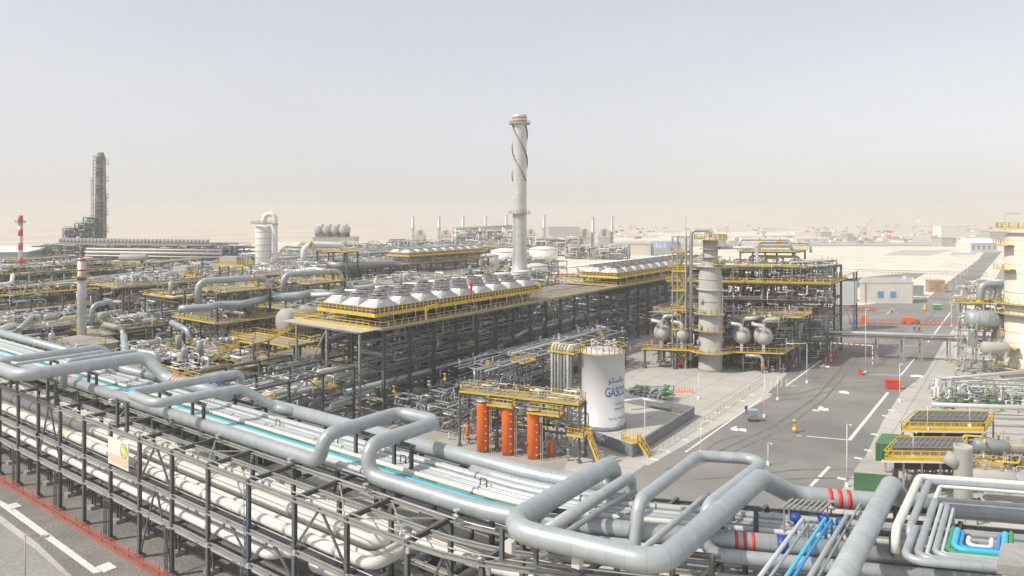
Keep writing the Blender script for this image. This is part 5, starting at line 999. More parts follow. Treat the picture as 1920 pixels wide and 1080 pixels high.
# ---------------- middle plant, left ----------------
def module(x0, x1, y0, y1, lev, label, seed, nx=None, ny=None, decks=2, sp=60, vl=14, pr=.6, fr=WF, m='steel', grp=None, name='process_structure', rail='yellow', gl='middle plant', dens=1.0):
    rg = random.Random(seed); nx = nx or max(2, int((x1-x0)/8)+1); ny = ny or max(2, int((y1-y0)/8)+1)
    xs = [x0+(x1-x0)*i/(nx-1) for i in range(nx)]; ys = [y0+(y1-y0)*i/(ny-1) for i in range(ny)]; br = []
    for i in range(nx-1):
        if rg.random() < .6: k = rg.randrange(len(lev)); br.append(((xs[i], y0), (xs[i+1], y0), ([0.3]+list(lev))[k], lev[k]-.3, rg.choice('XAV/')))
    for i in range(ny-1):
        if rg.random() < .6: k = rg.randrange(len(lev)); br.append(((x1, ys[i]), (x1, ys[i+1]), ([0.3]+list(lev))[k], lev[k]-.3, rg.choice('XAV/')))
    dk = []
    for k in range(decks):
        z = lev[-1-k % len(lev)]; a = rg.uniform(0, .35); b = rg.uniform(.6, 1); c = rg.uniform(0, .3)
        dk.append((x0+(x1-x0)*a, x0+(x1-x0)*b+1, y0+(y1-y0)*c-1, y0+(y1-y0)*rg.uniform(.6, 1), z))
    root = steel_frame(name, fr, xs, ys, list(lev), label, 'steel structure', grp, .34, m=m, braces=br[:16], decks=dk, bh=.32, rail=rail)
    g1, g2, g3 = 'process pipes of the '+gl, 'bent pipes of the '+gl, 'valves of the '+gl
    for i, z in enumerate(lev): rack_pipes(fr, x0, x1, y0, y1, (z,), pr, 'pipe lying on a steel level in the '+gl, g1, (.12, .42), seed*7+i, rg.choice('xy') if i else 'y')
    for (a, b, c_, d, z) in dk:
        for q in range(rg.randint(3, 5)):
            px_, py_ = rg.uniform(a+1.5, b-1.5), rg.uniform(c_+1.5, d-1.5); m_ = rg.choice(['galv', 'roof_grey', 'clad_light', 'clad', 'pipe_cream']); k_ = rg.random()
            if k_ < .45: r_ = rg.uniform(.4, .8); hdrum(fr(px_, py_, z+r_+.7), rg.choice([(1, 0, 0), (0, 1, 0)]), r_, rg.uniform(2.5, 5), m_, 'horizontal drum on a deck in the '+gl, 'deck drums of the '+gl, 'horizontal_drum', zb=z+.1)
            elif k_ < .8: vdrum(fr, px_, py_, z+.1, rg.uniform(.35, .8), rg.uniform(1.6, 3.4), m_, 'upright drum on a deck in the '+gl, 'upright drums of the '+gl)
            else: lamp_post(fr(px_, py_, z), 3.2, Vector((.8, .3, 0)), 'small deck lamp in the '+gl, 'deck lamps of the '+gl, 'clad_light', r=.05)
        spools(fr, a, b, c_, d, z+.3, z+2.6, int(26*dens), 'small bent pipe on a deck in the '+gl, 'deck pipes of the '+gl, seed+300+int(z*3), (.06, .16), step=(.8, 3))
        valves(fr, a, b, c_, d, (z+.05,), 8, 'small valve in the '+gl, g3, seed+400+int(z*5))
    spools(fr, x0, x1, y0, y1, .4, lev[-1]+1.5, int(sp*dens*1.7), 'small bent pipe threading the steel of the '+gl, g2, seed+100, (.07, .24), step=(1.2, 6))
    valves(fr, x0, x1, y0, y1, [.05]+[z+.05 for z in lev], int(vl*dens), 'small valve in the '+gl, g3, seed+200)
    return root
# two frames with grey n shaped pipes
for k in range(2):
    oy = 23.5*k; nm_ = ['nearer the furnace stack', 'nearer the fan banks'][k]
    steel_frame('process_structure', WF, [-164, -157, -150], [90+oy, 97+oy, 104+oy], [5.5, 11, 17.6], 'three level steel frame with small yellow topped deck, the one '+nm_, 'steel structure', None, .4,
        decks=[(-163, -149.4, 92+oy, 103+oy, 17.7), (-166, -146, 88+oy, 106+oy, 11.1), (-160, -147, 88+oy, 100+oy, 5.6)], braces=[((-150, 90+oy), (-150, 97+oy), 11, 17.4, 'A'), ((-150, 97+oy), (-150, 104+oy), 11, 17.4, 'A'), ((-164, 90+oy), (-150, 90+oy), 5.5, 11, 'X'), ((-150, 97+oy), (-150, 104+oy), .3, 5.2, 'X')])
    run_pipe([Vector((-157, 89.5+oy, 14.6)), Vector((-157, 89.5+oy, 20)), Vector((-154, 105+oy, 20)), Vector((-153, 106.4+oy, 15.4)), Vector((-151, 109+oy, 15.2)), Vector((-147.6, 112+oy, 15.5)), Vector((-149.6, 115.6+oy, 15.7)), Vector((-146.6, 118.5+oy, 15.6)), Vector((-146, 119+oy, 13))], .8, 'clad', 'fat grey n shaped pipe over the small deck '+nm_, 'pipe', None, 'overhead_pipe', 18, 1.9, bands=[(Vector((-154.6, 101.7+oy, 20)), (3, 15.5, 0), .9, 'yellow_pale')])
    run_pipe([Vector((-152, 83+oy, 14.8)), Vector((-150, 81.5+oy, 15)), Vector((-147.6, 87+oy, 15)), Vector((-148.8, 90+oy, 15.2)), Vector((-146.4, 94+oy, 15)), Vector((-148, 99+oy, 15.2)), Vector((-152, 105+oy, 15.2))], .85, 'clad', 'fat grey snaking pipe below the n shaped pipe '+nm_, 'pipe', None, 'snaking_pipe', 16, 1.6)
    for q in range(5):
        x = -158+q*1.7; hdrum((x, 96+oy, 12.4), (1, .05, 0), .55, 5, 'galv', 'grey drum on the middle deck below an n shaped pipe', 'drums on the middle decks', 'horizontal_drum', nozz=2, zb=11.2) if q % 2 == 0 else vdrum(WF, x, 100+oy, 11.2, .5, 3, 'clad_light', 'small upright drum on the middle deck below an n shaped pipe', 'small drums on the middle decks')
    spools(WF, -164, -149, 90+oy, 105+oy, .5, 17, 150, 'small bent pipe in the frames under the n shaped pipes', 'bent pipes under the n shaped pipes', 81+k, (.07, .2), step=(1, 4)); valves(WF, -164, -148, 88+oy, 106+oy, (.05, 5.6, 11.2, 17.8), 60, 'small valve in the frames under the n shaped pipes', 'valves under the n shaped pipes', 83+k)
for q in range(7): run_pipe([AT(376+3*q, 163, 11.4), AT(376+3*q, 163, 14.0), AT(389+2*q, 162, 14.6)], .16, 'clad_light', 'slim pale riser with bent top at the corner of the middle deck', 'pipe', 'slim risers at the middle deck corner', 'riser_pipe', 8) if q % 2 == 0 else None
for q in range(5): p = AT(398+12*q, 158, 7.8); hdrum(p, (-.2, 1, 0), .55, 3.2, 'galv', 'grey cylinder end in the row below the deck of the n shaped pipe', 'grey cylinders below the deck', 'horizontal_drum', nozz=1, zb=6.6)
hdrum(AT(565, 152, 13.2), (0, 1, 0), 2.65, 11, 'roof_grey', 'huge pale horizontal vessel whose round end faces the yellow stair', None, 'horizontal_vessel', 'steel', zb=10.2, band='roof_grey')
steel_frame('process_structure', WF, [-134, -125, -116], [86, 94, 102], [5, 10], 'steel frame with yellow deck carrying the huge pale round ended vessel', 'steel structure', None, .4, decks=[(-135, -115, 84, 90, 10.1), (-135, -115.5, 84, 103, 5.1), (-113.8, -110.5, 84, 96, 16.0)], braces=[((-134, 86), (-125, 86), 5, 10, '/'), ((-125, 86), (-116, 86), .3, 5, 'X')])
tg = thing('stair_flight', (-120, 84, 5), 'yellow stair flight beside the huge pale round ended vessel', 'stairs'); stairs(tg, (-137, 86, 5.2), (-133, 86, 10.2)); stairs(tg, (-122, 83.6, 5.2), (-127, 83.6, 10.2))
ML = 'plant behind the pipe rack'
module(-146, -114, 60, 82, (4, 8), 'low steel frame between the pipe rack and the huge pale vessel', 301, decks=3, sp=130, vl=50, gl=ML)
module(-146, -118, 106, 160, (5, 10, 13), 'steel frames hidden behind the nearest fan bank', 302, decks=3, sp=150, vl=30, gl=ML)
module(-196, -170, 92, 150, (5, 10, 14), 'dense steel structure behind the frames with n shaped pipes', 303, decks=5, sp=240, vl=60, gl=ML)
module(-176, -150, 52, 66, (3.6, 7), 'low steel frame in front of the furnace, beside the rack loops', 304, decks=2, sp=70, vl=40, gl=ML)
module(-214, -184, 50, 84, (4.5, 9), 'low yellow decked structure left of the furnace stack', 305, decks=5, sp=170, vl=70, gl='plant around the furnace')
module(-182, -170, 78, 90, (5, 8.8), 'small decked frame just behind the furnace stack', 306, decks=3, sp=60, vl=30, gl='plant around the furnace')
module(-250, -222, 62, 150, (5, 9, 13), 'long structure behind the furnace under the thick grey pipe', 307, decks=5, sp=260, vl=70, gl='plant around the furnace')
module(-184, -150, 134, 190, (5, 10, 13), 'structure behind the second n shaped pipe', 308, decks=4, sp=170, vl=40, gl=ML)
# furnace with stack
fp = AT(152, 160); fF = Frame((fp.x, fp.y), 10, 10)
fu = thing('furnace', fp, 'grey panelled furnace house with low gable roof at the foot of the red ringed stack', 'furnace')
MB().box(-4.6, 6.4, -4.5, 4.5, 0, 6.6, fF).build('wall', 'clad_grey', fu)
MB().add([fF(-4.9, -4.8, 6.6), fF(6.7, -4.8, 6.6), fF(6.7, 4.8, 6.6), fF(-4.9, 4.8, 6.6), fF(.9, -4.8, 8.6), fF(.9, 4.8, 8.6)], [(0, 1, 4), (2, 3, 5), (0, 4, 5, 3), (1, 2, 5, 4)]).build('roof', 'roof_grey', fu)
mb = MB()
for k in range(9): mb.box(-4.5+k*1.3, -4.38+k*1.3, -4.62, -4.503, 0, 6.5, fF); 
for k in range(5): mb.box(-4.6, 6.4, -4.6, -4.51, .8+k*1.3, .88+k*1.3, fF)
mb.build('panel_ribs', 'steel_light', fu); rail_mb(rail_box(fF, -5.2, -1.6, -5, -2, 6.9), True, w=.07).build('handrail', 'yellow', fu); rail_mb(rail_box(fF, 3.5, 7.2, -5, 1, 6.9), True, w=.07).build('handrail', 'yellow', fu)
zt = ZP(484, 160); sk = thing('furnace_stack', fF(.3, 0, 8), 'slim grey furnace stack with three red rings standing on the gabled furnace', 'stack')
c = fF(.3, 0, 0); MB().lathe(c, [(1.05, 7.8), (1.0, 9), (.94, 16), (.92, zt), (.8, zt), (.8, zt-.5), (0, zt-.6)], 24).build('shell', 'galv', sk)
for z, h in ((zt-.6, .45), (zt-2.9, .42), (zt-5.0, .5)): MB().tube([c+Vector((0, 0, z)), c+Vector((0, 0, z+h))], .955, 24).build('red_ring', 'band_red', sk)
ring_platform(sk, c, .95, zt-4.2, 0, 360, 1.0, 'yellow_pale'); MB().tube([c+Vector((0, 0, 12)), c+Vector((0, 0, 12.1))], 1.0, 24).tube([c+Vector((0, 0, 15.5)), c+Vector((0, 0, 15.6))], .98, 24).build('flange', 'galv', sk)
# pipes around the furnace
run_pipe([AT(172, 172, 8.4), AT(173, 172, 13.5), AT(205, 176, 13.9), AT(212, 178, 12.4)], .62, 'clad', 'grey n shaped pipe on the yellow deck right of the furnace stack', 'pipe', None, 'overhead_pipe', 16, 1.7)
run_pipe([AT(160, 170, 8.2), AT(176, 171, 8.2)], .55, 'clad_light', 'short pale pipe stub at the foot of the furnace side n pipe', 'pipe', None, 'pipe', 12)
hdrum(AT(207, 172, 11.4), (-.3, .9, 0), .85, 6.5, 'roof_grey', 'pale drum with domed end on the deck right of the furnace stack', None, 'horizontal_drum', nozz=2)
run_pipe([AT(196, 166, 9.8), AT(226, 163, 9.4), AT(231, 162, 8.4), AT(231, 160, 4)], .55, 'clad', 'grey pipe bending down off the deck right of the furnace stack', 'pipe', None, 'pipe', 14)
steel_frame('process_structure', Frame(tuple(AT(196, 168)[:2]), 0, 0), [-8, -1, 6], [-3, 7], [4, 7.8], 'steel frame with wide yellow edged deck right of the furnace stack', 'steel structure', None, .36, decks=[(-9, 7, -4, 8, 7.9)], braces=[((-1, -3), (6, -3), .3, 3.8, 'X'), ((6, -3), (6, 7), 4, 7.6, 'A')])
run_pipe([AT(232, 158, 8.6), AT(236, 154, 4.6), AT(262, 152, 3.8), AT(345, 160, 4.4), AT(358, 160, 3.6), AT(362, 160, .5)], .72, 'clad', 'thick grey pipe running level in front of the frames, bent up at its left end', 'pipe', None, 'pipe', 16, 1.8)
run_pipe([AT(244, 166, 6.4), AT(262, 163, 5.8), AT(332, 168, 6.0), AT(352, 172, 7)], .5, 'clad', 'grey pipe just behind the thick level pipe in front of the frames', 'pipe', None, 'pipe', 14, 1.2)
run_pipe([AT(322, 170, 9.6), AT(352, 166, 8.4), AT(360, 165, 6)], .75, 'clad', 'short thick grey pipe bending down left of the finned cylinder row', 'pipe', None, 'pipe', 14, 1.6)
hdrum(AT(396, 166, 3.0), (CT, ST, 0), 1.35, 8, 'roof_grey', 'grey horizontal vessel on the ground below the finned cylinder row', None, 'horizontal_vessel', nozz=4)
for q in range(5): p = AT(366+8*q, 160, 4.4); run_pipe([p, p+Vector((0, 0, 1.8)), p+Vector((1.2, -.4, 2.6)), p+Vector((2.0, -1, .3))], .24, 'clad_light', 'curved pale pipe in the row above the ground level vessel', 'pipe', 'curved pale pipes over the vessel', 'curved_pipe', 10, .7)
run_pipe([Vector((-240, 20, 12)), Vector((-241, 78, 12)), Vector((-268, 130, 12.3)), Vector((-290, 150, 12.3))], .85, 'clad', 'long thick grey pipe passing behind the red ringed furnace stack', 'pipe', None, 'long_pipe', 14, 4, bands=[(Vector((-240.9, 74+1.2*k, 12)), (0, 1, 0), .5, 'band_red') for k in range(3)])
run_pipe([Vector((-252, 20, 13)), Vector((-252, 84, 13)), Vector((-276, 132, 13))], .6, 'clad_light', 'pale thick pipe parallel to the long thick pipe behind the furnace stack', 'pipe', None, 'long_pipe', 12, 4)
run_pipe([AT(-40, 215, 13.2), AT(22, 222, 14), AT(24, 224, 16.5)], .6, 'pipe_white', 'white pipe with upturned end at the far left above the long thick pipe', 'pipe', None, 'pipe', 12, 1.5)
run_pipe([AT(35, 150, 11), AT(62, 172, 11), AT(80, 172, 9)], .6, 'clad', 'grey pipe with bent end at the left deck near the rack loops', 'pipe', None, 'pipe', 12, 1.5)
run_pipe([AT(-30, 140, 11.2), AT(14, 152, 11.4), AT(24, 156, 11)], .8, 'clad_light', 'pale thick pipe end entering at the left edge above the rack loops', 'pipe', None, 'pipe', 14, 1.5)
# white vaulted building
w = AT(200, 350); wv = Frame((w.x, w.y), 34, 34); tg = thing('white_hall', w, 'low white hall with several rounded white roofs behind the furnace stack', 'building')
MB().box(-17, 17, -4, 14, 0, 5.2, wv).build('wall', 'white_wall', tg)
for k in range(4): MB().tube([wv(-17+4*k, -3+4.8*k, 5.2), wv(6+4*k, -3+4.8*k, 5.2)], 2.2, 16).build('vault_roof', 'white', tg)
for k, (px, py, hx) in enumerate([(113, 505, 12), (235, 521, 9)]):
    p = AT(px, 330, 0); c = thing('windsock', p, ['orange windsock on a pole left of the furnace stack', 'orange windsock on a pole right of the furnace stack'][k], 'windsock'); z = ZP(py-8, 330)
    MB().beam(p, p+Vector((0, 0, z)), .16).build('pole', 'steel_light', c); MB().tube([p+Vector((0, 0, z)), p+Vector((1.6, .8, z-1.6)), p+Vector((2.2, 1.2, z-3.2))], [.5, .42, .28], 8).build('sock', 'orange', c)
p = AT(268, 300); tg = thing('vent_mushroom', p, 'pale post with a blue and white round cap right of the white hall', 'vent'); MB().lathe(p, [(1, 0), (1, ZP(512, 300)), (0, ZP(512, 300))], 12).build('post', 'clad_light', tg); MB().lathe(p, [(1.8, ZP(517, 300)), (1.8, ZP(514, 300))], 14).build('cap', 'cyan', tg)
# ---------------- second train: rack and fan bank ----------------
YA = [96+8*k for k in range(22)]
cooler_rack(-222, -208, YA, 15, 'long dark steel rack of the second train, passing behind the n shaped pipes', (5, 10), mid=False)
CA = fan_cooler(WF, -222, -208.4, 212, 9, 2, 18.4, 'farther bank of grey fan hoods left of the tall chimney', 5.6, detail=False)
for y in [213+5.6*i for i in range(10)]:
    for x in (-221.5, -209): MB().beam((x, y, 15.1), (x, y, 18.3), .3).build('leg', 'steel', CA)
rail_mb([(-223, 94, 15.1), (-206.6, 94, 15.1), (-206.6, 266, 15.1)], w=.1, toe=.3, sp=2.2).build('handrail', 'yellow_pale', CA)
spools(WF, -221, -209, 212, 262, 15.3, 18.1, 90, 'small bent pipe under the farther fan bank', 'bent pipes under the farther fan bank', 91, (.1, .2), step=(1, 3), mats=('galv', 'pipe_cream', 'clad_light'))
run_pipe([Vector((-206, 140, 8)), Vector((-206, 245, 10)), Vector((-204, 250, 10)), Vector((-204, 251, 4))], 1.25, 'clad', 'very thick grey pipe hung along the side of the second train rack', 'pipe', None, 'long_pipe', 16, 3)
rack_pipes(WF, -221, -209, 96, 262, (5, 10), .8, 'pipe on the long rack of the second train', 'pipes of the second train rack', (.2, .5), 92)
spools(WF, -222, -208, 96, 262, .5, 18, 260, 'small bent pipe on the long rack of the second train', 'bent pipes of the second train rack', 93, (.1, .25), step=(2, 8))
spools(WF, -222, -208, 96, 205, 15.2, 18.5, 150, 'small bent pipe on top of the second train rack', 'bent pipes on top of the second train rack', 94, (.1, .25), step=(1, 4)); valves(WF, -221, -208, 96, 208, (15.1,), 90, 'small valve on top of the second train rack', 'valves on top of the second train rack', 95)
for k, (px, py, w_, n_) in enumerate([(350, 507, 4, 3), (440, 489, 5, 3)]):
    D = 225; c = AT(px, D, 15.2); zz = ZP(py+6, D); f_ = Frame((c.x, c.y), 10, 10); tg = thing('machine_house', c, ['small pale machine on a bright yellow platform left of the white column', 'boxy pale machine on a bright yellow platform nearest the white column'][k], 'machine')
    MB().box(-w_-1, w_+1, -2, 2.5, zz-.5, zz, f_).build('platform', 'yellow', tg); MB().box(-w_, w_*.5, -1.6, 1.8, zz+.01, zz+2.4, f_).build('housing', 'roof_grey', tg); rail_mb(rail_box(f_, -w_-1, w_+1, -2, 2.5, zz), True, w=.08).build('handrail', 'yellow', tg)
    for q in range(n_): b = f_(w_*.6+q*1.3, 0, zz); MB().pipe([b, b+Vector((0, 0, 3.4)), b+Vector((.9, .4, 3.5)), b+Vector((1.0, .5, 2))], .28, 8).build('exhaust', 'clad_light', tg)
    for x_ in (-w_, w_): MB().beam(f_(x_, -1.5, 0), f_(x_, -1.5, zz-.5), .3).beam(f_(x_, 2, 0), f_(x_, 2, zz-.5), .3).build('legs', 'steel', tg)
# white column with gooseneck
Dg = 285; c = AT(494, Dg); r = 14.5*Dg/F; tg = thing('process_column', c, 'stout white banded column with a gooseneck pipe, left of the second train pipes', 'column'); zt = ZP(422, Dg)
MB().lathe(c, [(r, 0), (r, zt-1.4), (r*.85, zt-.5), (r*.5, zt), (0, zt+.1)], 30).build('shell', 'white', tg)
for y in (435, 447, 459, 471, 483): ring_band(tg, c, r, ZP(y, Dg), 'roof_grey', .15, .12)
ring_platform(tg, c, r, ZP(420, Dg), 0, 360, 1.4, 'yellow_pale')
run_pipe([c+Vector((0, 0, zt)), c+Vector((.4, .3, zt+4.4)), AT(516, Dg, zt+4.5), AT(516, Dg, 15.5), AT(488, Dg-3, 15.3)], 1.0, 'white', 'fat white gooseneck pipe arching down beside the stout white column', 'pipe', None, 'gooseneck_pipe', 18, 2.7, bands=[(AT(516, Dg, ZP(418, Dg)), (0, 0, -1), .8, 'yellow_pale')])
run_pipe([AT(484, 255, 15.8), AT(520, 255, 15.2), AT(560, 250, 15.4), AT(590, 250, 16.2), AT(614, 248, 15.6), AT(616, 248, 13)], .8, 'clad_light', 'wavy pale pipe on the second train rack right of the white column', 'pipe', None, 'snaking_pipe', 14, 2)
Db = 262; run_pipe([AT(569, Db, 17), AT(570, Db, ZP(458, Db)), AT(640, Db+6, ZP(460, Db+6)), AT(649, Db+8, ZP(475, Db)), AT(650, Db+8, 12)], 1.15, 'white', 'fat white n shaped pipe above the second train rack', 'pipe', None, 'overhead_pipe', 18, 3.2, bands=[(AT(580, Db, ZP(458, Db)), (CT, ST, 0), 1.0, 'yellow_pale')])
MB_ = vdrum(WF, *AT(571, Db+2, 11), 2.2, 7, 'white', 'stubby white drum under the fat white n shaped pipe', None, 'vertical_drum', 'vessel', False)
steel_frame('process_structure', Frame(tuple(AT(625, 262)[:2]), 8, 8), [-8, 0, 6.5], [0, 6], [15, ZP(472, 262)], 'steel frame with yellow deck carrying the right leg of the white n pipe', 'steel structure', None, .45, decks=[(-9, 7.5, -1, 7, ZP(472, 262)+.05)], braces=[((-8, 0), (0, 0), 15, 20, 'V'), ((0, 0), (6.5, 0), 15, 20, 'V')])
run_pipe([AT(615, 262, 17), AT(640, 262, 16.6), AT(690, 270, 16.8), AT(735, 280, 16.4), AT(745, 282, 15.4)], 1.2, 'clad', 'fat grey wavy pipe left of the farther fan bank', 'pipe', None, 'snaking_pipe', 16, 3)
# middle distance fill
MM = 'plant of the second train'
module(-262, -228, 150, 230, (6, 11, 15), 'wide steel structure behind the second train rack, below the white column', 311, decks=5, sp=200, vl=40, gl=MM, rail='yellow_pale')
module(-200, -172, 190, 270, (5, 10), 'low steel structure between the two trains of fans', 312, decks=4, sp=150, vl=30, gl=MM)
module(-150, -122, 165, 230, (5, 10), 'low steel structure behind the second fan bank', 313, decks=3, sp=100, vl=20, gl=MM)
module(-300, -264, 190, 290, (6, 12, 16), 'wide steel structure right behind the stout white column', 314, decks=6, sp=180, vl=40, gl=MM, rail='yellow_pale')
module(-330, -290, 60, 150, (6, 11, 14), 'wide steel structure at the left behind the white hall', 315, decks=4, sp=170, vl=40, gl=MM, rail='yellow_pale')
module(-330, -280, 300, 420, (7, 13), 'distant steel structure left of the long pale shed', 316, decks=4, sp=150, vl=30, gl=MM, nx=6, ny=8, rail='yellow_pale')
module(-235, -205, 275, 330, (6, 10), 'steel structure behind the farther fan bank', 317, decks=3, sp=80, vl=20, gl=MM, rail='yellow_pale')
module(-160, -125, 240, 300, (5, 9), 'low steel structure near the red pump station', 318, decks=3, sp=90, vl=20, gl=MM)
# ---------------- tall chimney ----------------
Dc = 262; c = AT(974.5, Dc); rT = 13.2*Dc/F; zt = ZP(216, Dc)
ch = thing('tall_chimney', c, 'very tall pale steel chimney with spiral strakes and a reddish rim', 'chimney')
zc = ZP(500, Dc)
MB().lathe(c, [(rT*2.1, 0), (rT*2.1, zc-9), (rT*1.9, zc-4), (rT*1.12, zc-1), (rT*1.05, zc+3), (rT, zc+8), (rT*.98, zt-4), (rT*1.05, zt-.6), (rT*1.05, zt), (rT*.9, zt), (rT*.9, zt-2), (0, zt-2.2)], 40).build('shell', 'galv_light', ch)
z0s, z1s = ZP(340, Dc), ZP(236, Dc)
for q in range(3):
    P = []; vs = []
    n_ = 90
    for i in range(n_+1):
        a = 2*math.pi*(q/3)+(-i/n_)*2*math.pi*.68; z = z0s+(z1s-z0s)*i/n_; d = Vector((math.cos(a), math.sin(a), 0)); vs += [c+d*rT*.97+Vector((0, 0, z)), c+d*rT*1.16+Vector((0, 0, z)), c+d*rT*1.16+Vector((0, 0, z+.3)), c+d*rT*.97+Vector((0, 0, z+.3))]
    fs = [(4*i+k, 4*i+(k+1) % 4, 4*i+4+(k+1) % 4, 4*i+4+k) for i in range(n_) for k in range(4)]
    MB().add(vs, fs).build('spiral_strake', 'steel', ch)  # strakes share the shell paint; their shading is put into a darker colour
for y, h in ((221, .8), (227, .7), (231, .6)): MB().tube([c+Vector((0, 0, ZP(y, Dc)-h*.5)), c+Vector((0, 0, ZP(y, Dc)+h*.3))], rT*1.06, 32).build('rim_band', 'rim_red', ch)
ring_platform(ch, c, rT, ZP(233, Dc), 0, 360, 1.2, 'steel_light'); ring_platform(ch, c, rT, ZP(401, Dc), 0, 360, 1.3, 'steel_light')
for y in (365, 300, 440, 470): MB().tube([c+Vector((0, 0, ZP(y, Dc))), c+Vector((0, 0, ZP(y, Dc)+.15))], rT*1.02, 32).build('flange', 'galv_light', ch)
ld = Vector((-.2, -.98, 0)).normalized(); mb = MB(); p = c+ld*rT*1.08
for s_ in (-.25, .25): mb.beam(p+Vector((s_, 0, 8)), p+Vector((s_, 0, ZP(403, Dc))), .08)
e = Vector((CT*.9-.1, ST*.9, 0)); mb.beam(c+e*rT*1.1+Vector((0, 0, ZP(400, Dc))), c+e*rT*1.1+Vector((0, 0, ZP(236, Dc))), .12); mb.build('ladder', 'steel_light', ch)
MB().box(c.x-6, c.x+6, c.y-5, c.y+6, 0, 9).build('duct_box', 'roof_grey', ch)
# storage tanks beyond
def far_tank(px, D, rpx, ytop, ybase, label, m='white'):
    c = AT(px, D); r = rpx*D/F; z = ZP(ytop, D); t_ = thing('storage_tank', c, label, 'tank'); MB().lathe(c, [(r, 0), (r, z), (r*.5, z+r*.14), (0, z+r*.17)], 36).build('shell', m, t_)
    MB().lathe(c, [(r*1.01, z-.5), (r*1.01, z-.1)], 36).build('rim', 'roof_grey', t_); return t_
far_tank(918, 345, 17, 478, 505, 'small pale grey tank at the end of the farther fan bank', 'tank_white'); far_tank(948, 400, 28, 470, 505, 'wide white tank with low conical roof, partly behind the tall chimney', 'white'); far_tank(1019, 470, 27, 466, 490, 'wide white tank with conical roof right of the tall chimney', 'white'); far_tank(1005, 330, 22, 497, 515, 'low pale tank at the foot of the tall chimney', 'tank_white')
# red pump station and light roofs
p = AT(1050, 330); fR = Frame((p.x, p.y), 36, 36); rr = steel_frame('pump_station', fR, [-7, -2.5, 2, 7], [-2, 2], [3.5, 7.5], 'bright red steel frame of a pump station right of the tall chimney', 'steel structure', None, .4, m='red', bh=.4, decks=[(-7, 7, -2, 2, 3.6)], rail='red')
for k in range(4): vdrum(fR, -3+2*k, -3, 0, .9, 4.5, 'red', 'small red upright drum in front of the red pump station', 'red drums at the pump station', legs=False)
for k, px in enumerate((1002, 1034)):
    p = AT(px, 255); f_ = Frame((p.x, p.y), 30, 30); t_ = thing('canopy_shelter', p, ['shelter with pale blue grey roof right of the chimney foot, left one', 'shelter with pale blue grey roof right of the chimney foot, right one'][k], 'shelter')
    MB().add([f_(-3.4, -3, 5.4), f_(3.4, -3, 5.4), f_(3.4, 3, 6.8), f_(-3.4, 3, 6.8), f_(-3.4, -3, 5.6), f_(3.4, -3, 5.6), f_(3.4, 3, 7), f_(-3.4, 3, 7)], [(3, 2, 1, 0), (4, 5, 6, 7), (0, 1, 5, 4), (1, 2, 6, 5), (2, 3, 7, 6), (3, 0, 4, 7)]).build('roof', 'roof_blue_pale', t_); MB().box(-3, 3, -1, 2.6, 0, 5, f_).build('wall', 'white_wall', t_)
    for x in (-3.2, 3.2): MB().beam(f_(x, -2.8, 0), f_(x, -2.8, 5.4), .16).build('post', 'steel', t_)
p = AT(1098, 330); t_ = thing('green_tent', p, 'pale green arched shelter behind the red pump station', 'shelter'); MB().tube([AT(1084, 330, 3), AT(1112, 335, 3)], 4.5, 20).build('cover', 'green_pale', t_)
# sheds, halls
def shed(px0, px1, D, h, dep, m, rm, label, ang=0, gable=0, nm='warehouse', cat='building', win=None, group=None):
    a = AT(px0, D); b = AT(px1, D); u = math.degrees(math.atan2(b.y-a.y, b.x-a.x))+ang; L = (b-a).length; f_ = Frame((a.x, a.y), u, u); t_ = thing(nm, (a+b)/2, label, cat, group)
    MB().box(0, L, 0, dep, 0, h, f_).build('wall', m, t_)
    if gable: MB().add([f_(-.5, -.6, h), f_(L+.5, -.6, h), f_(L+.5, dep+.6, h), f_(-.5, dep+.6, h), f_(-.5, dep/2, h+gable), f_(L+.5, dep/2, h+gable)], [(0, 1, 5, 4), (2, 3, 4, 5), (3, 0, 4), (1, 2, 5), (3, 2, 1, 0)]).build('roof', rm, t_)
    else: MB().box(-.3, L+.3, -.3, dep+.3, h+.01, h+.5, f_).build('roof', rm, t_)
    if win:
        for k in range(win): x = L*(k+.5)/win; MB().box(x-L/win*.22, x+L/win*.22, -.08, -.003, h*.35, h*.75, f_).build('window', 'glass_blue', t_)
    return t_, f_, L
shed(712, 900, 470, 8.5, 22, 'white_wall', 'roof_grey', 'long pale shed with a white gable end behind the farther fan bank', 8, 3)
shed(-30, 45, 380, 15, 40, 'clad_grey', 'white', 'big grey shed with a white roof at the left edge, behind the striped mast', 6, 2)
t_, f_, L = shed(1178, 1222, 600, 9.5, 26, 'white_wall', 'clad_grey', 'white fronted hall attached to the blue vaulted hall', 6)
a = AT(1228, 590); u = math.degrees(TH); t_ = thing('vaulted_hall', a, 'grey hall with a large dark blue vaulted roof beyond the second fan bank', 'building'); f_ = Frame((a.x, a.y), u, u)
MB().box(0, 24, 0, 40, 0, 7, f_).build('wall', 'clad_grey', t_); MB().tube([f_(0, 10, 3.5), f_(24, 10, 3.5)], 8.4, 28).build('vault_roof', 'roof_blue', t_)
for q in range(4): MB().tube([f_(2+7*q, 10, 3.5), f_(2.7+7*q, 10, 3.5)], 8.55, 28).build('roof_rib', 'clad_light', t_)
shed(1029, 1088, 1050, 15, 60, 'clad_grey', 'clad_grey', 'large flat grey warehouse on the horizon right of the tall chimney', 4)
shed(1070, 1100, 760, 9, 20, 'clad_grey', 'roof_grey', 'lower grey hall in front of the horizon warehouse', 4)
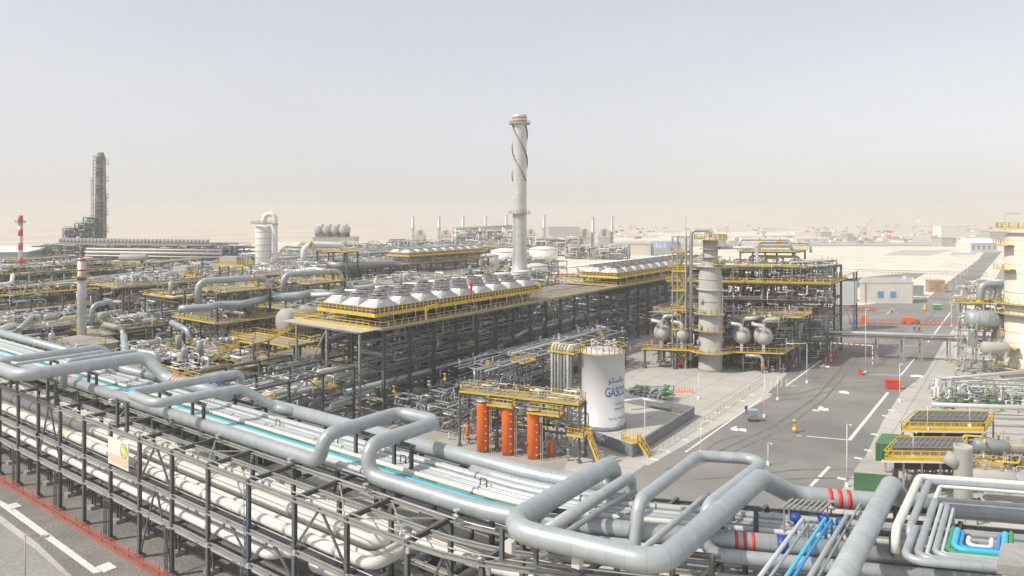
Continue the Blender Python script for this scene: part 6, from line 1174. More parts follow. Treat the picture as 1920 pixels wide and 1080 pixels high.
# thin stacks on the skyline
for k, (px, yt, D, gl) in enumerate([(774, 406, 820, 0), (823, 406, 820, 0), (868, 405, 820, 0), (910, 404, 820, 0), (949, 403, 820, 0), (1020, 403, 800, 0), (1111.5, 406, 640, 1), (1147.5, 405, 640, 1), (855, 428, 620, 2), (901, 427, 620, 2), (944, 426, 620, 2)]):
    c = AT(px, D); r = (3.0 if gl != 2 else 3.4)*D/F; z = ZP(yt, D)
    s_ = thing('skyline_stack', c, ['thin grey skyline stack in the row left of the tall chimney', 'thin grey skyline stack beside a boiler tower, right of the tall chimney', 'short fat grey stack in front of the skyline duct'][gl] if k != 5 else 'lone thin skyline stack just right of the tall chimney', 'stack', ['thin skyline stacks left of the chimney', 'stacks by the boiler towers', 'short stacks at the skyline duct'][gl] if k != 5 else None)
    MB().lathe(c, [(r*1.1, 0), (r, 8), (r*.95, z), (r*.8, z), (0, z-.3)], 14).build('shell', 'galv', s_); MB().lathe(c+Vector((0, 0, z*.55)), [(r*1.0, 0), (r*1.5, 0), (r*1.5, .8), (r, .8)], 14).build('ring', 'steel_light', s_)
for k, px in enumerate((788, 836, 880, 922, 995, 1096, 1133)):
    D = 640 if px > 1050 else 800; c = AT(px, D); f_ = Frame((c.x, c.y), 30, 30); w_ = 5.5; h = 22 if px > 1050 else 17
    if px == 995: h = 18
    t_ = thing('boiler_tower', c, 'distant boiler tower of steel and ducts beside a thin stack', 'boiler', 'distant boiler towers beside the stacks')
    MB().box(-w_, w_, -4, 4, 0, h*.6, f_).build('casing', 'clad_grey', t_)
    mb = MB()
    for z in [h*(.62+.06*i) for i in range(7)]:
        ww = w_*(1.3-.12*((z/h-.6)*16)); mb.box(-ww, ww, -3, 3, z, z+.3, f_)
        for x in (-ww*.8, 0, ww*.8): mb.beam(f_(x, -3, z-h*.06), f_(x*.9, -3, z), .35)
    mb.build('steelwork', 'steel_light', t_); MB().lathe(f_(0, 0, h*.7), [(1.5, 0), (2, 2), (1, h*.3), (0, h*.42)], 10).build('drum', 'galv', t_)
t0 = AT(850, 640, ZP(430, 640)); t1 = AT(958, 700, ZP(426, 700)); run_pipe([t0, t1], 2.2, 'clad_grey', 'long grey duct lying across the skyline behind the short fat stacks', 'duct', None, 'duct', 12)
for k in range(4):
    D = 640; c = AT(600+15.5*k, D, ZP(434, D)+1.5); hdrum(c, (-.35, 1, 0), 3.1, 13, 'clad_grey', 'fat grey bullet tank in the cluster on the skyline right of the white column', 'skyline bullet tanks', 'bullet_tank', 'steel', zb=6); 
    vdrum(WF, *(AT(604+15*k, D+8, ZP(430, D))), 1.6, 5, 'galv', 'small upright drum above the skyline bullet tanks', 'small drums above the bullet tanks', legs=False)
shed(586, 664, 632, 14, 20, 'steel_light', 'steel_light', 'open looking dark grey steel deck below the skyline bullet tanks', 0)
# far left: dark tower, cooler row, striped mast
D = 445; c = AT(189, D); tw = thing('distillation_tower', c, 'very tall dark tower with many platforms at the far left skyline', 'tower'); z = ZP(286, D)
MB().lathe(c, [(3.2, 0), (3.2, z*.62), (2.9, z*.66), (2.7, z*.95), (1.6, z), (0, z)], 20).build('shell', 'clad_dark', tw)
for k in range(24):
    zz = 24+k*2.15; 
    if zz < z-1: ring_platform(tw, c, 2.9, zz, 20+37*k % 180, 200+37*k % 180+rnd.uniform(-30, 60), 1.5, 'steel_light', True, 10)
mb = MB(); 
for a in (0, 2.2, 4.1): d = Vector((math.cos(a), math.sin(a), 0)); mb.beam(c+d*4.3, c+d*4.3+Vector((0, 0, z*.93)), .4)
mb.build('riser', 'steel_light', tw)
mb = MB(); o = Vector((-CT*5.6, -ST*5.6, 0))
for s_ in (0, .9): mb.beam(c+o*(1+s_*.12), c+o*(1+s_*.12)+Vector((0, 0, z*.78)), .2)
for k in range(30): mb.beam(c+o+Vector((0, 0, k*2)), c+o*1.12+Vector((0, 0, k*2+1)), .15)
mb.build('lattice_leg', 'roof_grey', tw)
for k, (a, b, yt) in enumerate([(118, 140, 428), (140, 160, 419), (156, 178, 408)]):
    D = 440; pa, pb = AT(a, D), AT(b, D); f_ = Frame((pa.x, pa.y), 36.3, 36.3); L = (pb-pa).length; zt = ZP(yt, D)
    steel_frame('process_structure', f_, [0, L/2, L], [0, 8], [ZP(448, D), (ZP(448, D)+zt)/2, zt], ['lowest step of the dark structure left of the very tall dark tower', 'middle step of the dark structure left of the very tall dark tower', 'highest step of the dark structure touching the very tall dark tower'][k], 'steel structure', None, .5, m='steel', braces=[((0, 0), (L, 0), ZP(448, D), zt, 'X')], decks=[(0, L, 0, 8, zt)], rail='steel_light', feet=False)
    spools(f_, 0, L, 0, 8, ZP(450, D), zt, 90, 'small pipe in the stepped dark structure at the far left', 'pipes of the stepped dark structure', 130+k, (.15, .5), step=(2, 6), mats=('pipe_dark', 'steel_light', 'clad', 'steel'))
c = AT(38.5, 330); zt = ZP(405, 330); ms = thing('striped_mast', c, 'slim red and white striped stack at the far left', 'mast')
k_ = 0; z = ZP(492, 330)-3; MB().tube([c, c+Vector((0, 0, zt))], .95, 12).build('shell', 'galv_light', ms)
for ya, yb in ((484, 495), (455, 468), (430, 442), (404, 418)): MB().tube([c+Vector((0, 0, ZP(yb, 330))), c+Vector((0, 0, ZP(ya, 330)))], 1.0 if ya > 410 else 1.0, 14).build('red_band', 'band_red', ms)
ring_platform(ms, c, 1, ZP(418, 330), 0, 360, 1.0, 'steel_light'); ring_platform(ms, c, 1, ZP(494, 330), 0, 360, 1.6, 'orange')
pa = AT(60, 400); pb = AT(432, 372); u = math.degrees(math.atan2(pb.y-pa.y, pb.x-pa.x)); fG = Frame((pa.x, pa.y), u, u); L = (pb-pa).length
FG = 'hazy plant at the far left'
steel_frame('process_structure', fG, [L*k/13 for k in range(14)], [0, 12, 24], [6, 11, 15, ZP(462, 395)], 'very long dark hazy steel structure below the far row of grey fans', 'steel structure', None, .6, bh=.6, braces=[((L*k/13, 0), (L*(k+1)/13, 0), 0.5+5*(k % 3), 5.5+5*(k % 3), 'XAV'[k % 3]) for k in range(13)], decks=[(L*.1, L*.92, 2, 15, ZP(462, 395)+.05), (L*.2, L*.5, -2, 2, 11), (L*.6, L*.8, -2, 2, 6)], rail='steel_light')
zz = ZP(456, 395); rt_ = thing('fan_row', fG(L/2, 8, zz), 'long far row of small grey fan drums on top of the long dark structure', 'air cooler')
MB().box(L*.12, L*.9, 1, 16, zz-.8, zz, fG).build('deck', 'steel_light', rt_)
for k in range(40): cx = L*.13+L*.76*k/40; MB().lathe(fG(cx, 3, zz+.3), [(1.2, 0), (1.15, 1.0), (1.3, 2.4), (1.1, 2.4), (0, 2.2)], 10).build('fan_drum', 'clad_grey', rt_)
for k, (y, r) in enumerate([(ZP(464, 392), .5), (ZP(470, 392), .7), (ZP(476, 392), .4), (ZP(487, 385), .6)]): run_pipe([fG(L*.3, -1.5-k*.5, y-.6), fG(L*.97, -1.5-k*.5, y-.6)], r, 'pipe_cream', 'long pale pipe along the far dark structure, %s' % ['topmost of four', 'second from the top', 'third from the top', 'lowest of four'][k], 'pipe', None, 'long_pipe', 10)
for k in range(5): rack_pipes(fG, 1, 24, 0, L, ((6, 11, 15, 18, 3)[k],), .5, 'pipe in the long hazy structure at the far left', 'pipes of the '+FG, (.2, .6), 140+k, 'x')
spools(fG, 0, L, 0, 10, .5, 18.5, 1500, 'small pipe in the long hazy structure at the far left', 'bent pipes of the '+FG, 150, (.15, .5), step=(2, 9), mats=('pipe_dark', 'pipe_dark', 'steel_light', 'clad', 'steel', 'steel'))
spools(fG, 0, L, -60, 0, .2, 12, 900, 'small pipe in front of the long hazy structure', 'bent pipes of the '+FG, 151, (.15, .4), step=(2, 8), mats=('clad', 'clad_light', 'steel_light', 'pipe_cream', 'pipe_white'))
for k in range(9):
    a = L*(.05+.105*k); ww = L*.07
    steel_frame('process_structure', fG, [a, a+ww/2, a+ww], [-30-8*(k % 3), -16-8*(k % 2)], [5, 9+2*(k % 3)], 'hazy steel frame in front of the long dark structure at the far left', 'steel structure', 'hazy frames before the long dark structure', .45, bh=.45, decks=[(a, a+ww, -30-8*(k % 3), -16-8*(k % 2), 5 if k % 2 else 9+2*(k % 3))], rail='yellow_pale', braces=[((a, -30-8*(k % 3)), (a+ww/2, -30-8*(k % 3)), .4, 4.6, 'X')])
hdrum(AT(250, 350, 14), (CT, ST, 0), 1.7, 14, 'roof_grey', 'long pale drum in the hazy plant right of the striped mast', None, 'horizontal_vessel', 'steel', zb=11)
# generic far plant behind the second train
for k, (pa_, pb_, D, h, nm_) in enumerate([(440, 480, 340, 13, 'left of the white column'), (525, 600, 420, 14, 'right of the white column'), (600, 700, 430, 13, 'left of the long pale shed'), (560, 720, 520, 13, 'below the bullet tanks'), (725, 850, 560, 13, 'behind the long pale shed'), (850, 960, 620, 20, 'below the skyline duct'), (985, 1090, 600, 14, 'behind the white tanks'), (1060, 1180, 560, 9, 'before the boiler towers')]):
    a = AT(pa_, D); b = AT(pb_, D-10); u = math.degrees(math.atan2(b.y-a.y, b.x-a.x)); f_ = Frame((a.x, a.y), u, u); L_ = (b-a).length; n_ = max(3, int(L_/9))
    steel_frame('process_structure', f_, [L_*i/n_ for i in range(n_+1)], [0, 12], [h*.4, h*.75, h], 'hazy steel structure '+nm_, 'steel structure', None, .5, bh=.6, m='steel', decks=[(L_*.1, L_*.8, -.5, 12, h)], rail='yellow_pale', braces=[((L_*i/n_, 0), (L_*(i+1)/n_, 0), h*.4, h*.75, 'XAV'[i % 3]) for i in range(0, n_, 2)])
    spools(f_, 0, L_, -10, 12, .3, h+2.5, 190, 'small pipe in the hazy far plant', 'bent pipes of the hazy far plant', 160+k, (.15, .5), step=(2, 10), mats=('clad', 'clad_light', 'steel_light', 'pipe_cream', 'pipe_white', 'steel'))
# ---------------- right hand far field ----------------
a = G(1612, 569); b = G(1711, 569); u = math.degrees(math.atan2(b.y-a.y, b.x-a.x)); f_ = Frame((a.x, a.y), u, 6); L = (b-a).length; H_ = 8.2
t_ = thing('substation', (a+b)/2, 'pale flat roofed building with two blue doors beyond the road', 'building'); MB().box(0, L, 0, 22, 0, H_, f_).build('wall', 'white_wall', t_); MB().box(-.2, L+.2, -.2, 22.2, H_+.003, H_+.5, f_).build('parapet', 'white_wall', t_); MB().box(.3, L-.3, .3, 21.6, H_+.5, H_+.56, f_).build('roof', 'roof_grey', t_)
for x in (L*.40, L*.64): MB().box(x-1.3, x+1.1, -.1, -.003, 2.2, 4.8, f_).build('door', 'glass_blue', t_)
MB().box(L*.8, L*.87, 8, 10, H_+.5, H_+2, f_).build('roof_unit', 'white', t_); MB().box(L*.1, L*.13, -.12, -.004, 0, H_, f_).build('pilaster', 'concrete_grey', t_)
shed(1560, 1606, 285, 6, 14, 'white_wall', 'white', 'pale low building behind the slim duct tower', 8)
t_, f_, L = shed(1820, 1874, 640, 9, 18, 'white_wall', 'white', 'white pavilion with low hipped roof and blue windows where the road ends', 6, 4, win=5)
for k, (px, py) in enumerate([(1686, 547), (1720, 553), (1724, 560)]):
    p = G(px if k else 1757, 548 if k == 0 else py+2); m_, lb, w_, h_ = [('rust', 'brown square container at the road side past the pale building', 6.5, 5.4), ('pipe_dark', 'dark generator under a blue cover at the side of the pale building', 5, 4.5), ('cyan', 'blue sheet draped over the dark generator', 5, 1)][k]
    if k == 2: continue
    f_ = Frame((p.x, p.y), 24, 24); t_ = thing(['container', 'generator'][k], p, lb, ['container', 'generator'][k]); MB().box(-w_/2, w_/2, 0, w_*.7, 0, h_*.85, f_).build('body', m_, t_); MB().box(-w_/2-.1, w_/2+.1, -.1, w_*.7+.1, h_*.853, h_, f_).build('cover', 'roof_blue' if k else 'rust', t_)
p = G(1766, 541); t_ = thing('orange_tank', p, 'bright orange round water tank by the road bend', 'tank'); MB().lathe(p, [(1.5, 0), (2, .6), (2, 1.8), (1.2, 2.5), (0, 2.7)], 16).build('shell', 'orange', t_)
# fences and pipe lines over the sand
for k, (a, b, h, lab) in enumerate([((1440, 507), (1850, 519), 2.2, 'long dark fence line crossing the sand in front of the walled yard'), ((1100, 461), (1836, 458), 2.5, 'grey perimeter fence at the far edge of the bright sand')]):
    A, B = G(*a), G(*b); t_ = thing('fence', (A+B)/2, lab, 'fence'); mb = MB(); mb.beam(A+Vector((0, 0, h)), B+Vector((0, 0, h)), .35); mb.beam(A+Vector((0, 0, h*.5)), B+Vector((0, 0, h*.5)), .25); mb.build('rail', 'steel_light', t_); mb = MB()
    for i in range(60): q = A+(B-A)*i/59; mb.beam(q, q+Vector((0, 0, h)), .2)
    mb.build('post', 'steel_light', t_)
gpoly('road', 'road_light', [(700, 464), (1300, 459), (1880, 458.5), (1880, 461), (1300, 462), (700, 468)], 0.03)
gpoly('path', 'slab_pale', [(1785, 473), (1830, 470), (1830, 477), (1780, 479)], 0.03)
for k, (pl) in enumerate([[(1210, 437), (1500, 434), (1490, 441), (1230, 444)], [(1500, 446), (1880, 442), (1880, 452), (1480, 455)], [(1150, 446), (1400, 444), (1380, 450), (1120, 452)]]): gpoly('path', ['paint', 'concrete', 'paint'][k], pl, 0.03)
cr = random.Random(99); CM = [('white', 9), ('clad_grey', 7), ('red_brown', 2), ('rust', 5), ('roof_blue', 1), ('paint', 9), ('orange', 1), ('steel_light', 4)]; CM = [m for m, n_ in CM for _ in range(n_)]
CW = {'white': 'white', 'clad_grey': 'grey', 'red_brown': 'dark red', 'rust': 'brown', 'roof_blue': 'blue', 'paint': 'cream', 'orange': 'orange', 'steel_light': 'dark grey'}
for i in range(275):
    px = cr.uniform(1130, 1885); py = cr.choice([cr.uniform(446, 457), cr.uniform(449, 456), cr.uniform(430, 438), cr.uniform(436, 450), cr.uniform(424, 431)]); 
    if px < 1290 and py > 450: continue
    p = G(px, py); d = cr.uniform(-.3, 1.9); m = cr.choice(CM); L = cr.uniform(4, 11); w_ = cr.uniform(2.4, 5); h = cr.uniform(2.2, 4.2); f_ = Frame((p.x, p.y), math.degrees(d), math.degrees(d))
    mb = MB().box(-L/2, L/2, -w_/2, w_/2, 0.15, h, f_).box(-L/2-.1, L/2+.1, -w_/2-.1, w_/2+.1, h+.003, h+.25, f_).box(-L*.2, -L*.05, -w_/2-.06, -w_/2-.003, .4, h*.8, f_)
    mesh_thing('site_cabin', mb, m, CW[m]+' cabin or container in the far yards beyond the bright sand', 'container', 'cabins and containers of the far yards')
for k, (px0, px1, D, h, m, rm, lab) in enumerate([(1590, 1600, 900, 9, 'clad_grey', 'roof_blue', 'small blue roofed shed at the left of the far yards'), (1765, 1815, 1050, 17, 'white_wall', 'paint', 'large pale hall on the far sand behind the yards'), (1856, 1890, 900, 12, 'clad_grey', 'roof_blue', 'blue grey hall at the right end of the far yards'), (1766, 1788, 760, 9, 'clad_grey', 'roof_blue', 'dark arched shed in front of the large pale hall'), (1840, 1856, 690, 10, 'clad_grey', 'clad_grey', 'dark grey block left of the cream column, behind the pavilion'), (1345, 1362, 800, 12, 'clad_grey', 'roof_blue', 'grey shed right above the banded column top'), (1540, 1560, 1000, 9, 'clad_grey', 'roof_blue', 'bluish roofed hall in the middle of the far yards')]): shed(px0, px1, D, h, 18, m, rm, lab, 4)
def crane(px, py, D, dx, ytop, m, lab):
    p = G(px, py); D = F*36/(py-400); t_ = thing('crane', p, lab, 'crane'); h = Vector((CT, ST, 0))
    MB().cbox((p.x, p.y, .8), 5, 5, 3).build('body', m, t_); MB().cbox((p.x, p.y, 0), 6.5, 6.5, .8).build('tracks', 'dark', t_)
    tip = p+h*(dx*D/F)+Vector((0, 0, ZP(ytop, D)-0)); a = p+Vector((0, 0, 3)); n_ = 18; mb = MB()
    for s_ in (-1, 1): mb.beam(a+Vector((0, 0, s_*.5+.5)), tip, .38)
    for i in range(n_): q = a+(tip-a)*i/n_; q2 = a+(tip-a)*(i+1)/n_; mb.beam(q+Vector((0, 0, 1-i/n_)), q2, .22)
    mb.build('boom', m, t_); MB().beam(tip, Vector((tip.x, tip.y, 12)), .12).build('hoist_rope', 'steel', t_)
crane(1608, 447, 0, 31, 406, 'rust', 'big crawler crane with raised brown boom in the far yards'); crane(1667, 446, 0, 19, 420, 'orange', 'smaller crawler crane with orange boom right of the big one')
crane(1362, 437, 0, -8, 421, 'orange', 'orange crane just above the banded column top')
for k, (px, py, w_, s_) in enumerate([(1727, 418, 12, 1), (720, 400.6, 4, 1)][:1]): p = G(px, py); shed(px-2, px+3, F*36/(py-400), 14, 20, 'white_wall', 'paint', 'tiny lone pale building far out on the hazy desert')
for i in range(26):
    px = cr.uniform(1140, 1860); py = cr.uniform(443, 456) if i < 18 else cr.uniform(432, 440)
    if px < 1290 and py > 448: continue
    D = F*36/(py-400); w_ = cr.uniform(14, 48)*F/D/2; shed(px-w_, px+w_, D, cr.uniform(2.6, 4.5), cr.uniform(6, 12), cr.choice(['white', 'white_wall', 'white', 'paint']), cr.choice(['white', 'paint', 'roof_grey', 'white']), 'long low white barrack in the far yards', cr.uniform(-6, 8), nm='barrack', group='long white barracks of the far yards')
# low dune ridges and tracks of the desert
dr = random.Random(5); mb = MB()
for i in range(70):
    D = dr.choice([dr.uniform(1300, 4200), dr.uniform(1000, 2200)]); px = dr.uniform(-200, 2100); c = AT(px, D); Lr = dr.uniform(40, 220); h = dr.uniform(2, 6)*D/2500; n_ = 10; R0 = Vector((CT, ST, 0)); Fv = Vector((-ST, CT, 0)); vs = []
    for q in range(n_+1):
        s_ = q/n_*2-1; hh = h*(1-s_*s_)*(.7+.3*math.sin(q*1.7+i)); b = c+R0*Lr*s_+Fv*Lr*.15*math.sin(q+i); vs += [b-Fv*h*5*(1-s_*s_)+Vector((0, 0, -.06)), b+Vector((0, 0, hh)), b+Fv*h*3*(1-s_*s_)+Vector((0, 0, -.06))]
    mb.add(vs, [(3*q+k, 3*q+3+k, 3*q+4+k, 3*q+1+k) for q in range(n_) for k in (0, 1)], True)
structure('dune', mb, 'desert')
# ---------------- road side things ----------------
lm = [(1209, 852, 748), (1314, 851, 790), (1433, 782, 697), (1513, 718, 646), (1623, 700, 580), (1588, 912, 797), (1687, 753, 683), (1440, 872, 832), (1310, 748, 701), (1784, 612, 572), (1458, 750, 708)]
for k, (px, yb, yt) in enumerate(lm):
    D = F*36/(yb-400); h = ZP(yt, D); d = Vector((-.9, -.3, 0)) if k in (3,) else Vector((.35, .2, 0))
    lamp_post(G(px, yb), h, d*(3.2 if k == 3 else 1), 'slim pale lamp post standing %s' % ['inside the fence near the bund corner', 'at the verge beyond the narrow loop', 'by the road left of the blue roofed trolley', 'with a long arm at the road mouth', 'tall, at the red box near the striped gantry', 'on the grey yard near the thick striped pipe', 'beside the bright red box', 'on the grey yard above the narrow loop', 'in the middle of the pale paved yard', 'at the far right near the vessel frame', 'beside the barrier stack at the paved yard corner'][k], None, 'white', r=.08)
for k in range(9):
    t_ = k/8; px = 1782+(1838-1782)*t_**.8; yb = 541-(541-487)*t_**.75; D = F*36/(yb-400); lamp_post(G(px, yb), ZP(511-(511-473)*t_, D), Vector((1.6, .4, 0)), 'white twin armed lamp post in the row along the far straight road', 'twin armed lamp posts along the far road', 'white', True, r=.12)
p = G(1674, 729); t_ = thing('red_box', p, 'bright red box cabinet standing at the road corner', 'cabinet'); f_ = Frame((p.x, p.y), 24, 24); MB().box(-1.25, 1.25, -.6, .8, .1, 1.75, f_).build('body', 'red', t_); MB().box(-1.3, 1.3, -.65, .85, 1.753, 1.85, f_).build('lid', 'red', t_); MB().box(1.253, 1.5, -.4, .4, .1, 1.5, f_).build('side_unit', 'yellow', t_)
p = G(1612, 703); t_ = thing('hydrant_box', p, 'small red box with grey valve at the foot of the tall lamp post', 'cabinet'); MB().box(-.3, .3, -.2, .3, 0, 1.3, Frame((p.x, p.y), 0, 0)).build('body', 'red', t_); MB().tube([p+Vector((.5, .2, .5)), p+Vector((1.5, .8, .5))], .22, 8).build('valve_body', 'steel_light', t_)
p = G(1490, 811); t_ = thing('fire_monitor', p, 'yellow and orange fire monitor on the grey yard corner', 'monitor'); MB().lathe(p, [(.35, 0), (.38, .8), (.1, .9), (.1, 1.7), (.3, 1.75), (.3, 2.1), (0, 2.15)], 12).build('body', 'yellow', t_)
p = G(1412, 790); t_ = thing('trolley', p, 'small wheeled trolley with pale blue roof on the asphalt', 'trolley'); f_ = Frame((p.x, p.y), 30, 30)
MB().box(-.6, .7, -.4, .5, .35, 1.0, f_).build('body', 'pipe_dark', t_); MB().box(-.75, .75, -.6, .6, 1.95, 2.05, f_).build('roof', 'cyan_pale', t_)
for x, y in ((-.6, -.45), (.6, -.45), (-.6, .45), (.6, .45)): MB().beam(f_(x, y, .3), f_(x, y, 1.95), .06).build('post', 'steel_light', t_); MB().tube([f_(x, y-.06, .22), f_(x, y+.06, .22)], .22, 10).build('wheel', 'dark', t_)
for k, (px, py, lab) in enumerate([(1385, 806, 'white crumpled sheet lying on the asphalt below the blue roofed trolley'), (1546, 768, 'pallet with white load lying in the middle of the grey yard'), (1583, 737, 'white load on a pallet in the yard left of the bright red box'), (1720, 706, 'white bags heaped at the pad edge right of the red box'), (1546, 688, 'white bundle near the road mouth left of the striped gantry')]):
    p = G(px, py); q = [p+Vector((cr.uniform(-1, 1), cr.uniform(-.6, .6), 0)) for _ in range(5)]; mb = MB(); 
    for v in q: a = cr.uniform(.3, .8); mb.hexa([v+Vector((-a, -.3, .03)), v+Vector((a, -.4, .03)), v+Vector((a*.8, .5, .03)), v+Vector((-a, .4, .03)), v+Vector((-a*.7, -.2, cr.uniform(.1, .5))), v+Vector((a*.8, -.2, cr.uniform(.1, .4))), v+Vector((a*.6, .3, .3)), v+Vector((-a*.6, .3, .2))])
    mesh_thing('sheet_heap', mb, 'white', lab, 'sheet')
for k in range(7): p = G(1268+5*k, 736-(k % 2)*2); mesh_thing('traffic_cone', MB().lathe(p, [(.28, 0), (.28, .06), (.16, .08), (.04, .95), (0, .96)], 8), 'orange', 'orange marker cone on the pale paved yard', 'cone', 'orange cones on the paved yard')
def barrier(a, b, h, lab, m='net_red', n_=14):
    A, B = G(*a), G(*b); t_ = thing('barrier_net', (A+B)/2, lab, 'barrier'); mb = MB(); Z = Vector((0, 0, 1))
    for i in range(n_): p, q = A+(B-A)*i/n_, A+(B-A)*(i+1)/n_; mb.add([p+Z*.1, q+Z*.1, q+Z*h, p+Z*h], [(0, 1, 2, 3)])
    mb.build('net', m, t_); mb = MB()
    for i in range(n_+1): p = A+(B-A)*i/n_; mb.beam(p, p+Z*h*1.05, .1)
    mb.beam(A+Z*.15, B+Z*.15, .2, .3); mb.build('stake', 'red_net_rail', t_)
barrier((1592, 607), (1818, 611), 1.6, 'long red net barrier stretched right across the road'); barrier((1585, 583), (1640, 583), 1.4, 'short red net barrier behind the long one, nearer the pale building'); barrier((1535, 668), (1568, 672), 1.4, 'red net barrier under the left end of the low pipe bridge')
p = G(1708, 608); t_ = thing('road_machine', p, 'orange red machine parked at the long red net across the road', 'machine'); f_ = Frame((p.x, p.y), 24, 24); MB().box(-2.6, 1.2, -.8, .8, .5, 2.2, f_).build('body', 'orange', t_); MB().box(1.25, 2.6, -.7, .7, .4, 1.8, f_).build('engine', 'pipe_dark', t_)
for x in (-2, .5, 2): MB().tube([f_(x, -.9, .4), f_(x, .9, .4)], .4, 10).build('wheel', 'dark', t_)
p = G(1612, 606); t_ = thing('portable_toilet', p, 'orange cabin beside a blue barrel at the end of the long red net', 'cabin'); MB().box(-.7, .9, -.6, .6, .1, 2.5, Frame((p.x+1, p.y+.5), 24, 24)).build('body', 'orange', t_); MB().lathe(p+Vector((-1.4, -.6, 0)), [(.6, 0), (.7, .5), (.7, 1.3), (.5, 1.5), (0, 1.5)], 12).build('barrel', 'cyan', t_)
p = G(1757, 581); t_ = thing('generator', p, 'small green generator with white roof on the grey road', 'generator'); MB().box(-1.4, 1.4, -.6, .6, .3, 2.0, Frame((p.x, p.y), 24, 24)).build('body', 'green', t_); MB().box(-1.5, 1.5, -.7, .7, 2.0, 2.15, Frame((p.x, p.y), 24, 24)).build('roof', 'white', t_)
p = G(1734, 583); t_ = thing('yellow_machine', p, 'small yellow machine left of the green generator on the road', 'machine'); MB().lathe(p, [(.5, 0), (.7, .6), (.4, 1.6), (.2, 2.4), (0, 2.5)], 8).build('body', 'yellow', t_)
for k, (px, py, m, lab) in enumerate([(1650, 872, 'paint', 'small red and white marker by the green containers'), (1498, 560, 'paint', '')][:0]): pass
# yard fence around the paved area
A = G(1222, 855); pts = [G(1222, 855), G(1345, 778), G(1405, 735), G(1430, 718)]; t_ = thing('fence', A, 'thin grey handrail fence along the road side of the bund', 'fence'); rail_mb(pts, False, w=.05, toe=0, sp=2.0).build('handrail', 'steel_light', t_)
t_ = thing('green_plant_pipework', G(1200, 752), 'row of green valves behind the bund wall', 'valve') if False else None
spools(Frame(tuple(G(1165, 752)[:2]), 26, 0), 0, 9, 0, 4, .2, 2.6, 60, 'small pipe behind the bund wall', 'bent pipes behind the bund wall', 171, (.06, .16), step=(.6, 3), mats=('clad', 'green_box', 'pipe_dark', 'clad_light'))
valves(Frame(tuple(G(1165, 752)[:2]), 26, 0), 0, 9, 0, 4, (.05, 1.2), 26, 'small green or grey valve behind the bund wall', 'valves behind the bund wall', 172, mats=('green_box', 'green_box', 'galv'))
run_pipe([G(1170, 752, 1.8), G(1205, 748, 1.8), G(1245, 756, 1.8)], .28, 'clad_light', 'pale pipe lying behind the bund wall towards the paved yard', 'pipe', None, 'pipe', 10)
for k in range(5): stripe((1476-10*k, 712), (1474-10*k, 726), .12, .03, 'paint')
# people
def person(p, lab, top, ang=0.0, step=.14):
    me = bpy.data.meshes.new('person'); V = [(0, 0, .95), (0, 0, 1.18), (0, 0, 1.42), (0, 0, 1.52), (0, 0, 1.64), (0, 0, 1.74), (.1, 0, .9), (.11, step, .5), (.11, step*.6, .06), (.11, step*.6+.14, .03), (-.1, 0, .9), (-.11, -step, .5), (-.11, -step*1.4, .06), (-.11, -step*1.4+.14, .03), (.2, 0, 1.4), (.25, -.04, 1.14), (.24, .08, .92), (-.2, 0, 1.4), (-.25, .04, 1.14), (-.22, .18, .96)]
    E = [(0, 1), (1, 2), (2, 3), (3, 4), (4, 5), (0, 6), (6, 7), (7, 8), (8, 9), (0, 10), (10, 11), (11, 12), (12, 13), (2, 14), (14, 15), (15, 16), (2, 17), (17, 18), (18, 19)]
    Rr = [.14, .14, .16, .06, .11, .09, .10, .075, .05, .04, .10, .075, .05, .04, .07, .05, .04, .07, .05, .04]
    me.from_pydata(V, E, []); o = bpy.data.objects.new('person', me); COL.objects.link(o); md = o.modifiers.new('skin', 'SKIN')
    if not me.skin_vertices: me.attributes.new('skin_vertices', 'FLOAT_VECTOR', 'POINT') if False else None
    if me.skin_vertices:
        for i, r in enumerate(Rr): me.skin_vertices[0].data[i].radius = (r, r)
    ss = o.modifiers.new('sub', 'SUBSURF'); ss.levels = 1; ss.render_levels = 1; me.materials.append(MATS[top]); o.location = p; o.rotation_euler = (0, 0, ang); tag(o, lab, 'person'); o['_o'] = (0, 0, 0)
    MB().lathe((0, 0, 1.68), [(.17, 0), (.15, .02), (.13, .1), (0, .15)], 12).build('helmet', 'white', o)
    return o

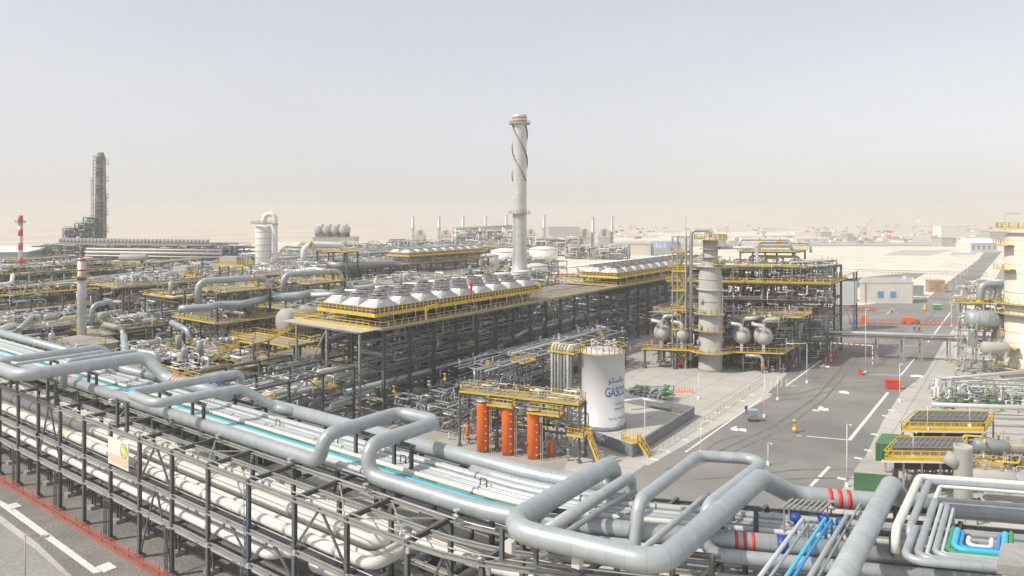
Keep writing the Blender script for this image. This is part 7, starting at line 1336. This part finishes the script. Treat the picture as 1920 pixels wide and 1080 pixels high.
# tyre marks and worn patches
for k, pl in enumerate([[(1250, 880), (1350, 845), (1450, 800), (1530, 745), (1570, 700), (1600, 660)], [(1262, 888), (1365, 852), (1466, 806), (1545, 750), (1585, 703), (1614, 662)], [(1300, 900), (1400, 892), (1500, 880), (1600, 880)], [(1440, 742), (1500, 738), (1560, 722), (1620, 716), (1720, 716)], [(1450, 752), (1510, 746), (1570, 730), (1640, 724), (1716, 726)], [(1420, 905), (1450, 900), (1530, 896), (1610, 898)], [(1640, 690), (1690, 650), (1735, 605), (1765, 570)], [(1300, 870), (1340, 830), (1400, 812), (1480, 828)]]):
    P = [G(x, y, .019+.001*k) for x, y in pl]; P = fillet(P, 9, 5); mb = MB()
    for i in range(len(P)-1):
        d = (P[i+1]-P[i]); 
        if d.length < 1e-3: continue
        pass
    n_ = []
    for i in range(len(P)): d = (P[min(i+1, len(P)-1)]-P[max(i-1, 0)]).normalized(); x = Vector((-d.y, d.x, 0))*.22; n_ += [P[i]-x, P[i]+x]
    mb.add(n_, [(2*i, 2*i+1, 2*i+3, 2*i+2) for i in range(len(P)-1)]); structure('tyre_mark', mb, 'tyre_dark')
def mkperson(px, py, lab, top, ang, step=.14):
    me0 = bpy.data.meshes.new('tmp')
    return person(G(px, py, .03), lab, top, ang, step)
_skin_ok = True
_m = bpy.data.meshes.new('probe')
for a in [(1714, 622, 'person in blue overalls standing on the grey road, left of a pair', 'cloth_blue', .6), (1724, 623, 'person in dark clothes standing on the grey road, right of a pair', 'dark', 2.2), (1399, 777, 'person in dark clothes walking by the fence near the bund', 'dark', 1.0), (1672, 589, 'person in dark clothes on the road before the pale building', 'dark', .2), (1745, 611, 'person in red overalls at the long red net', 'red', 1.2), (1548, 686, 'person in orange overalls near the left road mouth', 'cloth_orange', .4)]:
    mkperson(*a)
bpy.data.meshes.remove(_m)
flush_deferred()
# ---------------- haze ----------------
hm = bpy.data.materials.new('haze_air'); hm.use_nodes = True; t = hm.node_tree
for n_ in list(t.nodes):
    if n_.type != 'OUTPUT_MATERIAL': t.nodes.remove(n_)
pv = t.nodes.new('ShaderNodeVolumePrincipled'); pv.inputs['Color'].default_value = (.80, .79, .775, 1)
pv.inputs['Density'].default_value = 0.00040; pv.inputs['Anisotropy'].default_value = 0.0
t.links.new(pv.outputs[0], t.nodes['Material Output'].inputs['Volume'])
me = bpy.data.meshes.new('haze'); hb = MB().box(gc[0]-S-50, gc[0]+S+50, gc[1]-S-50, gc[1]+S+50, -1.05, 110)
me.from_pydata(hb.v, [], hb.f); me.materials.append(hm); ho = bpy.data.objects.new('haze', me); COL.objects.link(ho); ho['kind'] = 'stuff'
for o in bpy.data.objects:
    if '_o' in o: del o['_o']
